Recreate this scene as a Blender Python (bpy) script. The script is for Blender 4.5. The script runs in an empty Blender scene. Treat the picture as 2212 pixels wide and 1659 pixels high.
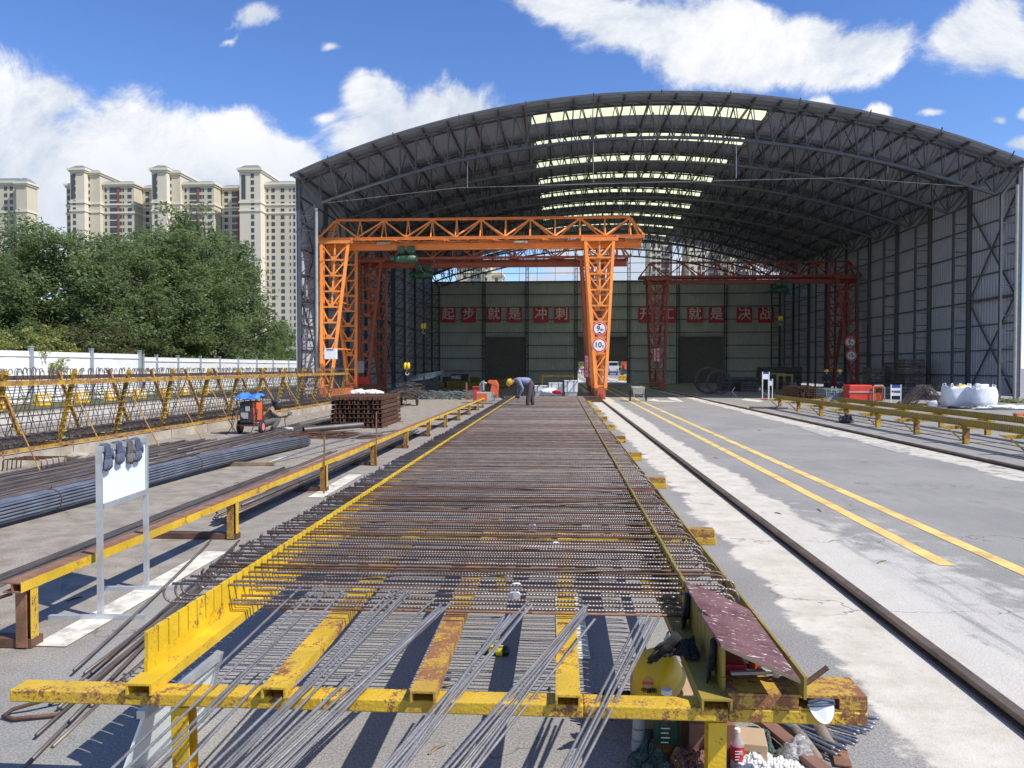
import bpy, bmesh, math, random
from mathutils import Vector, Matrix, noise as mnoise
random.seed(7)
R = math.radians
C = bpy.context.scene
COL = C.collection
# ------------------------------------------------------------------ camera
YAW, PITCH, CH, FPX = 3.5635, 1.2497, 1.9, 1670.0
cd = bpy.data.cameras.new('camera'); cam = bpy.data.objects.new('camera', cd); COL.objects.link(cam)
cd.sensor_width = 36.0; cd.lens = 36.0 * FPX / 2212.0; cd.clip_start = 0.05; cd.clip_end = 3000
cam.location = (0, 0, CH); cam.rotation_euler = (R(90 - PITCH), 0, R(YAW))
C.camera = cam
# ------------------------------------------------------------------ light
SUNV = Vector((0.76, -0.35, 1.0)).normalized()
EL = math.asin(SUNV.z); AZ = math.atan2(SUNV.x, SUNV.y)
sd = bpy.data.lights.new('sun', 'SUN'); sd.energy = 4.2; sd.angle = R(0.5); sd.color = (1.0, 0.95, 0.86)
sun = bpy.data.objects.new('sun', sd); COL.objects.link(sun); sun.location = (30, -20, 60)
sun.rotation_euler = (-SUNV).to_track_quat('-Z', 'Y').to_euler()
C.view_settings.view_transform = 'Standard'; C.view_settings.look = 'None'
C.view_settings.gamma = 1.0; C.view_settings.exposure = 0.42
C.cycles.max_bounces = 8; C.cycles.diffuse_bounces = 5; C.cycles.glossy_bounces = 3
C.cycles.transmission_bounces = 4; C.cycles.transparent_max_bounces = 8
C.cycles.use_denoising = True


class NT:
    """tiny node-graph helper"""
    def __init__(s, tree): s.t = tree; s.n = tree.nodes; s.l = tree.links
    def new(s, k, **kw):
        n = s.n.new(k)
        for a, b in kw.items(): setattr(n, a, b)
        return n
    def put(s, sock, v):
        if hasattr(v, 'is_linked') or hasattr(v, 'links'): s.l.new(v, sock)
        else: sock.default_value = v
    def m(s, op, a, b=0.0, c=0.0, clamp=False):
        n = s.new('ShaderNodeMath', operation=op); n.use_clamp = clamp
        s.put(n.inputs[0], a); s.put(n.inputs[1], b)
        if op in ('SMOOTH_MAX', 'SMOOTH_MIN', 'MULTIPLY_ADD', 'WRAP', 'COMPARE'): s.put(n.inputs[2], c)
        return n.outputs[0]
    def vm(s, op, a, b=(0, 0, 0)):
        n = s.new('ShaderNodeVectorMath', operation=op); s.put(n.inputs[0], a)
        if op not in ('LENGTH', 'NORMALIZE'): s.put(n.inputs[1], b)
        return n.outputs['Value'] if op in ('LENGTH', 'DOT_PRODUCT') else n.outputs[0]
    def step(s, v, lo, hi, a=0.0, b=1.0):
        n = s.new('ShaderNodeMapRange', interpolation_type='SMOOTHSTEP')
        s.put(n.inputs[0], v); n.inputs[1].default_value = lo; n.inputs[2].default_value = hi
        n.inputs[3].default_value = a; n.inputs[4].default_value = b
        return n.outputs[0]
    def noise(s, vec, scale, detail=3.0, rough=0.5, dist=0.0):
        n = s.new('ShaderNodeTexNoise'); s.put(n.inputs['Vector'], vec); n.inputs['Scale'].default_value = scale
        n.inputs['Detail'].default_value = detail; n.inputs['Roughness'].default_value = rough; n.inputs['Distortion'].default_value = dist
        return n.outputs[0]
    def mix(s, f, a, b, blend='MIX'):
        n = s.new('ShaderNodeMix', data_type='RGBA', blend_type=blend)
        s.put(n.inputs[0], f)
        for i, v in ((6, a), (7, b)):
            if isinstance(v, tuple) and len(v) == 3: v = (*v, 1)
            s.put(n.inputs[i], v)
        return n.outputs[2]
    def bump(s, h, strength, dist=0.01):
        n = s.new('ShaderNodeBump'); s.put(n.inputs['Height'], h); n.inputs['Strength'].default_value = strength
        n.inputs['Distance'].default_value = dist
        return n.outputs[0]


# ------------------------------------------------------------------ sky
def pix_dir(px, py):
    """direction (x/y, z/y) of a point of the photograph seen 2212 wide"""
    y, p = R(YAW), R(PITCH)
    fw = Vector((-math.sin(y) * math.cos(p), math.cos(y) * math.cos(p), -math.sin(p)))
    rt = Vector((math.cos(y), math.sin(y), 0)); up = rt.cross(fw)
    return fw * FPX + rt * (px - 1106) - up * (py - 829.5)
def G(px, py, z=0.0):
    r = pix_dir(px, py); t = (z - CH) / r.z
    return Vector((r.x * t, r.y * t, z))
def at(px, py, y):
    r = pix_dir(px, py); t = y / r.y
    return Vector((r.x * t, y, CH + r.z * t))

W = bpy.data.worlds.new('World'); C.world = W; W.use_nodes = True
wt = NT(W.node_tree); W.node_tree.nodes.clear()
sky = wt.new('ShaderNodeTexSky', sky_type='NISHITA'); sky.sun_disc = False
sky.sun_elevation = EL; sky.sun_rotation = AZ; sky.altitude = 50; sky.air_density = 1.0; sky.dust_density = 0.1; sky.ozone_density = 4.0
geo = wt.new('ShaderNodeNewGeometry')
dirv = wt.vm('SCALE', geo.outputs['Incoming']); dirv.node.inputs[3].default_value = -1.0
sx = wt.new('ShaderNodeSeparateXYZ'); wt.put(sx.inputs[0], dirv)
dy = wt.m('MAXIMUM', wt.m('ABSOLUTE', sx.outputs[1]), 0.05)
uv = wt.new('ShaderNodeCombineXYZ'); wt.put(uv.inputs[0], wt.m('DIVIDE', sx.outputs[0], dy)); wt.put(uv.inputs[1], wt.m('DIVIDE', sx.outputs[2], dy))
UV = uv.outputs[0]; sx2 = wt.new('ShaderNodeSeparateXYZ'); wt.l.new(UV, sx2.inputs[0])
CLOUDS = [  # centre x, centre y, half width, half height in the 2212-wide photograph, weight
    (20, 320, 270, 200, 1.05), (230, 340, 210, 165, 1.06), (370, 360, 180, 125, 1.06), (510, 360, 150, 100, 1.1), (610, 370, 90, 65, 1.1), (250, 470, 430, 150, 1.2), (600, 440, 170, 100, .9), (-140, 340, 320, 220, 1.0), (100, 200, 130, 70, .95),
    (808, 230, 80, 88, 1.15), (945, 268, 128, 92, 1.15), (860, 305, 165, 90, 1.15), (760, 335, 110, 60, .8), (700, 270, 60, 40, .5), (1010, 310, 120, 70, 1), (930, 370, 260, 60, .9),
    (1190, 25, 130, 65, .9), (1350, 40, 200, 80, 1.05), (1500, 90, 160, 105, 1.05), (1600, 30, 130, 60, .95), (1580, 145, 120, 70, .95), (1740, 95, 170, 85, 1.05), (1880, 75, 120, 70, .9), (1800, 135, 140, 45, .8),
    (2110, 90, 100, 85, 1), (2200, 130, 90, 60, .9), (2120, 20, 50, 30, .7), (1785, 212, 60, 38, .9), (1925, 245, 38, 42, .85), (2045, 262, 42, 18, .6), (2128, 262, 26, 22, .6), (2195, 250, 45, 22, .7), (2185, 325, 70, 32, .9),
    (545, 35, 75, 50, .62), (710, 85, 60, 30, .5), (500, 70, 40, 20, .45),
    (1330, 560, 220, 60, 1), (1150, 590, 60, 20, .8), (1700, 600, 160, 30, .8), (700, 700, 900, 60, .7), (1700, 720, 800, 60, .7)]
nz = wt.noise(UV, 5.5, 14.0, 0.70, 0.35)
nzb = wt.noise(UV, 2.6, 4.0, 0.5)
warp = wt.new('ShaderNodeTexNoise'); wt.put(warp.inputs['Vector'], UV); warp.inputs['Scale'].default_value = 5.0; warp.inputs['Detail'].default_value = 5.0
wv = wt.vm('SUBTRACT', warp.outputs['Color'], (0.5, 0.5, 0.5)); wv = wt.vm('SCALE', wv); wv.node.inputs[3].default_value = 0.14
WUV = wt.vm('ADD', UV, wv)
field = None; lit = None
for cx, cy, rx, ry, wgt in CLOUDS:
    d0 = pix_dir(cx, cy); u0, v0 = d0.x / d0.y, d0.z / d0.y
    q = wt.vm('MULTIPLY', wt.vm('SUBTRACT', WUV, (u0, v0, 0)), (FPX / rx, FPX / ry, 0))
    e = wt.m('SUBTRACT', wgt, wt.vm('LENGTH', q))
    field = e if field is None else wt.m('SMOOTH_MAX', field, e, 0.25)
# scattered clouds elsewhere in the sky (beside and behind)
side = wt.m('SUBTRACT', wt.m('MULTIPLY', wt.noise(dirv, 3.0, 6.0, 0.55), 3.0), 1.75)
behind = wt.step(sx.outputs[1], 0.35, 0.6, 1.0, 0.0)
field = wt.m('MAXIMUM', field, wt.m('SUBTRACT', side, wt.m('MULTIPLY', wt.m('SUBTRACT', 1.0, behind), 9.0)))
dens0 = wt.m('ADD', field, wt.m('MULTIPLY', wt.m('SUBTRACT', nz, 0.5), 2.0))
dens = wt.m('POWER', wt.step(dens0, -0.06, 0.44), 1.1)
shade = wt.m('ADD', wt.m('MULTIPLY', wt.m('SUBTRACT', nzb, 0.5), 1.5), wt.m('MULTIPLY', wt.m('SUBTRACT', nz, 0.5), 1.7))
shade = wt.step(wt.m('ADD', shade, wt.m('MULTIPLY', dens0, 0.10)), -0.30, 0.42)
shade = wt.m('MULTIPLY', shade, wt.step(sx2.outputs[1], 0.19, 0.36, 0.42, 1.0))
ccol = wt.mix(shade, (0.56, 0.63, 0.75), (1.0, 1.0, 1.0))
skyc = wt.new('ShaderNodeVectorMath', operation='SCALE'); wt.l.new(sky.outputs[0], skyc.inputs[0]); skyc.inputs[3].default_value = 1.0
hs = wt.new('ShaderNodeHueSaturation'); hs.inputs['Saturation'].default_value = 1.18; hs.inputs['Hue'].default_value = 0.513; hs.inputs['Value'].default_value = 0.97; wt.l.new(sky.outputs[0], hs.inputs['Color'])
bg1 = wt.new('ShaderNodeBackground'); wt.l.new(hs.outputs[0], bg1.inputs[0]); bg1.inputs[1].default_value = 0.14
bg2 = wt.new('ShaderNodeBackground'); wt.put(bg2.inputs[0], ccol); bg2.inputs[1].default_value = 0.80
ms = wt.new('ShaderNodeMixShader'); wt.put(ms.inputs[0], wt.m('MULTIPLY', dens, 0.97)); wt.l.new(bg1.outputs[0], ms.inputs[1]); wt.l.new(bg2.outputs[0], ms.inputs[2])
wo = wt.new('ShaderNodeOutputWorld'); wt.l.new(ms.outputs[0], wo.inputs[0])

# ------------------------------------------------------------------ materials
MATS = {}
def base_mat(name):
    m = bpy.data.materials.new(name); m.use_nodes = True
    t = NT(m.node_tree); b = m.node_tree.nodes['Principled BSDF']
    MATS[name] = m
    return m, t, b
def mat(name, col, rough=0.6, metal=0.0, var=0.15, scale=3.0, rust=None, rustcol=(0.12, 0.052, 0.024), rscale=6.0, bump=0.0, bscale=60.0, spec=0.5, rnd=0.0, wave=None, dirt=0.0):
    m, t, b = base_mat(name)
    tc = t.new('ShaderNodeTexCoord'); v = tc.outputs['Object']
    if rnd:
        oi = t.new('ShaderNodeObjectInfo'); sc = t.vm('SCALE', (13.0, 7.0, 5.0)); t.put(sc.node.inputs[3], oi.outputs['Random'])
        v = t.vm('ADD', v, sc)
    n1 = t.noise(v, scale, 5.0, 0.6)
    lo = tuple(c * (1 - var) for c in col); hi = tuple(min(1, c * (1 + var)) for c in col)
    c = t.mix(t.step(n1, 0.3, 0.7), lo, hi)
    if dirt:
        c = t.mix(t.m('MULTIPLY', t.step(t.noise(v, scale * 0.6, 6.0, 0.65), 0.42, 0.7), dirt), c, (0.13, 0.11, 0.085))
    if rust is not None:
        rn = t.m('ADD', t.m('MULTIPLY', t.noise(v, rscale, 8.0, 0.68, 0.3), 0.7), t.m('MULTIPLY', t.noise(v, rscale * 6, 4.0, 0.6), 0.3))
        rn = t.m('ADD', t.m('MULTIPLY', rn, 0.72), t.m('MULTIPLY', t.noise(v, rscale * 17, 3.0, 0.7), 0.28))
        f = t.step(rn, 0.60 - rust * 0.26, 0.66 - rust * 0.26)
        rc = t.mix(t.noise(v, rscale * 4, 3.0), rustcol, tuple(x * 2.4 for x in rustcol))
        c = t.mix(f, c, rc)
        t.put(b.inputs['Roughness'], t.m('ADD', rough, t.m('MULTIPLY', f, 0.3), clamp=True))
    else: b.inputs['Roughness'].default_value = rough
    if rnd:
        k = t.m('ADD', 1.0 - rnd / 2, t.m('MULTIPLY', oi.outputs['Random'], rnd))
        sc2 = t.vm('SCALE', c); t.put(sc2.node.inputs[3], k); c = sc2
    t.put(b.inputs['Base Color'], c); b.inputs['Metallic'].default_value = metal; b.inputs['Specular IOR Level'].default_value = spec
    hs = None
    if wave:   # (axis index, period m, strength, distance)
        sp = t.new('ShaderNodeSeparateXYZ'); t.put(sp.inputs[0], tc.outputs['Object'])
        hs = t.m('SINE', t.m('MULTIPLY', sp.outputs[wave[0]], 2 * math.pi / wave[1]))
        t.put(b.inputs['Normal'], t.bump(hs, wave[2], wave[3]))
    elif bump:
        t.put(b.inputs['Normal'], t.bump(t.noise(v, bscale, 4.0), bump, 0.01))
    return m

mat('yellow_paint', (0.68, 0.43, 0.02), 0.5, rust=0.24, rscale=5.0, bump=0.3, dirt=0.25)
mat('yellow_rusty', (0.60, 0.38, 0.025), 0.55, rust=0.36, rscale=6.0, bump=0.4, dirt=0.3)
mat('yellow_worn', (0.48, 0.29, 0.04), 0.6, rust=0.50, rustcol=(0.14, 0.06, 0.028), rscale=5.0, bump=0.4)
mat('yellow_plate', (0.68, 0.44, 0.012), 0.5, rust=0.24, rscale=7.0, bump=0.3)
mat('yellow_dull', (0.30, 0.22, 0.03), 0.6, rust=0.25, rscale=3.0, dirt=0.4)  # darker, dirtier yellow; on the edge plate it paints in shade
mat('yellow_clean', (0.80, 0.47, 0.02), 0.4, dirt=0.2)
mat('rust_plate', (0.25, 0.125, 0.07), 0.75, var=0.3, scale=6, rust=0.2, rustcol=(0.06, 0.03, 0.02), bump=0.3)
mat('dark_rust', (0.105, 0.055, 0.032), 0.75, var=0.35, scale=5, bump=0.3)
mat('rust_steel', (0.14, 0.075, 0.048), 0.6, 0.25, var=0.35, scale=9, rust=0.25, rustcol=(0.12, 0.045, 0.018), rscale=9, rnd=0.5)
mat('rebar_dark', (0.20, 0.165, 0.145), 0.42, 0.45, var=0.25, scale=8, rust=0.24, rustcol=(0.125, 0.070, 0.042), rscale=3.5, rnd=0.6, wave=(0, 0.019, 0.45, 0.003))
mat('rebar_long', (0.15, 0.13, 0.12), 0.5, 0.4, var=0.3, scale=2, rust=0.22, rustcol=(0.10, 0.045, 0.025), rscale=1.2, rnd=0.6)
mat('rebar_new', (0.21, 0.235, 0.28), 0.42, 0.5, var=0.2, scale=4)
mat('rebar_shiny', (0.33, 0.315, 0.30), 0.36, 0.6, var=0.2, scale=12, rnd=0.3)
mat('rebar_cage', (0.10, 0.085, 0.078), 0.6, 0.2, var=0.3, scale=6, rust=0.2)
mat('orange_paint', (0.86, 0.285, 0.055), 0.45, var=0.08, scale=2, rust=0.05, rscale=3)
mat('orange_dark', (0.46, 0.115, 0.05), 0.5, var=0.1, scale=2, rust=0.08, rscale=3)  # dark bogie orange; also the second crane's paint with shade put in
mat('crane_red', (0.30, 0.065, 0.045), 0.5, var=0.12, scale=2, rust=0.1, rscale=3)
mat('line_faded', (0.42, 0.40, 0.355), 0.9, var=0.15, scale=6, dirt=0.4)
mat('red_paint', (0.70, 0.06, 0.035), 0.4, var=0.1, dirt=0.3)
mat('orange_machine', (0.75, 0.13, 0.04), 0.4, var=0.1, dirt=0.25)
mat('red_sign', (0.62, 0.035, 0.06), 0.5, var=0.06)
mat('white_letter', (0.78, 0.76, 0.74), 0.6, var=0.04)
mat('sign_white', (0.82, 0.82, 0.82), 0.4, var=0.03)
mat('sign_black', (0.015, 0.015, 0.018), 0.5, var=0.1)
mat('sign_red', (0.72, 0.04, 0.03), 0.4, var=0.05)
mat('sign_blue', (0.03, 0.07, 0.35), 0.4, var=0.05)
mat('green_hoist', (0.025, 0.10, 0.05), 0.45, var=0.2, dirt=0.3)
mat('galvanised', (0.55, 0.58, 0.60), 0.38, 0.55, var=0.12, scale=9)
mat('galv_pipe', (0.48, 0.56, 0.55), 0.35, 0.5, var=0.25, scale=6, rnd=0.4)
mat('board_white', (0.80, 0.86, 0.87), 0.35, var=0.03, scale=2)
mat('roof_sheet', (0.38, 0.43, 0.52), 0.55, 0.0, var=0.08, scale=0.6, wave=(1, 0.30, 0.5, 0.02))
mat('wall_sheet', (0.44, 0.47, 0.53), 0.5, var=0.06, scale=0.4, wave=(1, 0.30, 0.6, 0.03))
mat('back_sheet', (0.52, 0.56, 0.53), 0.5, var=0.08, scale=0.4, wave=(0, 0.30, 0.6, 0.03))
mat('shutter', (0.20, 0.20, 0.20), 0.5, var=0.1)
mat('shed_steel', (0.085, 0.09, 0.10), 0.55, var=0.15)
mat('shed_steel_pale', (0.33, 0.35, 0.36), 0.5, var=0.12, dirt=0.2)
mat('pvc_pipe', (0.36, 0.36, 0.34), 0.5, var=0.1, dirt=0.2)
mat('concrete', (0.42, 0.37, 0.29), 0.9, var=0.2, scale=1.6, bump=0.4, bscale=20, dirt=0.5)
mat('rail_steel', (0.16, 0.115, 0.085), 0.5, 0.4, var=0.3, scale=3)
mat('hoarding', (0.80, 0.82, 0.82), 0.45, var=0.04, scale=0.7, dirt=0.06)
mat('hoarding_post', (0.30, 0.33, 0.37), 0.5, var=0.1)
mat('blue_tarp', (0.05, 0.20, 0.62), 0.5, var=0.12, scale=8)
mat('black_rubber', (0.02, 0.02, 0.02), 0.7, var=0.2)
mat('dark_machine', (0.05, 0.055, 0.06), 0.5, var=0.3)
mat('grey_machine', (0.42, 0.44, 0.42), 0.5, var=0.1, dirt=0.3)
mat('pink_rim', (0.8, 0.22, 0.25), 0.5)
mat('timber', (0.24, 0.17, 0.10), 0.8, var=0.35, scale=5, bump=0.4, dirt=0.2)
mat('timber_log', (0.20, 0.165, 0.13), 0.85, var=0.35, scale=8, bump=0.5)
mat('brown_board', (0.22, 0.105, 0.07), 0.7, var=0.25, scale=5, dirt=0.3)
mat('cardboard', (0.46, 0.33, 0.20), 0.8, var=0.1)
mat('glove_navy', (0.085, 0.10, 0.15), 0.9, var=0.25, scale=20, bump=0.4)
mat('glove_black', (0.022, 0.022, 0.025), 0.9, var=0.3, scale=20, bump=0.4)
mat('glove_grey', (0.12, 0.115, 0.11), 0.9, var=0.3, scale=20, bump=0.4)
mat('vest_green', (0.075, 0.115, 0.095), 0.9, var=0.15, scale=12, bump=0.3)
mat('vest_trim', (0.62, 0.60, 0.30), 0.8)
mat('plastic_white', (0.80, 0.80, 0.80), 0.4, var=0.06)
mat('bag_white', (0.80, 0.81, 0.82), 0.55, var=0.05, scale=6, bump=0.6, bscale=9)
mat('helmet_yellow', (0.72, 0.47, 0.01), 0.35, var=0.06, dirt=0.12)
mat('helmet_bright', (0.85, 0.55, 0.01), 0.35, var=0.05)
mat('skin', (0.42, 0.24, 0.16), 0.6, var=0.05)
mat('cloth_blue', (0.20, 0.24, 0.38), 0.85, var=0.15, scale=9, bump=0.3, bscale=25)
mat('cloth_plum', (0.085, 0.058, 0.068), 0.85, var=0.15, scale=9)
mat('cloth_khaki', (0.24, 0.195, 0.13), 0.85, var=0.15, scale=9, bump=0.3, bscale=25)
mat('cloth_grey', (0.19, 0.18, 0.165), 0.85, var=0.15, scale=9)
mat('cloth_dark', (0.03, 0.035, 0.045), 0.85)
mat('boot', (0.05, 0.04, 0.035), 0.8)
mat('glass_dark', (0.025, 0.03, 0.04), 0.12, spec=0.8)
mat('window_dark', (0.045, 0.055, 0.075), 0.15, var=0.3, scale=0.3, spec=0.7)
mat('building_cream', (0.56, 0.51, 0.40), 0.85, var=0.04, scale=0.1)
mat('building_pale', (0.64, 0.59, 0.48), 0.85, var=0.03, scale=0.1)
mat('building_brick', (0.26, 0.10, 0.07), 0.85, var=0.1)
mat('building_roof', (0.18, 0.19, 0.21), 0.7, var=0.1)
mat('building_trim', (0.70, 0.64, 0.52), 0.8, var=0.03)
mat('bark', (0.085, 0.07, 0.055), 0.9, var=0.3, scale=4)
mat('line_yellow', (0.78, 0.54, 0.17), 0.8, var=0.12, scale=4, dirt=0.45)
mat('line_white', (0.70, 0.66, 0.56), 0.85, var=0.15, scale=9, dirt=0.55)
mat('bottle_green', (0.012, 0.05, 0.03), 0.25, var=0.2)
mat('bottle_amber', (0.10, 0.05, 0.015), 0.15, var=0.2)
mat('label_red', (0.5, 0.02, 0.04), 0.4)
mat('brick_orange', (0.55, 0.16, 0.07), 0.8, var=0.2, scale=9)
mat('spray_yellow', (0.75, 0.62, 0.03), 0.4)
mat('bus_white', (0.75, 0.77, 0.80), 0.3)
mat('bus_blue', (0.05, 0.12, 0.35), 0.3)
mat('car_pink', (0.55, 0.20, 0.33), 0.3)
mat('lamp_red', (0.75, 0.04, 0.03), 0.2)

def leaf_mat(name, c1, c2):
    m, t, b = base_mat(name)
    tc = t.new('ShaderNodeTexCoord'); n = t.noise(tc.outputs['Object'], 0.9, 3.0)
    n2 = t.noise(tc.outputs['Object'], 9.0, 2.0)
    f = t.m('ADD', t.m('MULTIPLY', t.step(n, 0.35, 0.65), 0.6), t.m('MULTIPLY', t.step(n2, 0.35, 0.65), 0.4))
    c = t.mix(f, c1, c2)
    t.put(b.inputs['Base Color'], c); b.inputs['Roughness'].default_value = 0.5; b.inputs['Specular IOR Level'].default_value = 0.4
    tr = t.new('ShaderNodeBsdfTranslucent'); t.put(tr.inputs[0], t.mix(0.5, c, (0.30, 0.40, 0.10)))
    mx = t.new('ShaderNodeMixShader'); mx.inputs[0].default_value = 0.5
    o = m.node_tree.nodes['Material Output']; t.l.new(b.outputs[0], mx.inputs[1]); t.l.new(tr.outputs[0], mx.inputs[2]); t.l.new(mx.outputs[0], o.inputs[0])
    return m
leaf_mat('leaf_green', (0.095, 0.135, 0.065), (0.220, 0.280, 0.130))
leaf_mat('leaf_fresh', (0.110, 0.165, 0.055), (0.240, 0.310, 0.110))
leaf_mat('leaf_yellow', (0.240, 0.250, 0.070), (0.400, 0.400, 0.120))
leaf_mat('leaf_brown', (0.090, 0.065, 0.040), (0.170, 0.120, 0.075))

def skylight_mat():
    m, t, b = base_mat('skylight')
    tr = t.new('ShaderNodeBsdfTranslucent'); tr.inputs[0].default_value = (0.80, 0.83, 0.50, 1)
    b.inputs['Base Color'].default_value = (0.70, 0.72, 0.48, 1); b.inputs['Roughness'].default_value = 0.4
    mx = t.new('ShaderNodeMixShader'); mx.inputs[0].default_value = 0.85
    o = m.node_tree.nodes['Material Output']; t.l.new(b.outputs[0], mx.inputs[1]); t.l.new(tr.outputs[0], mx.inputs[2]); t.l.new(mx.outputs[0], o.inputs[0])
skylight_mat()
def clear_mat():
    m, t, b = base_mat('clear_plastic')
    b.inputs['Base Color'].default_value = (0.9, 0.92, 0.92, 1); b.inputs['Roughness'].default_value = 0.1; b.inputs['Transmission Weight'].default_value = 0.7
clear_mat()
def plywood_mat():
    m, t, b = base_mat('plywood_face')
    tc = t.new('ShaderNodeTexCoord'); mp = t.new('ShaderNodeMapping'); t.l.new(tc.outputs['Object'], mp.inputs[0]); mp.inputs['Scale'].default_value = (9, 20, 6); mp.inputs['Rotation'].default_value = (0, 0, 0.5)
    n = t.noise(mp.outputs[0], 2.0, 5.0, 0.65); n2 = t.noise(mp.outputs[0], 2.6, 3.0, 0.55); n3 = t.noise(tc.outputs['Object'], 5.0, 4.0)
    c = t.mix(t.step(n3, 0.3, 0.7), (0.115, 0.045, 0.045), (0.20, 0.10, 0.095))
    c = t.mix(t.m('MULTIPLY', t.step(n, 0.52, 0.68), 0.5), c, (0.30, 0.21, 0.18))
    c = t.mix(t.step(n2, 0.62, 0.66), c, (0.62, 0.56, 0.50))
    t.put(b.inputs['Base Color'], c); b.inputs['Roughness'].default_value = 0.42
plywood_mat()

def ground_mat():
    m, t, b = base_mat('ground_surface')
    tc = t.new('ShaderNodeTexCoord'); v = tc.outputs['Object']
    sp = t.new('ShaderNodeSeparateXYZ'); t.put(sp.inputs[0], v); x, y = sp.outputs[0], sp.outputs[1]
    n1 = t.noise(v, 0.55, 6.0, 0.6); n2 = t.noise(v, 3.2, 5.0, 0.6); n3 = t.noise(v, 14.0, 4.0, 0.6); gr = t.noise(v, 75.0, 3.0, 0.75); g2 = t.noise(v, 160.0, 2.0, 0.7)
    warp = t.m('ADD', t.m('MULTIPLY', t.m('SUBTRACT', n1, 0.5), 0.8), t.m('MULTIPLY', t.m('SUBTRACT', n2, 0.5), 0.42))
    warp = t.m('ADD', warp, t.m('MULTIPLY', t.m('SUBTRACT', n3, 0.5), 0.14))
    xw = t.m('ADD', x, warp)
    asph = t.mix(t.step(n1, 0.3, 0.7), (0.240, 0.230, 0.215), (0.305, 0.292, 0.270))
    asph = t.mix(t.m('MULTIPLY', t.step(n2, 0.45, 0.75), 0.35), asph, (0.31, 0.285, 0.24))
    brown = t.mix(t.step(n2, 0.3, 0.7), (0.225, 0.198, 0.160), (0.34, 0.300, 0.245))
    c = t.mix(t.step(xw, -2.9, -4.1), asph, brown)
    # speckle of aggregate
    sepx = t.step(gr, 0.32, 0.68)
    spk = t.m('ADD', t.m('ADD', 0.52, t.m('MULTIPLY', sepx, 0.62)), t.m('MULTIPLY', t.step(g2, 0.35, 0.65), 0.36))
    sc = t.vm('SCALE', c); t.put(sc.node.inputs[3], spk); c = sc
    conc = t.mix(t.step(n2, 0.25, 0.75), (0.50, 0.455, 0.37), (0.64, 0.60, 0.51))
    conc = t.mix(t.m('MULTIPLY', t.step(n3, 0.5, 0.75), 0.35), conc, (0.36, 0.33, 0.27))
    def band(lo, hi, soft=0.05):
        return t.m('MULTIPLY', t.step(xw, lo - soft, lo + soft), t.step(xw, hi - soft, hi + soft, 1.0, 0.0))
    hall = t.step(y, 60.0, 46.0)
    c = t.mix(band(1.78, 3.02), c, conc)
    dust = t.m('MULTIPLY', t.step(x, 5.4, 2.6), t.step(y, 15.0, 5.0)); dust = t.m('MULTIPLY', dust, t.step(x, 2.0, 2.6))
    dn = t.m('MULTIPLY', t.step(t.m('ADD', t.m('MULTIPLY', dust, 0.75), t.m('MULTIPLY', t.m('SUBTRACT', n2, 0.5), 1.3)), 0.26, 0.62), t.step(dust, 0.0, 0.2))
    stv = t.new('ShaderNodeMapping'); t.put(stv.inputs[0], v); stv.inputs['Scale'].default_value = (5.0, .35, 1.0); sn = t.noise(stv.outputs[0], 1.4, 6.0, 0.65)
    c = t.mix(t.m('MULTIPLY', t.m('MULTIPLY', t.step(sn, 0.54, 0.70), t.step(x, 2.5, 3.2)), 0.34), c, (0.36, 0.345, 0.31))
    c = t.mix(t.m('MULTIPLY', t.m('MULTIPLY', t.step(sn, 0.46, 0.34), t.step(x, 2.9, 3.4)), 0.13), c, (0.14, 0.138, 0.135))
    c = t.mix(t.m('MULTIPLY', t.m('MULTIPLY', dn, 0.85), t.step(sn, 0.32, 0.52)), c, t.mix(sepx, (0.44, 0.415, 0.365), (0.62, 0.59, 0.53)))
    r2 = t.m('MULTIPLY', t.step(t.m('ABSOLUTE', t.m('SUBTRACT', xw, 8.25)), 0.62, 0.5), t.step(n2, 0.36, 0.46))
    c = t.mix(t.m('MULTIPLY', r2, 0.9), c, conc)
    c = t.mix(t.m('MULTIPLY', band(-14.9, -12.3), 1.0), c, (0.60, 0.56, 0.48))
    c = t.mix(t.m('MULTIPLY', band(-21.9, -17.5), 0.9), c, (0.52, 0.49, 0.42))
    vo = t.new('ShaderNodeTexVoronoi', feature='DISTANCE_TO_EDGE'); vo.inputs['Scale'].default_value = 0.42
    wn = t.new('ShaderNodeTexNoise'); t.put(wn.inputs['Vector'], v); wn.inputs['Scale'].default_value = 2.2; wn.inputs['Detail'].default_value = 6.0
    wq = t.vm('SCALE', wn.outputs['Color']); wq.node.inputs[3].default_value = 0.9
    t.put(vo.inputs['Vector'], t.vm('ADD', v, wq))
    crack = t.m('MULTIPLY', t.step(vo.outputs[0], 0.0055, 0.001), t.step(t.noise(v, 0.5, 2.0), 0.46, 0.56))
    c = t.mix(t.m('MULTIPLY', crack, 0.65), c, (0.10, 0.092, 0.08))
    # pale patches right of the far rail, dark stains, green paint stain near the first post
    c = t.mix(t.m('MULTIPLY', t.m('MULTIPLY', t.step(n2, 0.6, 0.66), t.step(x, 8.6, 9.2)), 0.3), c, (0.40, 0.38, 0.33))
    st = t.m('MULTIPLY', t.step(t.noise(v, 1.1, 4.0, 0.6), 0.60, 0.72), 0.3)
    c = t.mix(st, c, (0.115, 0.108, 0.10))
    gm = t.m('MULTIPLY', t.step(t.vm('LENGTH', t.vm('SUBTRACT', v, (-2.75, 3.75, 0))), 0.7, 0.1), t.step(n2, 0.42, 0.62))
    c = t.mix(t.m('MULTIPLY', gm, 0.35), c, (0.10, 0.20, 0.14))
    sl = t.m('MULTIPLY', t.step(x, -22.5, -23.2), 1.0)
    c = t.mix(sl, c, (0.10, 0.11, 0.05))
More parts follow.
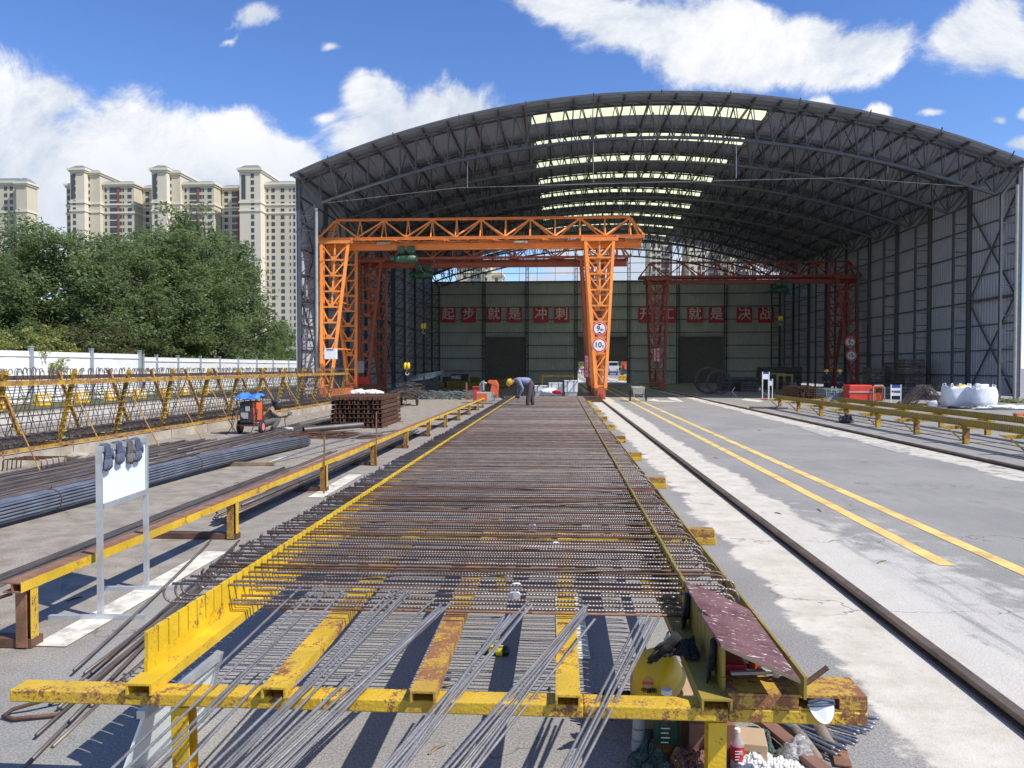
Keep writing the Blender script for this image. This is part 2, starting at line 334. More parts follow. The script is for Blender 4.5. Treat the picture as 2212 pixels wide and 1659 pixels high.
    t.put(b.inputs['Base Color'], c); b.inputs['Roughness'].default_value = 0.92; b.inputs['Specular IOR Level'].default_value = 0.25
    t.put(b.inputs['Normal'], t.bump(t.m('ADD', gr, t.m('MULTIPLY', n3, 1.5)), 0.55, 0.006))
ground_mat()

# ------------------------------------------------------------------ mesh helpers
class MB:
    def __init__(s): s.v = []; s.f = []; s.mi = []; s.cur = 0
    def add(s, vs, fs):
        o = len(s.v); s.v += [tuple(p) for p in vs]
        for f in fs: s.f.append(tuple(i + o for i in f)); s.mi.append(s.cur)
    def box(s, x0, x1, y0, y1, z0, z1):
        s.add([(x0, y0, z0), (x1, y0, z0), (x1, y1, z0), (x0, y1, z0), (x0, y0, z1), (x1, y0, z1), (x1, y1, z1), (x0, y1, z1)],
              [(0, 3, 2, 1), (4, 5, 6, 7), (0, 1, 5, 4), (1, 2, 6, 5), (2, 3, 7, 6), (3, 0, 4, 7)])
    def bar(s, p, q, w, h=None, up=(0, 0, 1)):
        """rectangular bar from p to q; w across, h along up"""
        h = w if h is None else h
        w *= 1 + random.random() * 0.012; h *= 1 + random.random() * 0.012
        p, q = Vector(p), Vector(q); d = (q - p).normalized(); u = Vector(up)
        if abs(d.dot(u)) > 0.98: u = Vector((0, 1, 0)) if abs(d.y) < 0.9 else Vector((1, 0, 0))
        a = d.cross(u).normalized() * (w / 2); b = a.cross(d).normalized() * (h / 2)
        s.add([p - a - b, p + a - b, p + a + b, p - a + b, q - a - b, q + a - b, q + a + b, q - a + b],
              [(0, 1, 2, 3), (4, 7, 6, 5), (0, 4, 5, 1), (1, 5, 6, 2), (2, 6, 7, 3), (3, 7, 4, 0)])
    def hbeam(s, p, q, w, h, t=0.012, up=(0, 0, 1)):
        p, q = Vector(p), Vector(q); d = (q - p).normalized(); u = Vector(up)
        a = d.cross(u).normalized(); b = a.cross(d).normalized()
        o = b * (h / 2 - t / 2)
        s.bar(p + o, q + o, w, t, up); s.bar(p - o, q - o, w, t, up); s.bar(p, q, t, h - 2 * t - 0.001, up)
    def chan(s, p, q, w, h, t=0.012, up=(0, 0, 1)):
        """channel open downward: a top web and two legs"""
        p, q = Vector(p), Vector(q); d = (q - p).normalized(); u = Vector(up)
        a = d.cross(u).normalized(); b = a.cross(d).normalized()
        s.bar(p + b * (h / 2 - t / 2), q + b * (h / 2 - t / 2), w, t, up)
        for k in (-1, 1):
            o = a * k * (w / 2 - t / 2) - b * (t / 2)
            s.bar(p + o, q + o, t, h - t - 0.001, up)
    def tube(s, pts, r, n=6, cap=True):
        pts = [Vector(p) for p in pts]; rings = []; m = len(pts)
        rr = r if hasattr(r, '__len__') else [r] * m
        ref = None
        for i, p in enumerate(pts):
            d = (pts[min(i + 1, m - 1)] - pts[max(i - 1, 0)])
            d = d.normalized() if d.length > 1e-9 else Vector((0, 0, 1))
            if ref is None:
                ref = Vector((0, 0, 1)) if abs(d.z) < 0.9 else Vector((1, 0, 0))
            a = d.cross(ref)
            if a.length < 1e-4: a = d.cross(Vector((0.3, 1, 0.2)))
            a.normalize(); b = a.cross(d).normalized(); ref = b
            rings.append([p + (a * math.cos(t) + b * math.sin(t)) * rr[i] for t in [2 * math.pi * k / n for k in range(n)]])
        vs = [v for g in rings for v in g]; fs = []
        for i in range(m - 1):
            for k in range(n): fs.append((i * n + k, i * n + (k + 1) % n, (i + 1) * n + (k + 1) % n, (i + 1) * n + k))
        if cap: fs.append(tuple(range(n))[::-1]); fs.append(tuple((m - 1) * n + k for k in range(n)))
        s.add(vs, fs)
    def lathe(s, prof, n=16, c=(0, 0, 0), axis='z'):
        """profile of (radius, height)"""
        vs = []; m = len(prof)
        for r, h in prof:
            for k in range(n):
                t = 2 * math.pi * k / n; a, b = r * math.cos(t), r * math.sin(t)
                p = {'z': (a, b, h), 'x': (h, a, b), 'y': (a, h, b)}[axis]
                vs.append((p[0] + c[0], p[1] + c[1], p[2] + c[2]))
        fs = [(i * n + k, i * n + (k + 1) % n, (i + 1) * n + (k + 1) % n, (i + 1) * n + k) for i in range(m - 1) for k in range(n)]
        fs += [tuple(range(n))[::-1], tuple((m - 1) * n + k for k in range(n))]
        s.add(vs, fs)
    def prism(s, poly, off):
        """closed planar polygon (3D points) extruded by vector off"""
        n = len(poly); a = [Vector(p) for p in poly]; o = Vector(off)
        s.add(a + [p + o for p in a], [tuple(range(n))[::-1], tuple(range(n, 2 * n))] + [(i, (i + 1) % n, n + (i + 1) % n, n + i) for i in range(n)])
    def quad(s, a, b, c, d): s.add([a, b, c, d], [(0, 1, 2, 3)])
    def build(s, name, m, parent=None, world=False, smooth=False, bevel=0.0, origin=None):
        vs = s.v
        if world and parent is not None:
            w = parent['_w']; vs = [(x - w[0], y - w[1], z - w[2]) for x, y, z in vs]
        loc = None
        if parent is None and world:
            if origin is None:
                n = len(vs); origin = (sum(v[0] for v in vs) / n, sum(v[1] for v in vs) / n, min(v[2] for v in vs))
            loc = origin; vs = [(x - loc[0], y - loc[1], z - loc[2]) for x, y, z in vs]
        me = bpy.data.meshes.new(name); me.from_pydata(vs, [], s.f)
        ms_ = m if isinstance(m, (list, tuple)) else [m]
        for k in ms_: me.materials.append(MATS[k])
        if len(ms_) > 1: me.polygons.foreach_set('material_index', s.mi)
        bm = bmesh.new(); bm.from_mesh(me); bmesh.ops.recalc_face_normals(bm, faces=bm.faces); bm.to_mesh(me); bm.free()
        if smooth: me.polygons.foreach_set('use_smooth', [True] * len(me.polygons))
        o = bpy.data.objects.new(name, me); COL.objects.link(o)
        if parent is not None: o.parent = parent
        if loc: o.location = loc
        o['_w'] = tuple((loc or (0, 0, 0)) if parent is None else parent['_w'])
        if bevel:
            b = o.modifiers.new('edge', 'BEVEL'); b.width = bevel; b.segments = 2; b.limit_method = 'ANGLE'
        return o

def tag(o, label=None, cat=None, group=None, kind=None):
    if label: o['label'] = label
    if cat: o['category'] = cat
    if group: o['group'] = group
    if kind: o['kind'] = kind
    return o
def thing(name, label, cat, loc=(0, 0, 0), rz=0.0, group=None):
    o = bpy.data.objects.new(name, None); COL.objects.link(o); o.empty_display_size = 0.2
    o.location = loc; o.rotation_euler = (0, 0, rz); o['_w'] = tuple(loc)
    return tag(o, label, cat, group)
def dup(o, loc=None, rz=None, label=None, group=None, parent=None, rot=None):
    kids = list(o.children)
    c = o.copy(); COL.objects.link(c)
    if parent is not None: c.parent = parent
    if loc is not None: c.location = loc
    if rz is not None: c.rotation_euler = (0, 0, rz)
    if rot is not None: c.rotation_euler = rot
    if label: c['label'] = label
    if group: c['group'] = group
    for k in kids: dup(k, parent=c)
    return c
def text_mesh(name, body, size, m, parent, loc, rot, bold=0.0, extrude=0.004, align='CENTER'):
    cu = bpy.data.curves.new(name, 'FONT'); cu.body = body; cu.size = size; cu.extrude = extrude
    cu.align_x = align; cu.align_y = 'CENTER'
    to = bpy.data.objects.new(name, cu); COL.objects.link(to)
    dg = bpy.context.evaluated_depsgraph_get(); dg.update()
    src = bpy.data.meshes.new_from_object(to.evaluated_get(dg)); bpy.data.objects.remove(to)
    # weight: the same strokes laid down again a little to each side, each copy a hair thicker
    V = [tuple(v.co) for v in src.vertices]; F = [tuple(p.vertices) for p in src.polygons]; vs = []; fs = []
    for q, (dx, dz) in enumerate(((0, 0), (bold, 0), (-bold, 0), (0, bold), (0, -bold)) if bold else ((0, 0),)):
        o_ = len(vs); vs += [(a + dx, b + dz, c + math.copysign(extrude * .12 * q, c)) for a, b, c in V]; fs += [tuple(i + o_ for i in f) for f in F]
    me = bpy.data.meshes.new(name); me.from_pydata(vs, [], fs); bpy.data.meshes.remove(src)
    me.materials.append(MATS[m])
    o = bpy.data.objects.new(name, me); COL.objects.link(o); o.parent = parent; o.location = loc; o.rotation_euler = rot
    o['_w'] = tuple(parent['_w']); return o
FACE = (R(90), 0, 0)     # text that faces the camera side (-y)
# ================================================================== ground and paint
m = MB()
xs = [-600, -120, -40, -10, 10, 40, 120, 600]; ys = [-60, -5, 10, 30, 60, 120, 300, 1500]
for i in range(len(xs) - 1):
    for j in range(len(ys) - 1): m.quad((xs[i], ys[j], 0), (xs[i + 1], ys[j], 0), (xs[i + 1], ys[j + 1], 0), (xs[i], ys[j + 1], 0))
tag(m.build('ground', 'ground_surface'), kind='structure')
def paint(name, mt, polys, z=0.004):
    m = MB()
    for p in polys: m.add([(a, b, z) for a, b in p], [tuple(range(len(p)))])
    o = m.build(name, mt); tag(o, kind='structure'); return o
def strip(x0, y0, x1, y1, w, n=24):
    out = []
    for i in range(n):
        a, b = i / n, (i + 1) / n
        xa, xb = x0 + (x1 - x0) * a, x0 + (x1 - x0) * b; ya, yb = y0 + (y1 - y0) * a, y0 + (y1 - y0) * b
        out.append([(xa - w / 2, ya), (xa + w / 2, ya), (xb + w / 2, yb), (xb - w / 2, yb)])
    return out
def gp(pts): return [[G(a, b)[:2] for a, b in p] for p in pts]
paint('road_line_yellow', 'line_yellow', strip(3.70, 7.6, 4.05, 90, 0.16) + strip(4.27, 3.5, 4.72, 90, 0.16) + strip(4.05, 92, 4.6, 260, 0.16) + strip(4.5, 92, 5.0, 260, 0.16))
paint('road_line_white', 'line_white', strip(-3.46, 5.0, -3.52, 7.7, 0.24, 4) + strip(-3.55, 11.0, -3.6, 13.4, 0.24, 4) + strip(0.09, 5.0, 0.07, 6.6, 0.22, 2)
      + gp([[(1413, 861.5), (1396, 864.5), (1424, 868.5), (1426, 866)], [(1424, 865.2), (1424, 868), (1470, 869), (1450, 866)], [(1440, 858.5), (1447, 862.5), (1470, 868.5), (1478, 869.3), (1458, 858.6)]])
      + gp([[(1495, 858), (1540, 865), (1528, 868), (1480, 860)], [(1610, 861), (1650, 866), (1640, 869), (1600, 864)]])
      + strip(2.6, 98, 2.9, 112, 0.2, 2) + strip(7.0, 98, 7.3, 118, 0.2, 2) + strip(6.0, 98, 6.1, 103, .5, 1), 0.008)

paint('road_line_faded', 'line_faded', gp([[(1868, 958), (1885, 957), (1968, 977), (1945, 980)], [(1727, 925), (1745, 922), (1815, 940), (1790, 945)]]), 0.006)
# crane rails
def rail(x0, x1, y0, y1, name='crane_rail'):
    m = MB()
    for a, b, c_, d in ((0.060, 0.0, 0.014, 0), (0.014, 0.014, 0.034, 0), (0.033, 0.034, 0.068, 0)):
        m.add([(x0 - a, y0, b), (x0 + a, y0, b), (x0 + a, y0, c_), (x0 - a, y0, c_), (x1 - a, y1, b), (x1 + a, y1, b), (x1 + a, y1, c_), (x1 - a, y1, c_)],
              [(0, 1, 2, 3), (4, 7, 6, 5), (0, 4, 5, 1), (1, 5, 6, 2), (2, 6, 7, 3), (3, 7, 4, 0)])
    return m.build(name, 'rail_steel')
tag(rail(2.45, 2.22, 2.0, 90, 'crane_rail'), 'rusty steel crane rail running beside the rebar jig through pale concrete', 'rail')
tag(rail(8.56, 8.12, 6.0, 90, 'crane_rail'), 'rusty crane rail on the far side of the yellow road lines', 'rail')
tag(rail(-13.45, -13.3, 6.0, 90, 'crane_rail'), 'crane rail on the concrete strip behind the A-shaped rebar cage', 'rail')
tag(rail(23.9, 23.7, 42.0, 88, 'crane_rail'), 'crane rail along the right wall inside the dark shed', 'rail')

# ================================================================== arched shed
SX0, SX1, SCX, SRR, SAP = -15.3, 25.3, 5.0, 50.8, 17.1
SY0, BAY, NF, SYB = 44.4, 5.15, 10, 91.0
def zr(x, off=0.0): return SAP - SRR + math.sqrt((SRR - off) ** 2 - (x - SCX) ** 2)
shed = thing('arched_shed', 'huge open-fronted steel shed with an arched truss roof and skylight strips', 'shed', (5.0, 68.0, 0))
m = MB()
nx = 72; XS = [SX0 - .08 + (SX1 - SX0 + .16) * i / nx for i in range(nx + 1)]
SKX = (-1.75, 12.0)
XS = sorted(set([x for x in XS if abs(x - SKX[0]) > .15 and abs(x - SKX[1]) > .15] + list(SKX)))
SKY = [(45.45 + BAY * k, 47.4 + BAY * k) for k in range(9)]
YS = [43.45] + [y for p in SKY for y in p] + [91.3]
def is_sky(x, y): return SKX[0] < x < SKX[1] and any(a < y < b for a, b in SKY)
for i in range(len(XS) - 1):
    for j in range(len(YS) - 1):
        a, b, c_, d = XS[i], XS[i + 1], YS[j], YS[j + 1]
        if is_sky((a + b) / 2, (c_ + d) / 2): continue
        for o in (0.0, 0.06): m.quad((a, c_, zr(a) + o), (b, c_, zr(b) + o), (b, d, zr(b) + o), (a, d, zr(a) + o))
    m.quad((XS[i], 43.45, zr(XS[i])), (XS[i + 1], 43.45, zr(XS[i + 1])), (XS[i + 1], 43.45, zr(XS[i + 1]) + .06), (XS[i], 43.45, zr(XS[i]) + .06))
m.build('roof', 'roof_sheet', shed, True)
m = MB()
for i in range(len(XS) - 1): m.bar((XS[i], 43.42, zr(XS[i]) - .02), (XS[i + 1], 43.42, zr(XS[i + 1]) - .02), 0.05, 0.13)
m.build('fascia', 'shed_steel', shed, True)
for a, b in SKY:
    m = MB(); sx_ = [x for x in XS if SKX[0] <= x <= SKX[1]]
    for i in range(len(sx_) - 1): m.quad((sx_[i], a, zr(sx_[i]) + .03), (sx_[i + 1], a, zr(sx_[i + 1]) + .03), (sx_[i + 1], b, zr(sx_[i + 1]) + .03), (sx_[i], b, zr(sx_[i]) + .03))
    m.build('skylight', 'skylight', shed, True)
# purlins
NP = 29
for k in range(NP):
    x = SX0 + .4 + (SX1 - SX0 - .8) * k / (NP - 1)
    m = MB(); m.bar((x, 43.5, zr(x) - .1), (x, 91.0, zr(x) - .1), 0.07, 0.17); m.build('purlin', 'shed_steel', shed, True)
# trusses
def truss_mesh():
    m = MB(); npan = 42; top = []; bot = []
    for i in range(npan + 1):
        x = SX0 + .35 + (SX1 - SX0 - .7) * i / npan; top.append(Vector((x, 0, zr(x) - .27)))
    for i in range(npan):
        x = SX0 + 1.0 + (SX1 - SX0 - 2.0) * (i + .5) / npan; bot.append(Vector((x, 0, zr(x) - 2.22 + .25 * abs((x - SCX) / 20) ** 4)))
    for i in range(npan):
        for dy in (-.32, .32): m.bar(top[i] + Vector((0, dy, 0)), top[i + 1] + Vector((0, dy, 0)), .08, .10)
    for i in range(npan - 1): m.bar(bot[i], bot[i + 1], .15, .15)
    for i in range(npan):
        for dy, ph in ((-.32, 0), (.32, 1)):
            a = Vector((0, dy, 0))
            m.bar(bot[i], top[i] + a, .05, .05, (0, 1, 0)); m.bar(bot[i], top[i + 1] + a, .05, .05, (0, 1, 0))
        if i % 2 == 0: m.bar(top[i] + Vector((0, -.32, 0)), top[i + 1] + Vector((0, .32, 0)), .05, .05)
        if i % 4 == 1:     # knee braces from the bottom chord to the purlins
            for s_ in (-1, 1): m.bar(bot[i], Vector((bot[i].x, s_ * 1.9, zr(bot[i].x) - .2)), .05, .05)
    return m
t0 = None
for k in range(NF):
    y = SY0 + BAY * k
    if t0 is None:
        t0 = truss_mesh().build('truss', 'shed_steel', shed); t0.location = (-5.0, y - 68.0, 0)
    else:
        c_ = t0.copy(); COL.objects.link(c_); c_.location = (-5.0, y - 68.0, 0)
def column_mesh(sg):
    m = MB(); xo = SX0 + .12 if sg < 0 else SX1 - .12; xi = xo + (.92 if sg < 0 else -.92)
    m.hbeam((xo, 0, 0), (xo, 0, 12.75), .18, .20, .02, (0, 1, 0)); m.hbeam((xi, 0, 0), (xi, 0, 11.4), .12, .14, .015, (0, 1, 0))
    z = .5; k = 0
    while z < 11.2:
        m.bar((xo, 0, z), (xi, 0, z), .06, .055)
        if sg < 0: m.bar((xo, .05, z), (xi, .05, z + .85), .05, .05, (0, 1, 0))
        z += .85; k += 1
    m.bar((xo, 0, 12.6), (xi, 0, 11.4), .12, .12, (0, 1, 0))
    m.box(min(xo, xi) - .2, max(xo, xi) + .2, -.25, .25, 0.001, .06)
    return m
for sg in (-1, 1):
    c0 = None
    for k in range(NF):
        y = SY0 + BAY * k
        if c0 is None: c0 = column_mesh(sg).build('column', 'shed_steel', shed); c_ = c0
        else: c_ = c0.copy(); COL.objects.link(c_)
        c_.location = (-5.0, y - 68.0, 0)
# walls
for sg, x in ((-1, SX0 - .05), (1, SX1 + .05)):
    m = MB(); z1 = zr(SX0) - .02
    for a in range(47): m.box(x - .02, x + .02, 44.3 + a, 45.3 + a, 0.25, z1)
    m.build('wall', 'wall_sheet', shed, True)
    m = MB(); xi = x + (.09 if sg < 0 else -.09)
    for k in range(8): m.bar((xi, 44.4, 1.4 + 1.5 * k), (xi, 90.9, 1.4 + 1.5 * k), .08, .065)
    m.build('girts', 'shed_steel', shed, True)
    xb = x + (.22 if sg < 0 else -.22)
    for b_ in ((0,) if sg > 0 else (0, 4)):
        ya, yb = SY0 + BAY * b_ + .15, SY0 + BAY * (b_ + 1) - .15
        for za, zb in ((.3, 5.9), (5.9, 11.6)):
            m = MB(); m.bar((xb, ya, za), (xb, yb, zb), .075, .075, (1, 0, 0)); m.bar((xb + .012 * sg, ya, zb), (xb + .012 * sg, yb, za), .075, .075, (1, 0, 0)); m.build('cross_brace', 'shed_steel', shed, True)
        m = MB(); m.bar((xb, ya, 5.9), (xb, yb, 5.9), .14, .14); m.build('brace_strut', 'shed_steel', shed, True)
    m = MB(); xp = x + (1.22 if sg < 0 else -.35); m.tube([(xp, 44.25, 0), (xp, 44.25, 11.1 if sg < 0 else 11.9)], .085, 10)
    m.build('downpipe', 'pvc_pipe', shed, True)
# back wall with three roller doors
BWT = 12.0
DOORS = [(-8.85, -3.98, 5.55), (1.95, 7.85, 5.55), (13.7, 18.95, 5.55)]
m = MB(); x = SX0
edges = [SX0] + [v for d in DOORS for v in d[:2]] + [SX1]
for i in range(0, len(edges), 2): m.box(edges[i], edges[i + 1], SYB - .02, SYB + .02, 0, BWT)
for a, b, h in DOORS: m.box(a, b, SYB - .02, SYB + .02, h, BWT)
m.build('wall', 'back_sheet', shed, True)
m = MB()
for k in range(8):
    z = 1.45 + 1.5 * k
    segs = [(edges[i], edges[i + 1]) for i in range(0, len(edges), 2)] if z < 5.55 else [(SX0, SX1)]
    for a, b in segs: m.bar((a + .1, SYB - .09, z), (b - .1, SYB - .09, z), .08, .09)
m.bar((SX0, SYB - .1, BWT - .08), (SX1, SYB - .1, BWT - .08), .12, .16)
m.build('girts', 'shed_steel', shed, True)
for x in (-8.95, -3.88, 1.84, 7.96, 13.6, 19.05):
    m = MB()
    for dx in (-.13, .13): m.bar((x + dx, SYB - .3, 0), (x + dx, SYB - .3, zr(x) - 1.9), .10, .12, (0, 1, 0))
    for k in range(19): m.bar((x - .13, SYB - .3, .4 + .75 * k), (x + .13, SYB - .3, .4 + .75 * k + (.35 if k % 2 else 0)), .05, .05)
    m.build('column', 'shed_steel', shed, True)
m = MB()
for z in (12.9, 14.0):
    xx = 20 if z < 13 else 16.5
    m.bar((SCX - xx + .6, SYB - .2, z), (SCX + xx - .6, SYB - .2, z), .05, .06)
for k in range(14): m.bar((SCX - 14 + 2.1 * k, SYB - .2, 12.0), (SCX - 14 + 2.1 * k, SYB - .2, 13.9), .04, .04)
m.build('gable_frame', 'shed_steel', shed, True)
for k, (a, b, h) in enumerate(DOORS):
    lo = 2.55 if k == 1 else 0.02
    m = MB(); n = int((h - lo) / .055); prev = None
    for i in range(n + 1):
        z = lo + (h - lo) * i / n; y = SYB + .08 + (.018 if i % 2 else -.018)
        if prev: m.quad((a, prev[0], prev[1]), (b, prev[0], prev[1]), (b, y, z), (a, y, z))
        prev = (y, z)
    d = m.build('door', 'shutter', shed, True)
    m = MB()
    for x in (a + .06, b - .06): m.bar((x, SYB - .06, 0), (x, SYB - .06, h - .1), .10, .06, (0, 1, 0))
    m.bar((a, SYB - .12, h - .02), (b, SYB - .12, h - .02), .14, .22)
    m.build('frame', 'shed_steel_pale', d, True)
# tie wire and hangers under the first truss
m = MB()
m.tube([(SX0 + 1.3, SY0 + .6, 11.55), (-6, SY0 + .6, 12.35), (5, SY0 + .6, 12.5), (16, SY0 + .6, 12.6), (SX1 - 1.3, SY0 + .6, 11.9)], .015, 5)
for x in (-5.4, 1.9, 10.0, 18.4):
    zz = 12.35 + .02 * (x + 6); m.tube([(x, SY0 + .6, zz), (x, SY0 + .6, zr(x) - 2.1)], .022, 5)
m.build('tie_wire', 'galvanised', shed, True)

# slogan panels on the back wall
SLO = [('起', 968), ('步', 1012.4), ('就', 1066.7), ('是', 1111.6), ('冲', 1168.6), ('刺', 1213.5), ('开', 1395), ('工', 1443), ('就', 1501), ('是', 1548), ('决', 1608), ('战', 1654.5)]
WHERE = ['first panel of the left slogan', 'second panel of the left slogan', 'third panel of the left slogan', 'fourth panel of the left slogan', 'fifth panel of the left slogan', 'last panel of the left slogan',
         'first panel of the right slogan, behind the red crane leg', 'second panel of the right slogan', 'third panel of the right slogan', 'fourth panel of the right slogan', 'fifth panel of the right slogan', 'last panel of the right slogan']
for (ch, px), wh in zip(SLO, WHERE):
    p = at(px, 680.4, SYB - .2)
    t = thing('slogan_panel', 'red square with pale character, ' + wh, 'sign', (p.x, SYB - .2, p.z), group='slogan panels on the back wall')
    m = MB(); m.box(-.88, .88, -.02, .04, -.88, .88); m.build('panel', 'red_sign', t)
    m = MB()
    for a, b, c_, d in ((-.86, .86, .82, .86), (-.86, .86, -.86, -.82), (-.86, -.82, -.82, .82), (.82, .86, -.82, .82)): m.box(a, b, -.03, -.022, c_, d)
    m.build('border', 'sign_red', t)
    text_mesh('lettering', ch, 1.5, 'white_letter', t, (0, -.03, .06), FACE, bold=.022)

# ================================================================== gantry cranes
def ptruss_leg(m, xc, y0, y1, z0, z1, wt_, wb, npan=9, g=None):
    """planar trapezoid leg: outer chords, horizontals, V bracing to gusset plates, in a plane leaning in depth"""
    def P(s_, t): # s in -1..1 across, t 0 bottom..1 top
        w = wb + (wt_ - wb) * t; return Vector((xc + s_ * w / 2, y0 + (y1 - y0) * t, z0 + (z1 - z0) * t))
    lev = [1 - (i / npan) ** 0.97 * 0.985 for i in range(npan + 1)]
    for s_ in (-1, 1):
        m.bar(P(s_, 0), P(s_, 1), .17, .12, (0, 1, 0))
        m.bar(P(s_, 0) + Vector((-s_ * .09, .16, 0)), P(s_, 1) + Vector((-s_ * .09, .16, 0)), .10, .05, (0, 1, 0))
    for i in range(1, npan + 1):
        t = lev[i]; tp = lev[i - 1]
        m.bar(P(-1, t), P(1, t), .10, .06, (0, 1, 0))
        c_ = P(0, t) + Vector((0, -.035, .05))
        if i < npan - 1:
            w = min(.16, wb + (wt_ - wb) * t * .3)
            m.box(c_.x - w, c_.x + w, c_.y - .012, c_.y + .012, c_.z - .09, c_.z + .16)
            for s_ in (-1, 1): m.bar(P(s_ * .93, tp - .012), c_ + Vector((s_ * w * .6, .022, .05)), .075, .06, (0, 1, 0))
        elif i == npan - 1: m.bar(P(-.9, t), P(.9, tp), .07, .05, (0, 1, 0))
        else: m.bar(P(.9, t), P(-.9, tp), .07, .05, (0, 1, 0))
    m.bar(P(0, 1) + Vector((0, .10, 0)), P(0, .55) + Vector((0, .16, 0)), .10, .06, (0, 1, 0))
def crane_parts(root, mt, xl, xr, x0, x1, dark=False):
    """parts of one gantry crane in root space: y = 0 is the beam's middle plane"""
    zt, zl, zi0, zi1 = 10.78, 9.52, 8.95, 9.30
    m = MB()  # top chord and web
    a0, a1 = x0 + .95, x1 - .8
    m.hbeam((a0, 0, zt), (a1, 0, zt), .22, .13, .03)
    m.build('top_chord', mt, root)
    m = MB()
    for s_ in (-1, 1): m.hbeam((x0, s_ * .78, zl), (x1, s_ * .78, zl), .12, .17, .025)
    n = int((x1 - x0) / 1.48)
    for i in range(n + 1):
        x = x0 + .2 + (x1 - x0 - .4) * i / n; m.bar((x, -.78, zl - .03), (x, .78, zl - .03), .09, .07)
        if i < n: m.bar((x, -.7 if i % 2 else .7, zl - .08), (x + (x1 - x0 - .4) / n, .7 if i % 2 else -.7, zl - .08), .06, .05)
    m.build('bottom_chord', mt, root)
    m = MB()
    n = max(2, int(round((a1 - a0) / 2.97))) * 2; st = (a1 - a0) / n
    for i in range(n + 1):
        x = a0 + st * i
        for s_ in (-1, 1):
            m.bar((x, s_ * .03, zt - .05), (x, s_ * .75, zl + .07), .07, .05, (0, 1, 0))
            if i < n:
                up0 = i % 2 == 0
                p = Vector((x, s_ * .05, zt - .06)) if up0 else Vector((x, s_ * .76, zl + .08))
                q = Vector((x + st, s_ * .76, zl + .08)) if up0 else Vector((x + st, s_ * .05, zt - .06))
                m.bar(p, q, .085, .06, (0, 1, 0))
        if i % 2 == 0: m.box(x - .2, x + .2, -.06, .06, zt - .2, zt - .07)
    for s_ in (-1, 1):
        m.bar((a0, s_ * .04, zt - .03), (x0 + .05, s_ * .75, zl + .08), .11, .08, (0, 1, 0)); m.bar((a1, s_ * .04, zt - .03), (x1 - .05, s_ * .75, zl + .08), .11, .08, (0, 1, 0))
    m.build('web_bracing', mt, root)
    m = MB(); m.hbeam((x0 + .35, 0, (zi0 + zi1) / 2), (x1 - .1, 0, (zi0 + zi1) / 2), .30, zi1 - zi0, .035)
    for i in range(9):
        x = x0 + 1 + (x1 - x0 - 2) * i / 8; m.bar((x, -.02, zi1), (x, .02, zl), .10, .10)
    m.build('track_beam', mt, root)
    for xc in (xl, xr):
        m = MB()
        for s_ in (-1, 1):
            m.bar((xc - 1.08, s_ * .92, 9.33), (xc + 1.08, s_ * .92, 9.33), .16, .17)
            for x in (xc - 1.0, xc + 1.0): m.prism([(x - .02, s_ * .92 - .05, 9.42), (x + .14, s_ * .92 - .05, 9.42), (x - .02, s_ * .92 - .05, 9.62)], (0, .08, 0))
        for x in (xc - .6, xc + .6): m.bar((x, -.92, 9.28), (x, .92, 9.28), .12, .12)
        m.build('saddle', mt, root)
        for s_ in (-1, 1):
            m = MB(); ptruss_leg(m, xc, s_ * 2.75, s_ * .92, .72, 9.24, 1.62, .52); m.build('leg', mt, root)
        m = MB()
        m.box(xc - .20, xc + .20, -3.45, 3.45, .22, .60)
        for s_ in (-1, 1): m.box(xc - .34, xc + .34, s_ * 2.75 - .25, s_ * 2.75 + .25, .601, .74); m.box(xc - .22, xc + .22, s_ * 3.45 - .03, s_ * 3.45 + .03, .12, .52)
        bg = m.build('bogie', 'orange_dark' if not dark else mt, root, bevel=.01)
        for s_ in (-1, 1):
            m = MB(); m.lathe([(.10, -.07), (.19, -.07), (.19, -.03), (.165, -.025), (.165, .025), (.19, .03), (.19, .07), (.10, .07)], 16, (xc, s_ * 2.9, .295), 'x'); m.build('wheel', 'dark_machine', bg)
            m = MB(); m.lathe([(.09, -.03), (.1, 0), (.06, .03)], 12, (xc, s_ * 3.5, .38), 'y'); m.build('bumper', 'lamp_red', bg)
        m = MB()   # ladder-like back bracing between the two leg frames
        for z in (3.0, 5.8):
            t = (z - .72) / 8.5; yy = 2.75 - 1.83 * t
            for dx in (-.25, .25): m.bar((xc + dx, -yy, z), (xc + dx, yy, z), .06, .06)
        m.build('tie_bars', mt, root)
cr1 = thing('gantry_crane', 'sunlit orange gantry crane standing in front of the shed mouth', 'gantry crane', (-5.55, 46.3, 0), group='gantry cranes')
crane_parts(cr1, 'orange_paint', -7.83, 7.83, -8.95, 10.45)
m = MB(); m.box(-7.85, -7.15, -3.05, -2.80, 2.35, 2.95); bx = m.build('control_box', 'plastic_white', cr1, bevel=.02)
m = MB(); m.box(-7.7, -7.3, -3.065, -3.052, 2.86, 2.92); m.build('header', 'sign_blue', bx)
for x in (-5.0, 3.2):
    m = MB(); m.box(x - .4, x + .4, -.5, -.2, 9.24, 9.36); m.box(x - .3, x + .3, -.52, -.505, 9.26, 9.34); m.build('floodlight', 'grey_machine', cr1)
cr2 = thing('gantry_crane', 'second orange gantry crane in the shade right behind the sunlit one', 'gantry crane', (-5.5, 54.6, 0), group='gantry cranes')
crane_parts(cr2, 'orange_dark', -7.85, 7.75, -8.7, 10.25, True)  # darker orange puts the roof's shade into this crane's colour
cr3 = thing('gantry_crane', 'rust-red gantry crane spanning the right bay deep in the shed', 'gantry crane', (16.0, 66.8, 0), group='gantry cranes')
crane_parts(cr3, 'crane_red', -7.75, 7.75, -9.3, 9.0, True)
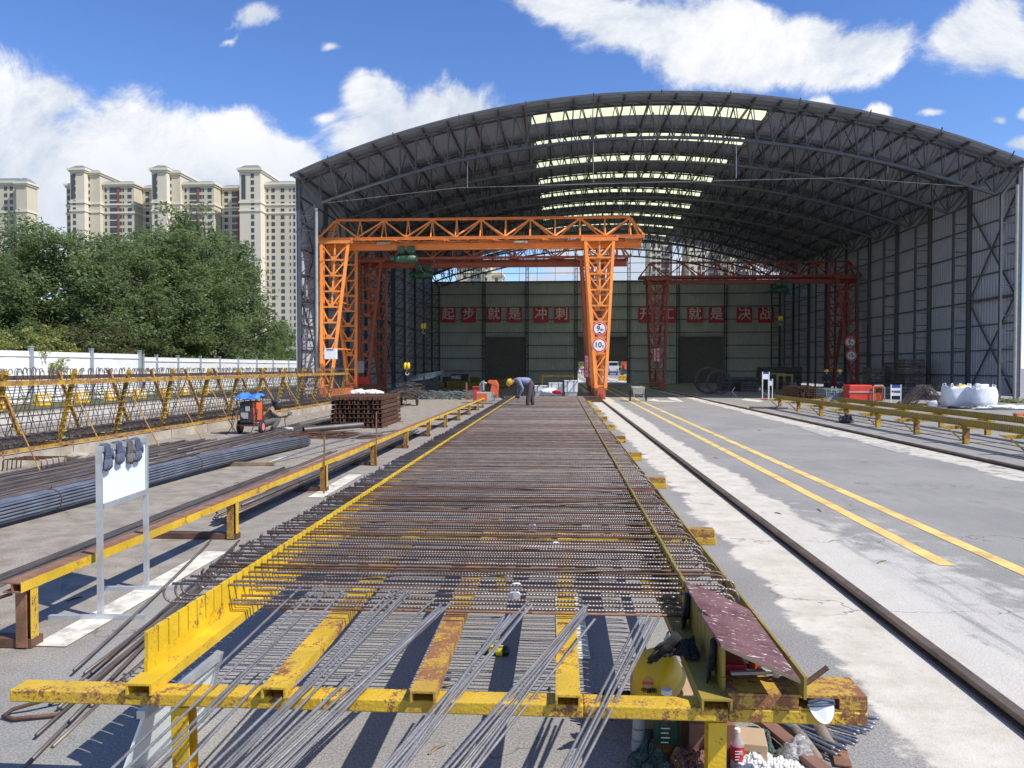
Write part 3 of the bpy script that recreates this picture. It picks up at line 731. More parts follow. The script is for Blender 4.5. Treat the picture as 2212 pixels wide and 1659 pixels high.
for c_, xa in ((cr1, -5.9), (cr2, -2.6)):   # festoon cable loops under the bottom chord
    for q in range(4):
        m = MB(); x = xa + q * (.55 if c_ is cr2 else .8); dp = (.9, 1.2, .8, 1.1)[q] * (1.5 if c_ is cr2 else .8)
        m.tube([(x + .5 * f / 8, .55, 9.38 - dp * math.sin(math.pi * f / 8)) for f in range(9)], .022, 5); m.build('festoon_cable', 'dark_machine', c_)
m = MB(); m.box(-8.5, -7.3, -3.3, -2.85, .75, 1.25); m.build('motor_cover', 'red_paint', cr2)
m = MB(); m.box(-8.3, -7.75, -3.1, -2.9, 1.5, 2.3); m.build('control_box', 'grey_machine', cr2)

def hoist(y, x, drop, label):
    t = thing('electric_hoist', label, 'hoist', (x, y, 8.42), group='hoists hanging from the cranes'); S_ = .86; drop /= S_
    m = MB(); m.lathe([(.1, -.78), (.28, -.75), (.30, -.5), (.26, -.48), (.30, -.4), (.33, .55), (.27, .6), (.27, .72), (.12, .78)], 20, (0, 0, 0), 'x'); m.build('drum', 'green_hoist', t, smooth=True)
    m = MB(); m.lathe([(.08, -1.18), (.2, -1.15), (.22, -.8), (.14, -.78)], 16, (0, 0, .06), 'x'); m.build('motor', 'green_hoist', t, smooth=True)
    for dx in (-.35, .35):
        m = MB(); m.box(dx - .26, dx + .26, -.30, -.16, .40, .88); m.box(dx - .26, dx + .26, .16, .30, .40, .88); m.box(dx - .16, dx + .16, -.15, .15, .33, .42)
        m.build('trolley', 'green_hoist', t, bevel=.03)
    m = MB(); m.tube([(-.62, .1, .3), (-.62, .1, -.25)], .02); m.tube([(-.03, -.1, -.3), (-.03, -.1, -drop + .25)], .014); m.tube([(.05, .1, -.3), (.05, .1, -drop + .25)], .014); m.build('rope', 'dark_machine', t)
    m = MB()
    for dx in (-.11, .11): m.lathe([(.05, dx - .09), (.22, dx - .08), (.26, dx), (.22, dx + .08), (.05, dx + .09)], 16, (0, 0, -drop), 'x')
    hb = m.build('hook_block', 'helmet_bright', t, smooth=True)
    m = MB(); m.tube([(0, 0, -drop - .2), (0, 0, -drop - .36), (-.10, 0, -drop - .46), (-.08, 0, -drop - .6), (.04, 0, -drop - .64), (.13, 0, -drop - .56), (.12, 0, -drop - .46)], [.03, .03, .04, .05, .05, .04, .02], 8); m.build('hook', 'grey_machine', hb)
    m = MB()
    pts = [(.7, 0, .1)] + [(.7 + 1.3 * i / 8, .1, .05 - 1.1 * math.sin(math.pi * i / 8)) for i in range(1, 8)] + [(2.05, .05, .2)]
    m.tube(pts, .022, 5); m.build('power_cable', 'dark_machine', t); t.scale = (S_,) * 3
    return t
hoist(46.3, -9.25, 6.45, 'green electric hoist with a yellow hook block under the sunlit crane beam')
hoist(54.6, -9.7, 3.6, 'dark green hoist in the shade under the second crane beam')
hoist(66.8, 18.6, 2.4, 'dark hoist under the rust-red crane beam in the right bay')

def round_sign(x, y, z, r, txt, unit, tri, label, rz=0):
    t = thing('round_sign', label, 'sign', (x, y, z), rz, group='round limit signs on the crane legs')
    m = MB(); m.lathe([(r, -.01), (r, .02)], 40, (0, 0, 0), 'y'); m.build('rim', 'sign_red', t)
    m = MB(); m.lathe([(r * .99, -.016), (r * .99, -.012)], 40, (0, 0, 0), 'y'); m.build('white_edge', 'sign_white', t)
    m = MB(); m.lathe([(r * .95, -.021), (r * .95, -.018)], 40, (0, 0, 0), 'y'); m.build('red_ring', 'sign_red', t)
    m = MB(); m.lathe([(r * .78, -.026), (r * .78, -.023)], 40, (0, 0, 0), 'y'); m.build('face', 'sign_white', t)
    if tri:
        m = MB()
        for s_ in (1, -1): m.prism([(-r * .36, -.030, s_ * r * .69), (r * .36, -.030, s_ * r * .69), (0, -.030, s_ * r * .42)], (0, .003, 0))
        m.build('arrowheads', 'sign_black', t)
    text_mesh('lettering', txt, r * 1.0, 'sign_black', t, (-r * .16, -.03, 0), FACE, bold=.012 * r, align='CENTER')
    text_mesh('lettering', unit, r * .62, 'sign_black', t, (r * (.32 if len(txt) < 2 else .50), -.03, -r * .12), FACE, bold=.008 * r)
round_sign(*at(1295, 710, 43.6), .40, '9', 'm', True, 'round white height limit sign reading 9m on the sunlit crane leg')
round_sign(*at(1294.5, 745.5, 43.3), .41, '10', 't', False, 'round white load limit sign reading 10t on the sunlit crane leg')
round_sign(*at(1836.5, 739, 63.4), .42, '9', 'm', True, 'round 9m height limit sign on the dark red crane leg by the right wall')
round_sign(*at(1839, 768, 63.2), .42, '10', 't', False, 'round 10t load limit sign on the dark red crane leg by the right wall')
def banner(p, w, h, label):
    t = thing('warning_banner', label, 'sign', p, group='red warning banners on the crane legs')
    m = MB(); m.box(-w / 2, w / 2, -.012, .012, -h / 2, h / 2); m.build('panel', 'red_sign', t)
    for x, s_ in ((w * .22, '禁止停留'), (-w * .22, '轨道运行区域')):
        n = len(s_)
        for i, ch in enumerate(s_):
            zz = h * .40 - (h * .80) * i / (n - 1); text_mesh('lettering', ch, min(w * .40, h * .92 / n), 'white_letter', t, (x, -.018, zz), FACE, bold=.006)
banner(at(1418, 767, 64.0), .62, 1.08, 'red banner with white characters on the left leg of the right bay crane')
banner(at(1272, 792, 51.7), .62, 1.5, 'red banner half hidden behind the sunlit right crane leg')
# ================================================================== rebar jig in the foreground
ZB, ZC, ZP = 0.48, 0.530, 0.712      # top of cross beams, of channels, of slotted plates
jig = thing('rebar_jig', 'long yellow welded steel jig with slotted rails carrying the rebar hairpins', 'jig', (-.6, 18, 0))
TR = [3.31, 6.55, 9.55, 12.35, 15.3, 18.3, 21.3, 24.3, 27.3, 30.4, 32.6]
for i, y in enumerate(TR):
    m = MB()
    if i == 0:
        for a, b in ((-2.42, -1.02), (-1.019, .10), (.101, .70), (.701, 1.265)): m.bar((a, y - .022, ZB - .028), (b, y - .022, ZB - .028), .115, .056)
    else: m.bar((-2.1, y, ZB - .032), (1.3, y, ZB - .032), .11, .064)
    cb = m.build('cross_beam', 'yellow_rusty' if i == 0 else 'yellow_paint', jig, True, bevel=.006)
    for x in (-1.66, .66) if i == 0 else (-1.7, -.5, .72):
        m = MB(); m.hbeam((x, y, 0), (x, y - .02, ZB - .066), .075, .085, .010, (0, 1, 0)); m.box(x - .09, x + .09, y - .09, y + .09, 0.001, .012); m.build('leg', 'yellow_paint' if i == 0 else 'yellow_rusty', jig, True)
    if i == 0:
        m = MB()   # open-fronted rusty box on the right end
        x0, x1, y0, y1, z0, z1 = .70, 1.262, y - .078, y + .12, ZB + .002, .546
        m.box(x0, x1, y0, y1, z1 - .012, z1); m.box(x0, x1, y0 + .001, y1, z0, z0 + .008)
        m.box(x0, .985, y0 - .001, y0 + .012, z0 + .009, z1 - .013); m.box(1.15, x1, y0 - .001, y0 + .012, z0 + .009, z1 - .013); m.box(x0 + .01, x1 - .01, y1 - .012, y1 - .001, z0 + .009, z1 - .013)
        m.build('box_section', 'yellow_worn', jig, True)
    elif y < 26:
        m = MB(); m.bar((.75, y, ZB + .034), (1.285, y, ZB + .034), .10, .064); m.build('box_section', 'yellow_worn', jig, True)
for k, (x, w) in enumerate([((G(a, yy, ZC).x + G(b, yy, ZC).x) / 2, G(b, yy, ZC).x - G(a, yy, ZC).x) for a, b, yy in ((296, 352, 1459), (568, 622, 1480), (884, 940, 1496), (1200, 1254, 1499), (1509, 1573, 1493))]):
    y = 3.24; seg = [3.24, 9.6, 15.4, 21.3, 27.2, 32.7]
    for a, b in zip([3.205] + seg[1:], seg[1:]):
        m = MB(); m.chan((x, a, (ZB + ZC) / 2 + .001), (x, b - .004, (ZB + ZC) / 2 + .001), w, ZC - ZB, .009); m.build('channel', ('yellow_paint', 'yellow_rusty', 'yellow_worn', 'yellow_rusty', 'yellow_dull')[k], jig, True)
def slotted(x, y0, y1, z0, z1, pitch, mt, name='slotted_plate', th=.016, slot=.013, depth=.125):
    """comb plate: a low strip with teeth between narrow slots"""
    zs = z1 - depth; y = y0
    while y < y1:
        yb = min(y + 6.0, y1); m = MB(); m.box(x - th / 2, x + th / 2, y, yb, z0, zs)
        k = y
        while k < yb - pitch * .5:
            j = random.uniform(-.002, .002)
            m.box(x - th / 2 + j * .3, x + th / 2 + j * .3, k + slot * .5, min(k + pitch - slot * .5, yb), zs + .0005, z1 + j); k += pitch
        m.build(name, mt, jig if name == 'slotted_plate' else jig, True); y = yb
PITCH_ = .0955
slotted(-1.853, 3.33, 32.6, ZC - .03, ZP, PITCH_, 'yellow_plate')
slotted(.692, 3.29, 32.6, ZC - .03, ZP, PITCH_, 'yellow_dull')
for a, b in zip([3.18, 9.6, 15.4, 21.3, 27.2], [9.59, 15.39, 21.29, 27.19, 32.6]):
    m = MB(); m.box(.990, 1.002, a, b, .5485, .642); m.build('edge_plate', 'yellow_dull', jig, True)  # its shade is put into the dull yellow colour
m = MB(); m.tube([(1.01, 3.22, .60), (1.10, 3.23, .665)], .011, 8); m.build('stub_bar', 'dark_rust', jig, True)
m = MB()
for k in range(24): m.bar((-1.85, 8.0 + k * 1.0, ZB + .02), (.6, 8.0 + k * 1.0, ZB + .02), .05, .03)
m.build('spacer_bars', 'yellow_worn', jig, True)

# hairpins
def ribbed(m, pts, r, n=6): m.tube(pts, r, n)
def hairpin_mesh(xl, xr, h, wob):
    pts = []; r = h / 2
    N = 7
    for i in range(N + 1): pts.append((xl + r + (xr - xl - 2 * r) * i / N, random.uniform(-wob, wob) if 0 < i < N else 0, h + random.uniform(-wob, wob) * .3))
    for k in range(1, 8): t = math.pi * k / 8; pts.append((xr - r + r * math.sin(t), 0, r + r * math.cos(t)))
    sh = random.uniform(-.012, .012)
    for i in range(N + 1): pts.append((xr - r - (xr - xl - 2 * r) * i / N, sh + (random.uniform(-wob, wob) if 0 < i < N else 0), random.uniform(-wob, wob) * .3))
    for k in range(1, 7): t = math.pi * k / 8; pts.append((xl + r - r * math.sin(t), sh * (1 - k / 7), r - r * math.cos(t)))
    return pts
protos = []
for k in range(6):
    m = MB(); m.tube(hairpin_mesh(-2.20 + random.uniform(-.02, .02) + .63, .95 + random.uniform(-.03, .02) + .63, .106, .004), .0075, 7)
    protos.append(m.build('rebar_hairpin', 'rebar_dark' if k < 4 else 'rust_steel', smooth=True))
NH = 296; y = 4.17; first = True
for i in range(NH):
    k = i if i < 6 else random.choice((0, 1, 2, 3, 0, 1, 2, 3, 4, 5)); yy = y + i * PITCH_ + random.uniform(-.008, .008)
    o = protos[k] if i < 6 else protos[k].copy()
    if i >= 6: COL.objects.link(o)
    o.location = (-.63 + random.gauss(0, .018), yy, .578 + random.uniform(-.004, .004)); o.rotation_euler = (random.gauss(0, .04), 0, random.gauss(0, .004))
    zone = 'steel hairpin bar lying across the slotted rails in the near half of the jig' if yy < 14 else 'steel hairpin bar lying across the slotted rails in the far half of the jig'
    grp = 'hairpin bars in the near half of the jig' if yy < 14 else 'hairpin bars in the far half of the jig'
    if i == 0: zone = 'frontmost hairpin bar on the jig, just behind the loose shiny bars'; grp = None
    tag(o, zone, 'rebar', grp)
# straight rods poked under the hairpins, front row
m = MB(); m.tube([(-1.60, 4.10, .585), (-.4, 4.10, .588), (.69, 4.09, .590)], .0075, 8); tag(m.build('rebar', 'rust_plate', world=True, smooth=True), 'bright rust-orange bar in the lowest front slot of the jig', 'rebar')
for k, (a, b) in enumerate(((4.3, 4.6), (5.2, 5.05), (6.4, 6.9), (7.7, 7.5))):
    m = MB(); m.tube([(-1.5, a, .702), (-.3, (a + b) / 2, .704), (.60, b, .702)], .0064, 7)
    tag(m.build('rebar', 'rebar_dark', world=True, smooth=True), 'loose straight bar lying slightly askew on top of the hairpins', 'rebar', 'loose bars askew on the hairpins')
# white plastic spacers hanging between bars
for k, (px, py, z) in enumerate(((1111, 1287, .58), (1115, 1270, .60), (1200, 1180, .6), (1150, 1140, .6), (1265, 1135, .6))):
    p = G(px, py, z); m = MB(); m.lathe([(.012, -.012), (.034, -.012), (.036, 0), (.034, .012), (.012, .012)], 16, (0, 0, 0), 'y'); o = m.build('spacer_wheel', 'plastic_white'); o.location = p; o.rotation_euler = (R(18), 0, .2)
    tag(o, 'small white plastic spacer wheel caught between the jig bars', 'spacer', 'spacer wheels on the jig')

# loose shiny bars over the front beam
LO = [  # tip px, py, lower px, py, bundle
    (660, 1258, 243, 1659, 0), (703, 1255, 275, 1659, 0), (717, 1265, 318, 1659, 0), (690, 1290, 338, 1659, 0), (741, 1276, 392, 1659, 0),
    (846, 1277, 462, 1650, 1), (866, 1275, 476, 1659, 1), (875, 1280, 492, 1659, 1), (900, 1265, 520, 1659, 1), (834, 1303, 505, 1645, 1),
    (940, 1292, 545, 1659, 2), (953, 1306, 566, 1659, 2), (952, 1318, 584, 1659, 2), (972, 1304, 600, 1659, 2), (958, 1312, 618, 1659, 2),
    (1143, 1296, 826, 1659, 3), (1148, 1308, 842, 1659, 3), (1111, 1325, 835, 1659, 3), (1102, 1327, 858, 1659, 3), (1133, 1323, 872, 1659, 3),
    (1271, 1306, 962, 1659, 4), (1265, 1320, 976, 1659, 4), (1261, 1330, 992, 1659, 4), (1285, 1337, 1030, 1659, 4), (1268, 1325, 1008, 1659, 4),
    (1385, 1328, 1215, 1659, 5), (1402, 1327, 1228, 1659, 5), (1405, 1336, 1240, 1659, 5), (1424, 1333, 1256, 1659, 5)]
BN = ['leftmost fan of loose bars', 'second fan of loose bars from the left', 'third fan of loose bars from the left', 'fan of loose bars right of the middle channel', 'fan of loose bars over the narrow channel', 'rightmost fan of loose bars beside the yellow helmet']
def rebar_rib_mesh(L, r=.0064, step=.0125, n=7):
    m = MB(); k = int(L / step); pts = []; rr = []
    for i in range(k + 1): pts.append((0, 0, -i * step)); rr.append(r * (1.13 if i % 2 else .90))
    m.tube(pts, rr, n); return m
rb0 = None; cnt = {}
for k in range(len(LO) - 1, -1, -1):   # a second thinner layer of each fan
    a = LO[k]
    if a[4] > 0 and k % 2 == 0: LO.append((a[0] - 9 + random.uniform(-5, 5), a[1] + random.uniform(-2, 12), a[2] + 6 + random.uniform(-9, 9), a[3], a[4]))
for tx, ty, lx, ly, b in LO:
    j = cnt.get(b, 0); cnt[b] = j + 1
    tip = G(tx, ty, .635 + .012 * (j % 3)); f = (1500 - ty) / (ly - ty); qx = tx + (lx - tx) * f
    q = G(qx, 1500, ZB + .008 + (.013 if j % 3 == 2 else 0)); d = (tip - q).normalized()
    if rb0 is None: rb0 = rebar_rib_mesh(4.6).build('rebar', 'rebar_shiny', smooth=True); o = rb0
    else: o = rb0.copy(); COL.objects.link(o)
    o.location = tip; o.rotation_euler = d.to_track_quat('Z', 'Y').to_euler()
    tag(o, 'shiny ribbed bar in the ' + BN[b], 'rebar', BN[b] + ' on the front beam')

# ------------------------------------------------------------------ long yellow stand on the left
st = thing('steel_rail_stand', 'long low yellow steel beam on short posts running left of the jig', 'rail stand', (-3.62, 20, 0))
POST = [5.0, 8.3, 11.6, 14.75, 17.9, 21.0, 24.2, 27.4, 30.6, 33.8, 36.0]
m = MB()
for a, b in zip([4.86] + POST[1:], POST[1:] + [36.2]):
    if b > a: m.hbeam((-3.615, a, .442), (-3.615, b - .003, .442), .125, .07, .010)
m.build('top_beam', ['rust_plate'], st, True)
m = MB()   # painted right-hand side of the beam
for a, b in zip([4.86] + POST[1:], POST[1:] + [36.2]): m.box(-3.5520, -3.5505, a + .002, b - .002, .408, .4765)
m.build('painted_side', 'yellow_paint', st, True)
for y in POST:
    m = MB(); m.hbeam((-3.615, y, .013), (-3.615, y, .406), .075, .11, .010, (0, 1, 0)); m.build('post', 'rust_plate' if y < 6 else 'yellow_worn', st, True)
    m = MB(); m.box(-3.5595, -3.557, y - .038, y + .038, .014, .405); m.build('painted_face', 'yellow_paint', st, True)
    m = MB(); m.bar((-4.75, y + .02, .035), (-3.555, y + .02, .035), .12, .06); m.build('foot', 'dark_rust', st, True)
    m = MB(); m.tube([(-4.6, y, .07), (-3.72, y, .36)], .013, 6); m.build('brace', 'dark_rust', st, True)
for x, y, h in ((-3.53, 11.35, .86), (-3.52, 14.6, 1.05)):
    m = MB(); m.bar((x, y, 0), (x + .01, y, h), .022, .02); tag(m.build('angle_stake', 'rust_plate', world=True), 'rusty upright steel stake beside the %s post of the long yellow stand' % ('third' if y < 12 else 'fourth'), 'stake')

# ------------------------------------------------------------------ white board with gloves
def glove_mesh(m, L=.22, flat=.018, curl=0.0):
    """glove hanging cuff up: cuff at z=0, fingers toward -z, palm in the x-z plane"""
    m.tube([(0, 0, .0), (0, 0, -.04), (.003, .004, -.08), (.002, .006, -.125)], [.040, .038, .045, .046], 10)
    for k in range(4):
        x = -.034 + .023 * k; ln = (.070, .085, .080, .060)[k]
        m.tube([(x, .004, -.115), (x * 1.12, .010, -.115 - ln * .55), (x * 1.18, .010 + curl, -.115 - ln)], [.0125, .0120, .0085], 7)
    m.tube([(-.038, .004, -.065), (-.062, .008, -.095), (-.068, .012, -.128)], [.014, .0125, .009], 7)
def squash(m, k, axis=1):
    m.v = [tuple(c * (k if i == axis else 1) for i, c in enumerate(v)) for v in m.v]
def glove(name_loc, rot, mt, label, group=None, curl=.0, k=.45):
    m = MB(); glove_mesh(m, curl=curl); squash(m, k); o = m.build('work_glove', mt, smooth=True); o.location = name_loc; o.rotation_euler = rot
    tag(o, label, 'glove', group); return o
bx_, ya, yb = -3.505, 5.62, 6.38
RB0 = len(bpy.data.objects)
bd = thing('display_board', 'blank white board on galvanised legs standing by the yellow stand', 'board', (bx_, 6.0, 0))
for y in (ya, yb):
    m = MB(); m.bar((bx_, y, .035), (bx_, y, 1.30), .036, .036, (0, 1, 0)); m.build('leg', 'galvanised', bd, True)
    m = MB(); m.bar((bx_ - .36, y - .045, .018), (bx_ + .36, y - .045, .018), .04, .035); m.build('foot', 'galvanised', bd, True)
for z in (1.28, .84): m = MB(); m.bar((bx_, ya + .024, z), (bx_, yb - .024, z), .04, .045); m.build('rail', 'galvanised', bd, True)
m = MB(); m.box(bx_ - .008, bx_ + .008, ya + .025, yb - .025, .863, 1.257); m.build('panel', 'board_white', bd, True)
for k, (y, z, s_) in enumerate(((5.70, 1.30, .28), (5.88, 1.325, .22), (6.05, 1.32, .2), (6.19, 1.325, .2))):
    m = MB(); sl = (.20, .12, .02, .22)[k] * .6; L_ = (.125, .10, .12, .115)[k]   # limp glove folded over the top rail
    path = [(-.030, -.11), (-.030, -.03), (-.022, .004), (0, .016), (.022, .004), (.030, -.03), (.033, -.06), (.036, -L_)]
    pp = []
    for q in range(len(path) - 1):
        for f in (0, .25, .5, .75): pp.append((path[q][0] + (path[q + 1][0] - path[q][0]) * f, path[q][1] + (path[q + 1][1] - path[q][1]) * f))
    pp.append(path[-1]); W_ = lambda i, b: .007 * mnoise.noise(Vector((i * .55 + 7 * k, b * 22, k * 3.3)))
    gr = [[(a + W_(i, b) * (1 if abs(a) > .02 else .3), (i / 9 - .5) * .085 * (1 - .10 * math.sin(max(0, min(1, -b / .1)) * 3.1)) - max(0, a) * sl * 18 * abs(b), b + (abs(W_(i, b)) * .6 if b > 0 else 0)) for i in range(10)] for a, b in pp]
    for r_ in range(len(gr) - 1):
        for i in range(9): m.quad(gr[r_][i], gr[r_][i + 1], gr[r_ + 1][i + 1], gr[r_ + 1][i])
    for q in range(4):
        a, b, c_ = gr[-1][(1, 3, 6, 8)[q]]; m.tube([(a, b, c_ + .02), (a + .004, b - sl * .10, c_ - .03), (a + .002, b - sl * .2 + .004 * (q - 1.5), c_ - .062 + .012 * abs(q - 1.4))], [.012, .0125, .008], 6)
    a, b, c_ = gr[-6][9]; m.tube([(a, b, c_ + .02), (a + .004, b + .02, c_ - .02), (a + .003, b + .026, c_ - .055)], [.013, .012, .008], 6)
    o = m.build('work_glove', 'glove_navy' if k != 2 else 'glove_grey', smooth=True); so = o.modifiers.new('thick', 'SOLIDIFY'); so.thickness = .010; so.offset = 0; o.location = (bx_, y, 1.296)
    tag(o, ('first dark blue glove draped over the near end of the white board', 'second dark blue glove draped over the white board', 'grey glove draped over the white board between blue ones', 'dark blue glove at the far end of the gloves on the white board')[k], 'glove', 'gloves drying on the white board')
for o_ in list(bpy.data.objects):
    if o_.name.startswith('work_glove'): v_ = Vector((o_.location.x - bx_, o_.location.y - 6.0, 0)); v_.rotate(Matrix.Rotation(.076, 3, 'Z')); o_.location.x, o_.location.y = bx_ + v_.x, 6.0 + v_.y; o_.rotation_euler.z += .076
bd.rotation_euler.z = .076
b2 = thing('display_board', 'second white board leaning low under the left end of the front beam', 'board', (-1.92, 3.6, 0))
m = MB(); m.prism([(-1.925, 3.98, .02), (-1.98, 3.3, .02), (-1.86, 3.3, .34), (-1.83, 3.96, .34)], (.012, 0, 0)); m.build('panel', 'board_white', b2, True)
m = MB(); m.bar((-1.92, 4.0, 0), (-1.815, 3.985, .38), .04, .04, (0, 1, 0)); m.build('upright', 'galvanised', b2, True)
m = MB(); m.bar((-1.985, 3.28, .02), (-1.93, 3.97, .02), .04, .035); m.build('lower_rail', 'galvanised', b2, True)
m = MB(); m.bar((-1.85, 3.28, .36), (-1.82, 3.97, .36), .04, .035); m.build('upper_rail', 'galvanised', b2, True)

# ------------------------------------------------------------------ rebar on the ground at the left
def bundle(name, label, path, rad, n, rb, mt, ties=(), group=None):
    t = thing(name, label, 'rebar bundle', (path[0][0], path[0][1], 0), group=group); m = MB()
    offs = []
    for ring in range(4):
        k = (1, 6, 12, 18)[ring]
        for q in range(k): a = 2 * math.pi * q / k + ring * .4; offs.append((math.cos(a) * ring * rad / 3, math.sin(a) * ring * rad / 3))
    for q in range(n):
        ox, oz = offs[q % len(offs)]; e0, e1 = random.uniform(-.05, .05), random.uniform(-.06, .06)
        pts = []
        for i, p in enumerate(path):
            w = random.uniform(.9, 1.08); pts.append((p[0] + ox * w, p[1] + (e0 if i == 0 else e1 if i == len(path) - 1 else 0), max(rb, p[2] + oz * w)))
        m.tube(pts, rb, 7)
    m.build('bars', mt, t, True, smooth=True)
    for y in ties:
        for i in range(len(path) - 1):
            if path[i][1] <= y <= path[i + 1][1]:
                f = (y - path[i][1]) / (path[i + 1][1] - path[i][1]); c_ = [path[i][k] + (path[i + 1][k] - path[i][k]) * f for k in range(3)]
                m = MB(); m.tube([(c_[0] + math.cos(a) * (rad + .022), y + .01 * math.sin(3 * a), c_[2] + math.sin(a) * (rad + .022)) for a in [2 * math.pi * k / 16 for k in range(17)]], .006, 5)
                m.tube([(c_[0], y, c_[2] + rad + .02), (c_[0] + .03, y - .03, c_[2] + rad + .07)], .005, 5); m.build('tie_wire', 'dark_rust', t, True)
    return t
bundle('rebar_bundle', 'thick tied bundle of new blue-grey bars on timber blocks at the left', [(-6.75, 4.0, .17), (-6.68, 7.5, .17), (-6.52, 11.0, .18), (-6.40, 13.5, .20), (-6.22, 16.3, .17), (-6.08, 18.1, .13)], .125, 37, .0165, 'rebar_new', (9.6, 13.2, 17.6))
for x, y, rz, lab in ((-6.0, 14.5, .1, 'short timber block under the tied rebar bundle near its far end'), (-6.6, 7.2, .05, 'timber block under the near end of the tied rebar bundle')):
    m = MB(); m.box(-.5, .5, -.06, .06, 0, .07); o = m.build('timber_block', 'timber', bevel=.006); o.location = (x, y, .001); o.rotation_euler = (0, 0, rz); tag(o, lab, 'timber')
# individually lying bars: one mesh per length, copied
def lying(name, L, r, bend):
    m = MB(); N = 8; m.tube([(bend * math.sin(math.pi * i / N), L * i / N, r) for i in range(N + 1)], r, 6); return m.build(name, 'rebar_long', smooth=True)
LB = [lying('rebar', 11.6, .014, .03), lying('rebar', 9.0, .014, -.04), lying('rebar', 12.0, .017, .05), lying('rebar', 3.6, .010, .02)]
used = set()
def lay(k, x, y, z, rz, label, group, mt=None):
    o = LB[k] if k not in used else LB[k].copy()
    if k in used: COL.objects.link(o)
    used.add(k); o.location = (x, y, z); o.rotation_euler = (0, 0, rz); tag(o, label, 'rebar', group)
for i in range(50): lay(random.choice((0, 1, 2)), -7.15 - .045 * i + random.gauss(0, .04), 5.2 + random.uniform(-.8, 2.0), (i % 3) * .02, random.gauss(-.004, .006), 'long dark bar in the flat layer between tied bundle and plinth', 'bars lying left of the tied bundle')
for i in range(34): lay(random.choice((0, 1, 2)), -7.1 - .045 * i + random.gauss(0, .04), 15.2 + random.uniform(-1.0, 2.5), (i % 3) * .022, random.gauss(.012, .012), 'long dark bar in the flat layer in front of the crouching welder', 'bars lying in front of the welder')
for i in range(16): lay(random.choice((0, 2)), -9.2 - .04 * i + random.gauss(0, .03), 6.5 + random.uniform(0, 1.0), (i % 3) * .024, random.gauss(-.02, .01), 'long dark bar close along the concrete plinth of the rebar cage', 'bars along the concrete plinth')
for i in range(16): lay(random.choice((0, 1, 2)), -7.2 - .05 * i, 26.5 + random.uniform(0, 2), (i % 2) * .03, random.gauss(.03, .015), 'long dark bar beside the stack of channels, running back toward the shed', 'bars beyond the channel stack')
for i in range(7): lay(random.choice((1, 2)), -4.78 - .035 * i + random.gauss(0, .012), 4.6 + random.uniform(0, .8), .011 * (i % 2), .02 + random.gauss(0, .003), 'thin bar in the narrow row left of the yellow stand', 'bars in the row left of the stand')
for i in range(30): lay(random.choice((0, 2)), -4.02 - .018 * (i % 9) + random.gauss(0, .01), 9.0 + random.uniform(-.15, .6), .072 + .022 * (i // 9), random.gauss(-.002, .003), 'dark bar in the pile lying on the feet of the yellow stand', 'bars on the feet of the stand')
for i in range(12): lay(3, -2.50 - .04 * i + random.gauss(0, .02), 3.5 + .07 * i + random.uniform(-.2, .45), (i % 3) * .018, .16 + random.gauss(0, .035), 'bar in the loose pile on the ground under the left ends of the hairpins', 'bars under the left hairpin ends')
# ================================================================== rebar cage rack on its concrete plinth (left)
pl = MB()
for k in range(8): pl.box(-11.65, -10.42, 8.0 + 3.75 * k, 11.74 + 3.75 * k, 0, .22)
tag(pl.build('concrete_plinth', 'concrete', world=True), 'low stained concrete plinth under the yellow cage rack', 'plinth')
rk = thing('cage_rack', 'rusty yellow rack of outward leaning posts holding the long rebar cage', 'rack', (-11.1, 22, 0))
RY = [9.6, 11.7, 13.79, 15.87, 17.95, 20.07, 22.2, 24.3, 26.4, 28.5, 30.6, 32.7, 34.8, 36.9]
for y in RY:
    m = MB(); m.bar((-11.7, y, .262), (-10.45, y, .262), .12, .08); m.build('base_beam', 'yellow_worn', rk, True)
    for xb, xt, s_ in ((-10.70, -10.32, 1), (-11.52, -12.12, -1)):
        m = MB(); p, q = Vector((xb, y, .30)), Vector((xt, y, 1.84)); m.hbeam(p, q, .062, .085, .010, (1, 0, 0))
        for k in range(11):
            c_ = p.lerp(q, .07 + .088 * k); m.box(c_.x - .055, c_.x + .055, c_.y - .062, c_.y - .044, c_.z - .009, c_.z + .009); m.box(c_.x + (.045 if s_ > 0 else -.095), c_.x + (.095 if s_ > 0 else -.045), c_.y - .05, c_.y + .05, c_.z - .010, c_.z + .010)
        m.build('post', 'yellow_rusty' if s_ > 0 else 'yellow_worn', rk, True)
    m = MB(); m.tube([(-10.36, y + .05, 1.36), (-9.35, y - .45, .03)], .0125, 6); m.build('brace', 'yellow_worn', rk, True)
    m = MB(); m.tube([(-10.40, y + .9, 1.58), (-10.72, y + .35, .32)], .011, 5); m.build('brace', 'dark_rust', rk, True)
for x, z, mt in ((-10.30, 1.59, 'yellow_worn'), (-12.1, 1.66, 'dark_rust'), (-10.47, .285, 'yellow_worn'), (-11.62, .285, 'yellow_worn')):
    for a, b in zip(RY[:-1:3], RY[3::3] + [RY[-1] + .2]):
        m = MB(); m.bar((x, a - .1, z), (x, b - .105, z), .07 if z > 1 else .06, .10 if z > 1 else .06); m.build('longitudinal_beam', mt, rk, True)
cg = thing('rebar_cage', 'long V-shaped cage of tied rebar with hooped tops in the yellow rack', 'rebar cage', (-11.1, 22, 0))
def cage_bars(zl, off, ends):
    for k in range(len(zl)):
        z = zl[k]; f = (z - .3) / 1.54
        for x in (-10.62 + .38 * f - off, -11.60 - .60 * f + off):
            m = MB(); pts = [(x + random.gauss(0, .006), 9.2 + i * 3.9, z + random.gauss(0, .008)) for i in range(8)]; pts[-1] = (x, 36.6 + random.uniform(-.4, .5), z)
            m.tube(pts, .008, 5); m.build('longitudinal_bar', 'rebar_cage', cg, True)
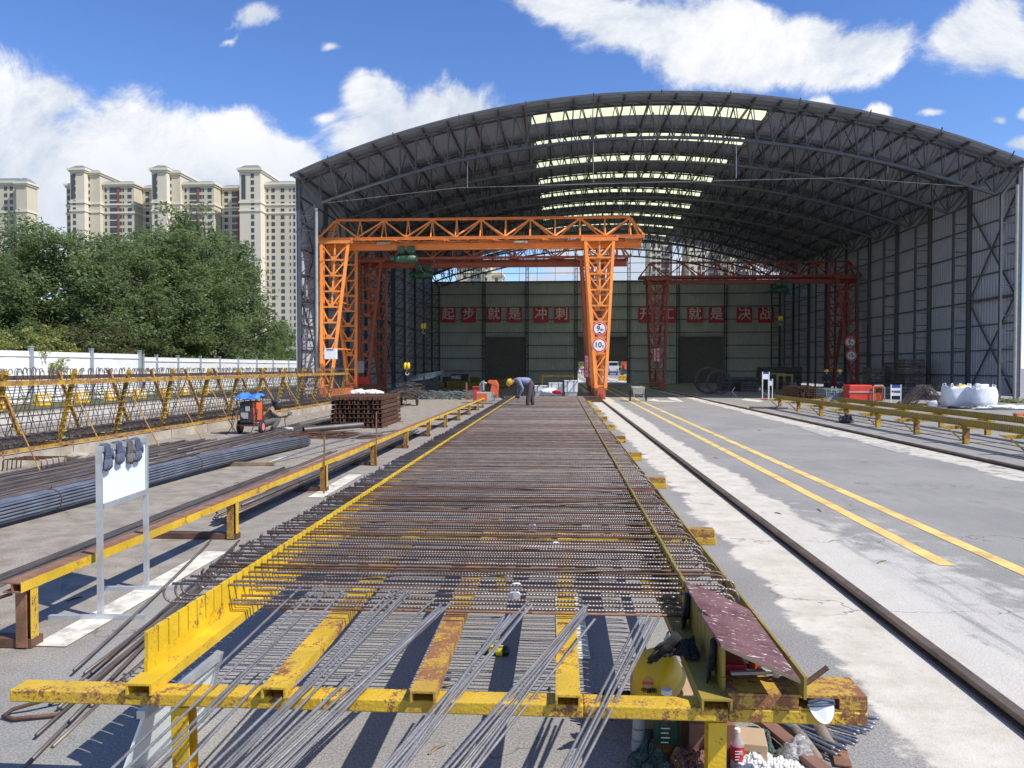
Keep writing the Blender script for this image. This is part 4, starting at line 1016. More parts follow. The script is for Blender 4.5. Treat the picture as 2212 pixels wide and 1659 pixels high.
cage_bars([.42, .55, .68, .81, .94, 1.07, 1.20, 1.33, 1.46, 1.58], .03, 0)
def stir_mesh():
    m = MB()
    for s_ in (0, 1):
        xb, xt = (-10.66, -10.36) if s_ == 0 else (-11.56, -12.06)
        for dy in (0.0,):
            w = .085; xm = xt + (-.02 if s_ == 0 else .02); p = []
            p.append((xb, 0, .36)); p.append((xt * .985 + xb * .015, 0, 1.72)); p.append((xt + .0, .0, 1.80)); p.append((xt, .02, 1.85)); p.append((xt, .05, 1.87)); p.append((xt, w, 1.87)); p.append((xt, w + .025, 1.845)); p.append((xt, w + .03, 1.78))
            m.tube([(a - (-11.1), b, c_) for a, b, c_ in p], .0085, 5)
    m.tube([(-10.66 + 11.1, 0, .36), (-11.56 + 11.1, 0, .36)], .0085, 5)
    return m
NSI = int((36.7 - 9.4) / .20)
sm = None; rest = MB()
for i in range(NSI):
    y = 9.5 + i * .20 + random.gauss(0, .03)
    if i < 98:
        if sm is None: sm = stir_mesh().build('stirrup', 'rebar_cage', cg); o = sm
        else: o = sm.copy(); COL.objects.link(o)
        o.location = (0, y - 22, random.gauss(0, .012)); o.rotation_euler = (random.gauss(0, .03), 0, 0)
    else:
        t_ = stir_mesh(); rest.add([(a - 11.1, b + y, c_) for a, b, c_ in t_.v], t_.f)
tag(rest.build('stirrups', 'rebar_cage', cg, True), kind='stuff')
# bars lying in the trough with bent hooks
low = thing('bar_layer', 'dense layer of dark hooked bars lying in the bottom of the yellow rack', 'rebar', (-11.1, 22, .3))
m = MB()
for k in range(16):
    x = -10.62 - .062 * k; m.tube([(x, 9.3, .40 + .025 * (k % 2)), (x + .01, 22, .41 + .025 * (k % 2)), (x, 36.5 + random.uniform(-.3, .3), .40 + .025 * (k % 2))], .012, 5)
tag(m.build('long_bars', 'rebar_long', low, True), kind='stuff')
m = MB()
for k in range(82):
    y = 9.4 + k * .33; m.tube([(-11.5, y, .47), (-10.62, y, .47), (-10.56, y, .45), (-10.545, y, .40), (-10.56, y, .35), (-10.62, y, .33), (-10.9, y, .33)], .010, 5)
tag(m.build('hooked_bars', 'rebar_cage', low, True), kind='stuff')
# bent stirrup pile and odd bits by the plinth
m = MB()
for k in range(5):
    y = 13.45 + .12 * k; m.tube([(-10.15, y, .0), (-10.13, y, .19), (-10.08, y, .22), (-9.42 + .03 * k, y - .05 + .02 * k, .22), (-9.37 + .03 * k, y - .05, .19), (-9.36 + .03 * k, y - .05, .0)], .010, 6)
tag(m.build('bent_bars', 'rust_steel', world=True, smooth=True), 'row of U-bent bars standing legs down beside the near plinth end', 'rebar')
def lump(name, size, mt, seed, rough_=.25, n=2, flat=0.0):
    bm = bmesh.new(); bmesh.ops.create_icosphere(bm, subdivisions=n + 2, radius=1.0); off = Vector((seed * 3.1, seed * 1.7, seed * .9))
    for v in bm.verts:
        k = 1 + rough_ * (1.1 * mnoise.noise(v.co * 1.3 + off) - .9 * abs(mnoise.noise(v.co * 3.1 + off)) - .5 * abs(mnoise.noise(v.co * 6.5 - off)) + .35)
        v.co = Vector((v.co.x * size[0] * k, v.co.y * size[1] * k, max(-.92, v.co.z * k) * size[2] + size[2] * .92))
    me = bpy.data.meshes.new(name); bm.to_mesh(me); bm.free(); me.materials.append(MATS[mt]); me.polygons.foreach_set('use_smooth', [True] * len(me.polygons))
    o = bpy.data.objects.new(name, me); COL.objects.link(o); o['_w'] = (0, 0, 0); return o
o = lump('cement_bag', (.22, .16, .09), 'concrete', 3); o.location = (-9.85, 15.2, 0); tag(o, 'slumped pale cement bag against the plinth', 'bag')
o = lump('cement_bag', (.16, .12, .07), 'grey_machine', 5); o.location = (-8.05, 22.4, 0); tag(o, 'small grey bag lying by the feet of the welder', 'bag')
# second low concrete strip kerb behind the rack
m = MB()
for k in range(9): m.box(-13.05, -12.75, 7 + 4 * k, 10.98 + 4 * k, 0, .18)
tag(m.build('concrete_kerb', 'concrete', world=True), 'pale concrete kerb behind the rebar cage, beside the crane rail', 'kerb')
# striped water barriers along the white fence
def barrier():
    t = thing('road_barrier', 'yellow and white striped plastic barrier at the foot of the white fence', 'barrier', group='striped barriers along the white fence')
    m = MB(); m.prism([(-.25, -.6, 0), (.25, -.6, 0), (.2, -.6, .25), (.1, -.6, .75), (-.1, -.6, .75), (-.2, -.6, .25)], (0, 1.2, 0)); m.build('body', 'yellow_clean', t, bevel=.02)
    m = MB()
    for k in range(2): z = .28 + .22 * k; xx = .19 - .05 * k; m.prism([(xx - .01, -.5, z), (xx + .018, -.5, z), (xx - .012, -.5, z + .11), (xx - .04, -.5, z + .11)], (0, 1.0, 0))
    m.build('stripe', 'sign_white', t); return t
b0 = barrier()
for k in range(8):
    b_ = b0 if k == 0 else dup(b0)
    b_.location = (-25.6 + random.uniform(-.1, .1), 34 + k * 2.9, 0); b_.scale = (.8, .8, .78); b_['_w'] = tuple(b_.location)

# ------------------------------------------------------------------ hoarding fences
def hoarding(label, x, ys_, h, ph, pw):
    t = thing('hoarding_fence', label, 'fence', (x, ys_[0], 0))
    for a, b in zip(ys_, ys_[1:]):
        m = MB(); n = 5
        for i in range(n):
            u0, u1 = a + pw + (b - a - 2 * pw) * i / n, a + pw + (b - a - 2 * pw) * (i + 1) / n; j = random.uniform(-.008, .008)
            m.box(x + j - .02, x + j + .02, u0, u1 - .008, .05, h + random.uniform(-.006, .006))
        m.build('panel', 'hoarding', t, True)
        for z in (.35, h - .25): m = MB(); m.bar((x + .05, a + pw, z), (x + .05, b - pw, z), .04, .06); m.build('rail', 'hoarding', t, True)
    for y in ys_:
        m = MB(); m.box(x - .06, x + .10, y - pw, y + pw, 0, ph); m.box(x - .08, x + .12, y - pw - .02, y + pw + .02, ph, ph + .06); m.build('post', 'hoarding_post', t, True)
    return t
hoarding('tall white hoarding fence with grey posts, nearer section at the left', -27.0, [22.8, 27.9, 32.9, 37.9, 43.0, 48.1], 2.72, 2.92, .12)
hoarding('lower white hoarding fence running from the tall section to the shed', -27.0, [48.5, 50.2, 53.1, 56.5, 59.8, 63.3, 67.3, 71.2, 75.4, 79.6, 84], 2.55, 2.68, .08)

# ------------------------------------------------------------------ trees
def leaves(m, rnd, centre, rad, n, size):
    cx, cy, cz = centre
    for _ in range(n):
        u = rnd.random() ** .45; th = rnd.uniform(0, 6.283); ph = math.acos(rnd.uniform(-1, 1))
        p = Vector((cx + rad[0] * u * math.sin(ph) * math.cos(th), cy + rad[1] * u * math.sin(ph) * math.sin(th), cz + rad[2] * u * math.cos(ph)))
        a = Vector((rnd.gauss(0, 1), rnd.gauss(0, 1), rnd.gauss(0, .6))).normalized(); b = a.cross(Vector((rnd.gauss(0, .7), rnd.gauss(0, .7), 1))).normalized()
        s_ = size * rnd.uniform(.6, 1.3); a *= s_; b *= s_ * .42
        m.add([p - a, p - a * .1 + b, p + a, p - a * .1 - b], [(0, 1, 2, 3)])
def tree_proto(seed, H, RX, nclump, leaf, mt, sparse_top=False, bushy=True):
    rnd = random.Random(seed)
    t = thing('tree', '', 'tree')
    m = MB(); lean = rnd.uniform(-.4, .4)
    tr = [(0, 0, 0), (.1, 0, H * .18), (lean * .5, .1, H * .4), (lean, .1, H * .62), (lean * 1.2, 0, H * .9)]
    m.tube(tr, [.30, .24, .18, .12, .03], 8)
    ends = []
    for k in range(22):
        f = rnd.uniform(.18, .85); i = int(f * 4); i = min(i, 3); p = Vector(tr[i]).lerp(Vector(tr[i + 1]), f * 4 - i)
        a = rnd.uniform(0, 6.283); L = RX * rnd.uniform(.55, 1.0) * (1.15 - .55 * f)
        q = p + Vector((math.cos(a) * L, math.sin(a) * L, H * rnd.uniform(.05, .2))); md = p.lerp(q, .5) + Vector((rnd.gauss(0, .2), rnd.gauss(0, .2), .25))
        m.tube([p, md, q], [.085, .05, .02], 5); ends.append(q)
        for j in range(3):
            r_ = md.lerp(q, rnd.uniform(.2, .9)); e = r_ + Vector((rnd.gauss(0, .6), rnd.gauss(0, .6), rnd.uniform(.2, 1.0))); m.tube([r_, e], [.028, .008], 4); ends.append(e)
    if sparse_top:
        for k in range(14):
            p = Vector((rnd.gauss(0, .7), rnd.gauss(0, .7), H * .72)); e = p + Vector((rnd.gauss(0, .5), rnd.gauss(0, .5), H * rnd.uniform(.2, .36))); m.tube([p, p.lerp(e, .5) + Vector((.1, 0, 0)), e], [.05, .03, .008], 5); ends.append(e)
    m.build('trunk', 'bark', t)
    m = MB()
    cl = [tuple(e) for e in ends]
    for k in range(nclump):
        th = rnd.uniform(0, 6.283); zc = rnd.uniform(.10 if bushy else .35, .97); prof = math.sin(math.pi * min(1, .16 + zc * .84)) ** .6
        rr = RX * prof * math.sqrt(rnd.uniform(.15, 1.0)); cl.append((rr * math.cos(th), rr * math.sin(th), H * zc))
    for c_ in cl:
        r_ = rnd.uniform(.35, .95) * RX / 3.2
        leaves(m, rnd, c_, (r_, r_, r_ * .7), int(rnd.uniform(50, 135)), leaf)
    m.build('crown', mt, t); return t
TP = [tree_proto(11, 10.0, 3.4, 170, .115, 'leaf_green'), tree_proto(12, 10.0, 3.2, 150, .11, 'leaf_green', True), tree_proto(13, 6.5, 2.9, 125, .105, 'leaf_fresh')]
TREES = [  # px, top y, distance, proto, label
    (-30, 520, 44, 0, 'leafy tree at the left picture edge in front of the pale apartment corner'),
    (60, 487, 50, 1, 'tree whose top overlaps the gap right of the leftmost apartment block'),
    (150, 486, 47, 0, 'round green tree below the left end of the long apartment block'),
    (240, 492, 52, 0, 'green tree below the first tall tower of the apartment block'),
    (330, 480, 55, 0, 'dense green tree between the first and second apartment towers'),
    (405, 468, 50, 1, 'thin-topped tree with bare upper twigs before the middle tower'),
    (480, 495, 49, 0, 'green tree just right of the thin-topped tree'),
    (530, 600, 52, 0, 'lower green tree below the third apartment tower'),
    (606, 690, 66, 2, 'narrow tree close to the left column of the shed'),
    (10, 610, 38.5, 2, 'low bright green tree at the left picture edge behind the fence'),
    (215, 625, 40.5, 2, 'low leafy tree behind the joint of tall and lower fence'),
    (430, 650, 44, 2, 'low tree behind the middle of the lower white fence'),
    (585, 712, 60, 2, 'low tree at the right end of the fence next to the shed')]
done = set()
for px, ty, d, k, lab in TREES:
    d = max(d, 29.8 * 1670 / (1150 - px) if k != 2 else 34.5 * 1670 / (1165 - px)); x = at(px, 700, d).x; top = at(px, ty, d).z; H = (10.0, 10.0, 6.5)[k]
    t = TP[k] if k not in done else dup(TP[k]); done.add(k)
    t.location = (x, d, 0); s_ = top / H / 1.03; w_ = .62 if px > 500 else 1.0; t.scale = (s_ * random.uniform(.95, 1.2) * w_, s_ * 1.1 * w_, s_); t.rotation_euler = (0, 0, random.uniform(0, 6.28)); tag(t, lab, 'tree', 'trees behind the white fence')
def bush(px, ty, d, w, mt, lab, seed, leaf=.10):
    rnd = random.Random(seed); c_ = at(px, 800, d); H = at(px, ty, d).z
    t = thing('bush', lab, 'bush', (c_.x, d, 0), group='bushes behind the white fence'); m = MB()
    for k in range(9): e = (rnd.gauss(0, w * .4), rnd.gauss(0, w * .3), H * rnd.uniform(.6, .95)); m.tube([(0, 0, 0), (e[0] * .4, e[1] * .4, H * .4), e], [.05, .03, .008], 5)
    m.build('stems', 'bark', t); m = MB()
    for k in range(70):
        a = rnd.uniform(0, 6.283); u = math.sqrt(rnd.random()); z = H * 1.12 * (.45 + .55 * rnd.random()) * math.sqrt(max(0.05, 1 - .8 * u * u))
        leaves(m, rnd, (math.cos(a) * u * w, math.sin(a) * u * w * .8, z), (.34, .34, .22), 46, leaf)
    m.build('foliage', mt, t)
bush(40, 700, 39.5, 2.4, 'leaf_yellow', 'yellow-green bush above the left end of the white fence', 1)
bush(-50, 706, 37.5, 2.0, 'leaf_yellow', 'yellow-green bush cut by the left picture edge', 2)
bush(118, 712, 43.0, 1.5, 'leaf_yellow', 'small yellow-green bush between the big yellow bush and the dry one', 3)
bush(178, 717, 45.6, 1.6, 'leaf_brown', 'dry brown bush above the second panel of the tall fence', 4, .07)
bush(262, 717, 49, 1.5, 'leaf_brown', 'dry brown bush above the end post of the tall fence', 5, .07)
# weeds along the fence foot
m = MB(); rnd = random.Random(9)
for k in range(16):
    leaves(m, rnd, (-26.2 + rnd.gauss(0, .2), 30 + k * 1.6 + rnd.gauss(0, .4), .35), (.35, .5, .38), 55, .09)
tag(m.build('weeds', 'leaf_green'), 'weeds growing along the foot of the white fence', 'weeds', kind='stuff')
m = MB(); rnd = random.Random(10)
for k in range(50): leaves(m, rnd, (24.2 + rnd.gauss(0, .5), 44 + rnd.uniform(-2, 1), .1), (.3, .3, .15), 14, .07)
tag(m.build('weeds', 'leaf_fresh'), 'low weeds at the foot of the right shed wall', 'weeds', kind='stuff')

# ------------------------------------------------------------------ apartment blocks
WIN = {}
def win_mesh(w, h):
    m = MB(); m.box(-w / 2, w / 2, -.06, .05, -h / 2, h / 2); return m
def apartment(name_lab, D, segs, bands, floor=3.0, parts=100, zlow=8.0, DP=22):
    """segs: (px0, px1, eave px y, roof px y, setback m, kind, window columns as (fraction, width, height))"""
    p0 = at((segs[0][0] + segs[-1][1]) / 2, 700, D); t = thing('apartment_block', name_lab, 'apartment block', (p0.x, D, 0))
    wins = []
    for px0, px1, ey, ry, sb, kind, cols in segs:
        x0, x1 = at(px0, 600, D).x, at(px1, 600, D).x; ze, zt = at(px0, ey, D).z, at(px0, ry, D).z; y0 = D + sb
        m = MB(); m.box(x0, x1, y0, D + DP, 0, ze); m.build('wall', 'building_pale' if kind == 'tower' else 'building_cream', t, True)
        m = MB(); e = .9
        m.box(x0 - e, x1 + e, y0 - e, D + DP + .5, ze - .002, ze + .9); m.box(x0 - e * .5, x1 + e * .5, y0 - e * .5, D + DP + .4, ze - .8, ze - .001)
        m.build('cornice', 'building_trim', t, True)
        for b_ in bands:
            zb = at(px0, b_, D).z; m = MB(); m.box(x0 - .35, x1 + .35, y0 - .35, D + DP + .1, zb - .4, zb + .4); m.build('ledge', 'building_trim', t, True)
        m = MB(); i = 1.8
        m.add([(x0 - .4, y0 - .4, ze + .9), (x1 + .4, y0 - .4, ze + .9), (x1 + .4, D + DP, ze + .9), (x0 - .4, D + DP, ze + .9), (x0 + i, y0 + i, zt), (x1 - i, y0 + i, zt), (x1 - i, D + DP - 2, zt), (x0 + i, D + DP - 2, zt)],
              [(0, 1, 5, 4), (1, 2, 6, 5), (2, 3, 7, 6), (3, 0, 4, 7), (4, 5, 6, 7)])
        m.build('roof', 'building_roof', t, True)
        z = ze - 2.4; k = 0
        while z > zlow:
            for f, w, h in cols: wins.append((x0 + (x1 - x0) * f, y0, z, w, h))
            z -= floor; k += 1
        if kind == 'tower':
            m = MB(); xm = x0 + (x1 - x0) * .2; m.box(xm - .9, xm + .9, y0 - .12, y0 + .05, at(px0, 430, D).z, ze - 2); m.build('tall_window', 'window_dark', t, True)
        for f, w, h in cols:
            if w > 2.4:   # glazed bay with brick strips beside it
                xm = x0 + (x1 - x0) * f; m = MB(); m.box(xm + w * .55, xm + w * .55 + 1.0, y0 - .25, y0 + .05, zlow - 4, ze - 1.2); m.build('brick_strip', 'building_brick', t, True)
    wins.sort(key=lambda q: -q[2]); rest = MB()
    for i, (x, y, z, w, h) in enumerate(wins):
        if i < parts:
            if (w, h) not in WIN: o = win_mesh(w, h).build('window', 'window_dark', t); WIN[(w, h)] = o
            else: o = WIN[(w, h)].copy(); COL.objects.link(o); o.parent = t
            o.location = (x - p0.x, y - D, z)
        else: rest.box(x - w / 2, x + w / 2, y - .06, y + .05, z - h / 2, z + h / 2)
    if rest.v: tag(rest.build('windows', 'window_dark', t, True), kind='stuff')
    return t
WW = [(.10, 1.0, 1.8), (.34, 3.4, 2.3), (.55, 1.7, 1.7), (.66, .8, 1.6), (.86, 1.9, 1.7)]
WS = [(.22, 1.8, 1.8), (.52, .8, 1.6), (.72, 1.8, 1.8), (.93, 2.0, 2.2)]
apartment('long cream apartment block with three taller towers beyond the trees', 335, [
    (124.5, 153.5, 394, 384, 7, 'wing', [(.2, 1.8, 1.8), (.6, 1.6, 1.8), (.9, 1.2, 1.8)]),
    (154, 184.5, 368, 355.5, 0, 'tower', [(.28, 1.4, 1.9)]), (184.7, 209.5, 371, 362, 3, 'core', [(.05, .8, 1.6)]),
    (209.7, 278, 394, 384.5, 5, 'wing', WW), (278.2, 329.4, 394, 384.5, 12, 'wing', WS),
    (329.6, 362, 368, 355, 0, 'tower', [(.28, 1.4, 1.9)]), (362.2, 384, 371, 362, 3, 'core', [(.05, .8, 1.6)]),
    (384.2, 453, 394, 384.5, 5, 'wing', WW), (455, 518.4, 394, 384.5, 12, 'wing', [(.16, 1.8, 1.8), (.45, 2.6, 2.2), (.70, 2.2, 2.2), (.9, .9, 1.7)]),
    (518.6, 564, 368, 355, 0, 'tower', [(.62, 1.5, 2.0)]), (564.2, 633, 394, 384, 5, 'wing', [(.08, .9, 1.7), (.26, 1.6, 1.8), (.56, 1.7, 1.8), (.80, .6, 1.5), (.93, .9, 1.9)])], (437, 455))
apartment('pale apartment block cut off by the left picture edge', 330, [
    (-60, 34, 392, 379, 4, 'wing', [(.2, 1.5, 1.7), (.42, 1.6, 1.7), (.65, 1.5, 1.7), (.78, 1.5, 1.7), (.97, 2.0, 1.8)]), (34.2, 57, 396, 381, 1, 'core', [])], (455,), DP=8)
apartment('apartment block seen through the open shed gable on the right', 400, [
    (1404, 1428, 470, 455, 0, 'core', [(.35, 1.6, 2.0), (.8, 1.6, 2.0)]), (1428.2, 1452, 470, 455, 9, 'wing', [(.3, 1.6, 1.8), (.75, 2.8, 2.2)]), (1488, 1525, 480, 465, 0, 'core', [(.2, 1.4, 1.8), (.6, 1.6, 1.8), (.85, 1.6, 1.8)]),
    (1525.2, 1580, 490, 478, 8, 'wing', WW), (1580.2, 1640, 490, 478, 3, 'wing', WW)], (540,), parts=40, zlow=40)
apartment('apartment roof seen through the open shed gable behind the second hoist', 400, [
    (985, 1040, 574, 566, 4, 'wing', [(.3, 1.5, 1.8), (.6, 1.8, 1.8), (.85, 1.5, 1.8)]), (1040.2, 1060, 568, 560, 0, 'core', [(.5, 1.2, 1.6)]), (1060.2, 1082, 592, 586, 4, 'wing', [(.5, 1.5, 1.8)])], (586,), parts=12, zlow=38)
# ================================================================== people
def skin_mesh(name, J, E, m, parent, sub=2):
    """J: list of (x,y,z,radius); E: edges; grown with a Skin modifier and baked to one continuous mesh"""
    me = bpy.data.meshes.new(name); me.from_pydata([j[:3] for j in J], E, [])
    o = bpy.data.objects.new(name, me); COL.objects.link(o)
    o.modifiers.new('skin', 'SKIN'); s = o.modifiers.new('sub', 'SUBSURF'); s.levels = sub; s.render_levels = sub
    for i, j in enumerate(J):
        r = j[3]; v = me.skin_vertices[0].data[i]; v.radius = r if isinstance(r, tuple) else (r, r); v.use_root = (i == 0)
    dg = bpy.context.evaluated_depsgraph_get(); dg.update()
    nm = bpy.data.meshes.new_from_object(o.evaluated_get(dg)); bpy.data.objects.remove(o)
    bq_ = bmesh.new(); bq_.from_mesh(nm); bmesh.ops.recalc_face_normals(bq_, faces=bq_.faces); bq_.to_mesh(nm); bq_.free()
    nm.materials.clear(); nm.materials.append(MATS[m]); nm.polygons.foreach_set('use_smooth', [True] * len(nm.polygons))
    o = bpy.data.objects.new(name, nm); COL.objects.link(o); o.parent = parent; o['_w'] = (0, 0, 0); return o
def mid(a, b, f=.5): return tuple(a[i] + (b[i] - a[i]) * f for i in range(3))
def person(label, loc, rz, P, top_m, leg_m, glove_m='skin', hat=None, mask=False):
    """P: joint dictionary, figure faces -x; L/R pairs at y < 0 / y > 0"""
    t = thing('person', label, 'person', loc, rz)
    pel, ch, nk, hd = P['pelvis'], P['chest'], P['neck'], P['head']
    J = [(*pel, .12), (*mid(pel, ch), .115), (*ch, .13), (*nk, .058), (*mid(nk, hd, .55), .075), (*hd, .098)]; E = [(0, 1), (1, 2), (2, 3), (3, 4), (4, 5)]
    hv = (Vector(hd) - Vector(nk)).normalized(); fv = Vector(P['face']).normalized()
    J.append((*(Vector(hd) + hv * .08), .075)); E.append((5, 6)); J.append((*(Vector(hd) + fv * .095 - hv * .01), .018)); E.append((5, 7))
    T = [(*mid(pel, ch, -.02), .158), (*mid(pel, ch, .5), .155), (*ch, .172), (*mid(ch, nk, .95), .088), (*mid(nk, hd, .35), .082)]; TE = [(0, 1), (1, 2), (2, 3), (3, 4)]
    Lg = [(*pel, .14), (*mid(pel, ch, .25), .138)]; LE = [(0, 1)]
    for s_ in ('L', 'R'):
        hip, kn, an, toe = (P[k + s_] for k in ('hip', 'knee', 'ankle', 'toe')); sh, el, wr, ha = (P[k + s_] for k in ('shoulder', 'elbow', 'wrist', 'hand'))
        b = len(J); J += [(*hip, .085), (*mid(hip, kn), .072), (*kn, .055), (*mid(kn, an, .35), .054), (*an, .036), (*toe, .034)]; E += [(0, b), (b, b + 1), (b + 1, b + 2), (b + 2, b + 3), (b + 3, b + 4), (b + 4, b + 5)]
        b = len(J); J += [(*sh, .062), (*mid(sh, el), .048), (*el, .038), (*wr, .027), (*ha, (.018, .036))]; E += [(2, b), (b, b + 1), (b + 1, b + 2), (b + 2, b + 3), (b + 3, b + 4)]
        b = len(T); T += [(*sh, .082), (*mid(sh, el), .058), (*el, .048), (*mid(el, wr, .85), .038)]; TE += [(2, b), (b, b + 1), (b + 1, b + 2), (b + 2, b + 3)]
        b = len(Lg); Lg += [(*hip, .112), (*mid(hip, kn), .108), (*kn, .092), (*mid(kn, an, .45), .084), (*mid(kn, an, .95), .072)]; LE += [(0, b), (b, b + 1), (b + 1, b + 2), (b + 2, b + 3), (b + 3, b + 4)]
    body = skin_mesh('body', J, E, 'skin', t)
    skin_mesh('shirt', T, TE, top_m, t); skin_mesh('trousers', Lg, LE, leg_m, t)
    for s_ in ('L', 'R'):
        an, toe = P['ankle' + s_], P['toe' + s_]; m = MB(); m.tube([mid(an, toe, -.35), mid(an, toe, .2), mid(an, toe, .8), mid(an, toe, 1.25)], [.035, .052, .048, .02], 10); m.build('boot', 'boot', t, smooth=True)
        # hand: palm, four unequal bent fingers and a thumb
        wr, ha = Vector(P['wrist' + s_]), Vector(P['hand' + s_]); d = (ha - wr).normalized(); sd_ = d.cross(Vector((0, 1, 0))); sd_ = sd_.normalized() if sd_.length > .1 else Vector((1, 0, 0)); nn = d.cross(sd_).normalized()
        m = MB(); m.tube([wr - d * .02, wr + d * .04, wr + d * .09], [.028, .040, .038], 8)
        for q in range(4):
            o_ = sd_ * (-.030 + .020 * q); ln = (.060, .072, .068, .052)[q]; m.tube([wr + d * .085 + o_, wr + d * (.085 + ln * .55) + o_ * 1.05 + nn * .008, wr + d * (.085 + ln) * .97 + o_ + nn * .03], [.0105, .010, .007], 6)
        m.tube([wr + d * .03 - sd_ * .034, wr + d * .06 - sd_ * .062, wr + d * .095 - sd_ * .066 + nn * .012], [.013, .012, .008], 6)
        m.build('hand', glove_m, t, smooth=True)
    up = Vector(P.get('hat_up', hv))
    if hat:
        m = MB(); m.lathe([(.145, .0), (.150, .008), (.134, .014), (.132, .05), (.112, .10), (.07, .138), (.02, .15)], 20)
        m.v = [(a * 1.1 - (.045 if c_ < .012 and a < -.1 else 0), b, c_) for a, b, c_ in m.v]
        hm = m.build('hard_hat', hat, t, smooth=True); hm.location = Vector(hd) + up * .035; hm.rotation_euler = up.to_track_quat('Z', 'Y').to_euler()
    if mask:
        m = MB(); m.lathe([(.135, -.16), (.14, -.05), (.135, .06), (.11, .12)], 18); m.v = [(a * .9 - .02, b * .85, c_) for a, b, c_ in m.v if True]
        k = m.build('welding_mask', 'black_rubber', t, smooth=True); k.location = Vector(hd) + fv * .02
        m = MB(); m.tube([tuple(Vector(hd) + Vector((-.10, -.11, .06))), tuple(Vector(hd) + Vector((-.14, 0, .06))), tuple(Vector(hd) + Vector((-.10, .11, .06)))], .02, 6); m.build('head_band', 'grey_machine', t)
        m = MB(); m.lathe([(.125, .04), (.115, .10), (.07, .14), (.01, .155)], 16); k = m.build('cap', 'cloth_dark', t, smooth=True); k.location = hd
    return t
bent = dict(pelvis=(.10, 0, .84), chest=(-.26, 0, .99), neck=(-.44, 0, .93), head=(-.575, 0, .84), face=(-.5, 0, -.86), hat_up=(-.80, 0, .25),
            hipL=(.08, -.10, .80), kneeL=(.01, -.13, .44), ankleL=(-.04, -.15, .07), toeL=(-.19, -.16, .03), hipR=(.10, .10, .80), kneeR=(.13, .12, .44), ankleR=(.17, .14, .07), toeR=(.02, .15, .03),
            shoulderL=(-.34, -.19, .93), elbowL=(-.20, -.22, .66), wristL=(-.30, -.18, .44), handL=(-.345, -.16, .36), shoulderR=(-.34, .19, .93), elbowR=(-.30, .22, .67), wristR=(-.36, .17, .44), handR=(-.40, .14, .36))
w0 = G(1141, 874, ZP)
person('worker in blue shirt and dark trousers bending over the far end of the jig', (w0.x, w0.y, ZP - .095), .12, bent, 'cloth_blue', 'cloth_plum', 'glove_navy', 'helmet_yellow').scale = (.93, .93, .93)
crouch = dict(pelvis=(.22, 0, .24), chest=(.08, 0, .58), neck=(-.02, 0, .70), head=(-.07, 0, .80), face=(-.85, 0, -.45),
              hipL=(.20, -.11, .22), kneeL=(-.17, -.17, .42), ankleL=(.03, -.15, .07), toeL=(-.11, -.17, .03), hipR=(.20, .11, .22), kneeR=(-.19, .18, .40), ankleR=(.02, .16, .07), toeR=(-.12, .19, .03),
              shoulderL=(.05, -.19, .60), elbowL=(-.10, -.23, .40), wristL=(-.30, -.12, .41), handL=(-.39, -.10, .43), shoulderR=(.05, .19, .60), elbowR=(-.18, .24, .44), wristR=(-.42, .14, .49), handR=(-.50, .12, .52))
w1 = G(590, 931)
wp = person('crouching welder in khaki jacket and black mask beside the blue-topped welding machine', tuple(w1), R(200), crouch, 'cloth_khaki', 'cloth_grey', 'glove_grey', None, True)
m = MB(); m.tube([(0, 0, 0), (.10, .0, .03), (.22, .02, .01)], [.016, .014, .004], 6); m.tube([(0, 0, 0), (-.04, .02, -.12), (-.02, .06, -.35), (.05, .15, -.42), (-.4, .3, -.43), (-.9, .2, -.43)], .011, 6)
o = m.build('welding_torch', 'dark_machine'); o.location = (w1.x + .42, w1.y - .1, .45); tag(o, 'welding torch with trailing cable held by the crouching welder', 'torch')
stand = dict(pelvis=(0, 0, .92), chest=(-.02, 0, 1.28), neck=(-.02, 0, 1.46), head=(-.04, 0, 1.58), face=(-1, 0, -.1),
             hipL=(0, -.10, .88), kneeL=(-.02, -.11, .48), ankleL=(.02, -.11, .08), toeL=(-.12, -.13, .03), hipR=(0, .10, .88), kneeR=(-.04, .11, .48), ankleR=(0, .12, .08), toeR=(-.14, .14, .03),
             shoulderL=(-.02, -.20, 1.38), elbowL=(.02, -.26, 1.10), wristL=(-.12, -.22, .90), handL=(-.18, -.20, .83), shoulderR=(-.02, .20, 1.38), elbowR=(.0, .26, 1.10), wristR=(-.14, .2, .92), handR=(-.2, .18, .85))
for px, py, d, rz, lab in ((1786, 803, 52, 1.2, 'left of two yellow-helmeted workers in the dark beside the crane leg'), (1813, 807, 50, 2.0, 'right of two yellow-helmeted workers in the dark beside the crane leg')):
    p = at(px, py, d); person(lab, (p.x, d, -.001), rz, stand, 'cloth_dark', 'cloth_dark', 'glove_grey', 'helmet_bright')

# ================================================================== welding machine on its cart
wm = thing('welding_machine', 'dark welding machine on a two-wheeled cart under a blue cover sheet', 'welding machine', tuple(G(541, 937)))
m = MB(); m.box(-.20, .17, -.28, .28, .32, .93); m.build('cabinet', 'dark_machine', wm, bevel=.03)
m = MB(); m.prism([(.176, -.27, .35), (.25, -.24, .40), (.25, -.24, .86), (.176, -.27, .92)], (0, .5, 0)); m.build('side_panel', 'orange_machine', wm)
m = MB(); m.box(-.15, .05, -.30, -.282, .45, .62); m.box(-.02, .10, -.30, -.283, .66, .80); m.build('nameplate', 'grey_machine', wm)
m = MB(); m.bar((-.30, 0, .26), (.32, 0, .26), .5, .06)
for x in (-.27, .27): m.tube([(x, -.24, .26), (x, -.27, 1.12)], .014, 6); m.tube([(x, .24, .26), (x, .27, 1.12)], .014, 6); m.tube([(x, -.24, .7), (x * 1.1, -.5, .26), (x, -.6, .10)], .014, 6)
m.build('cart_frame', 'dark_rust', wm)
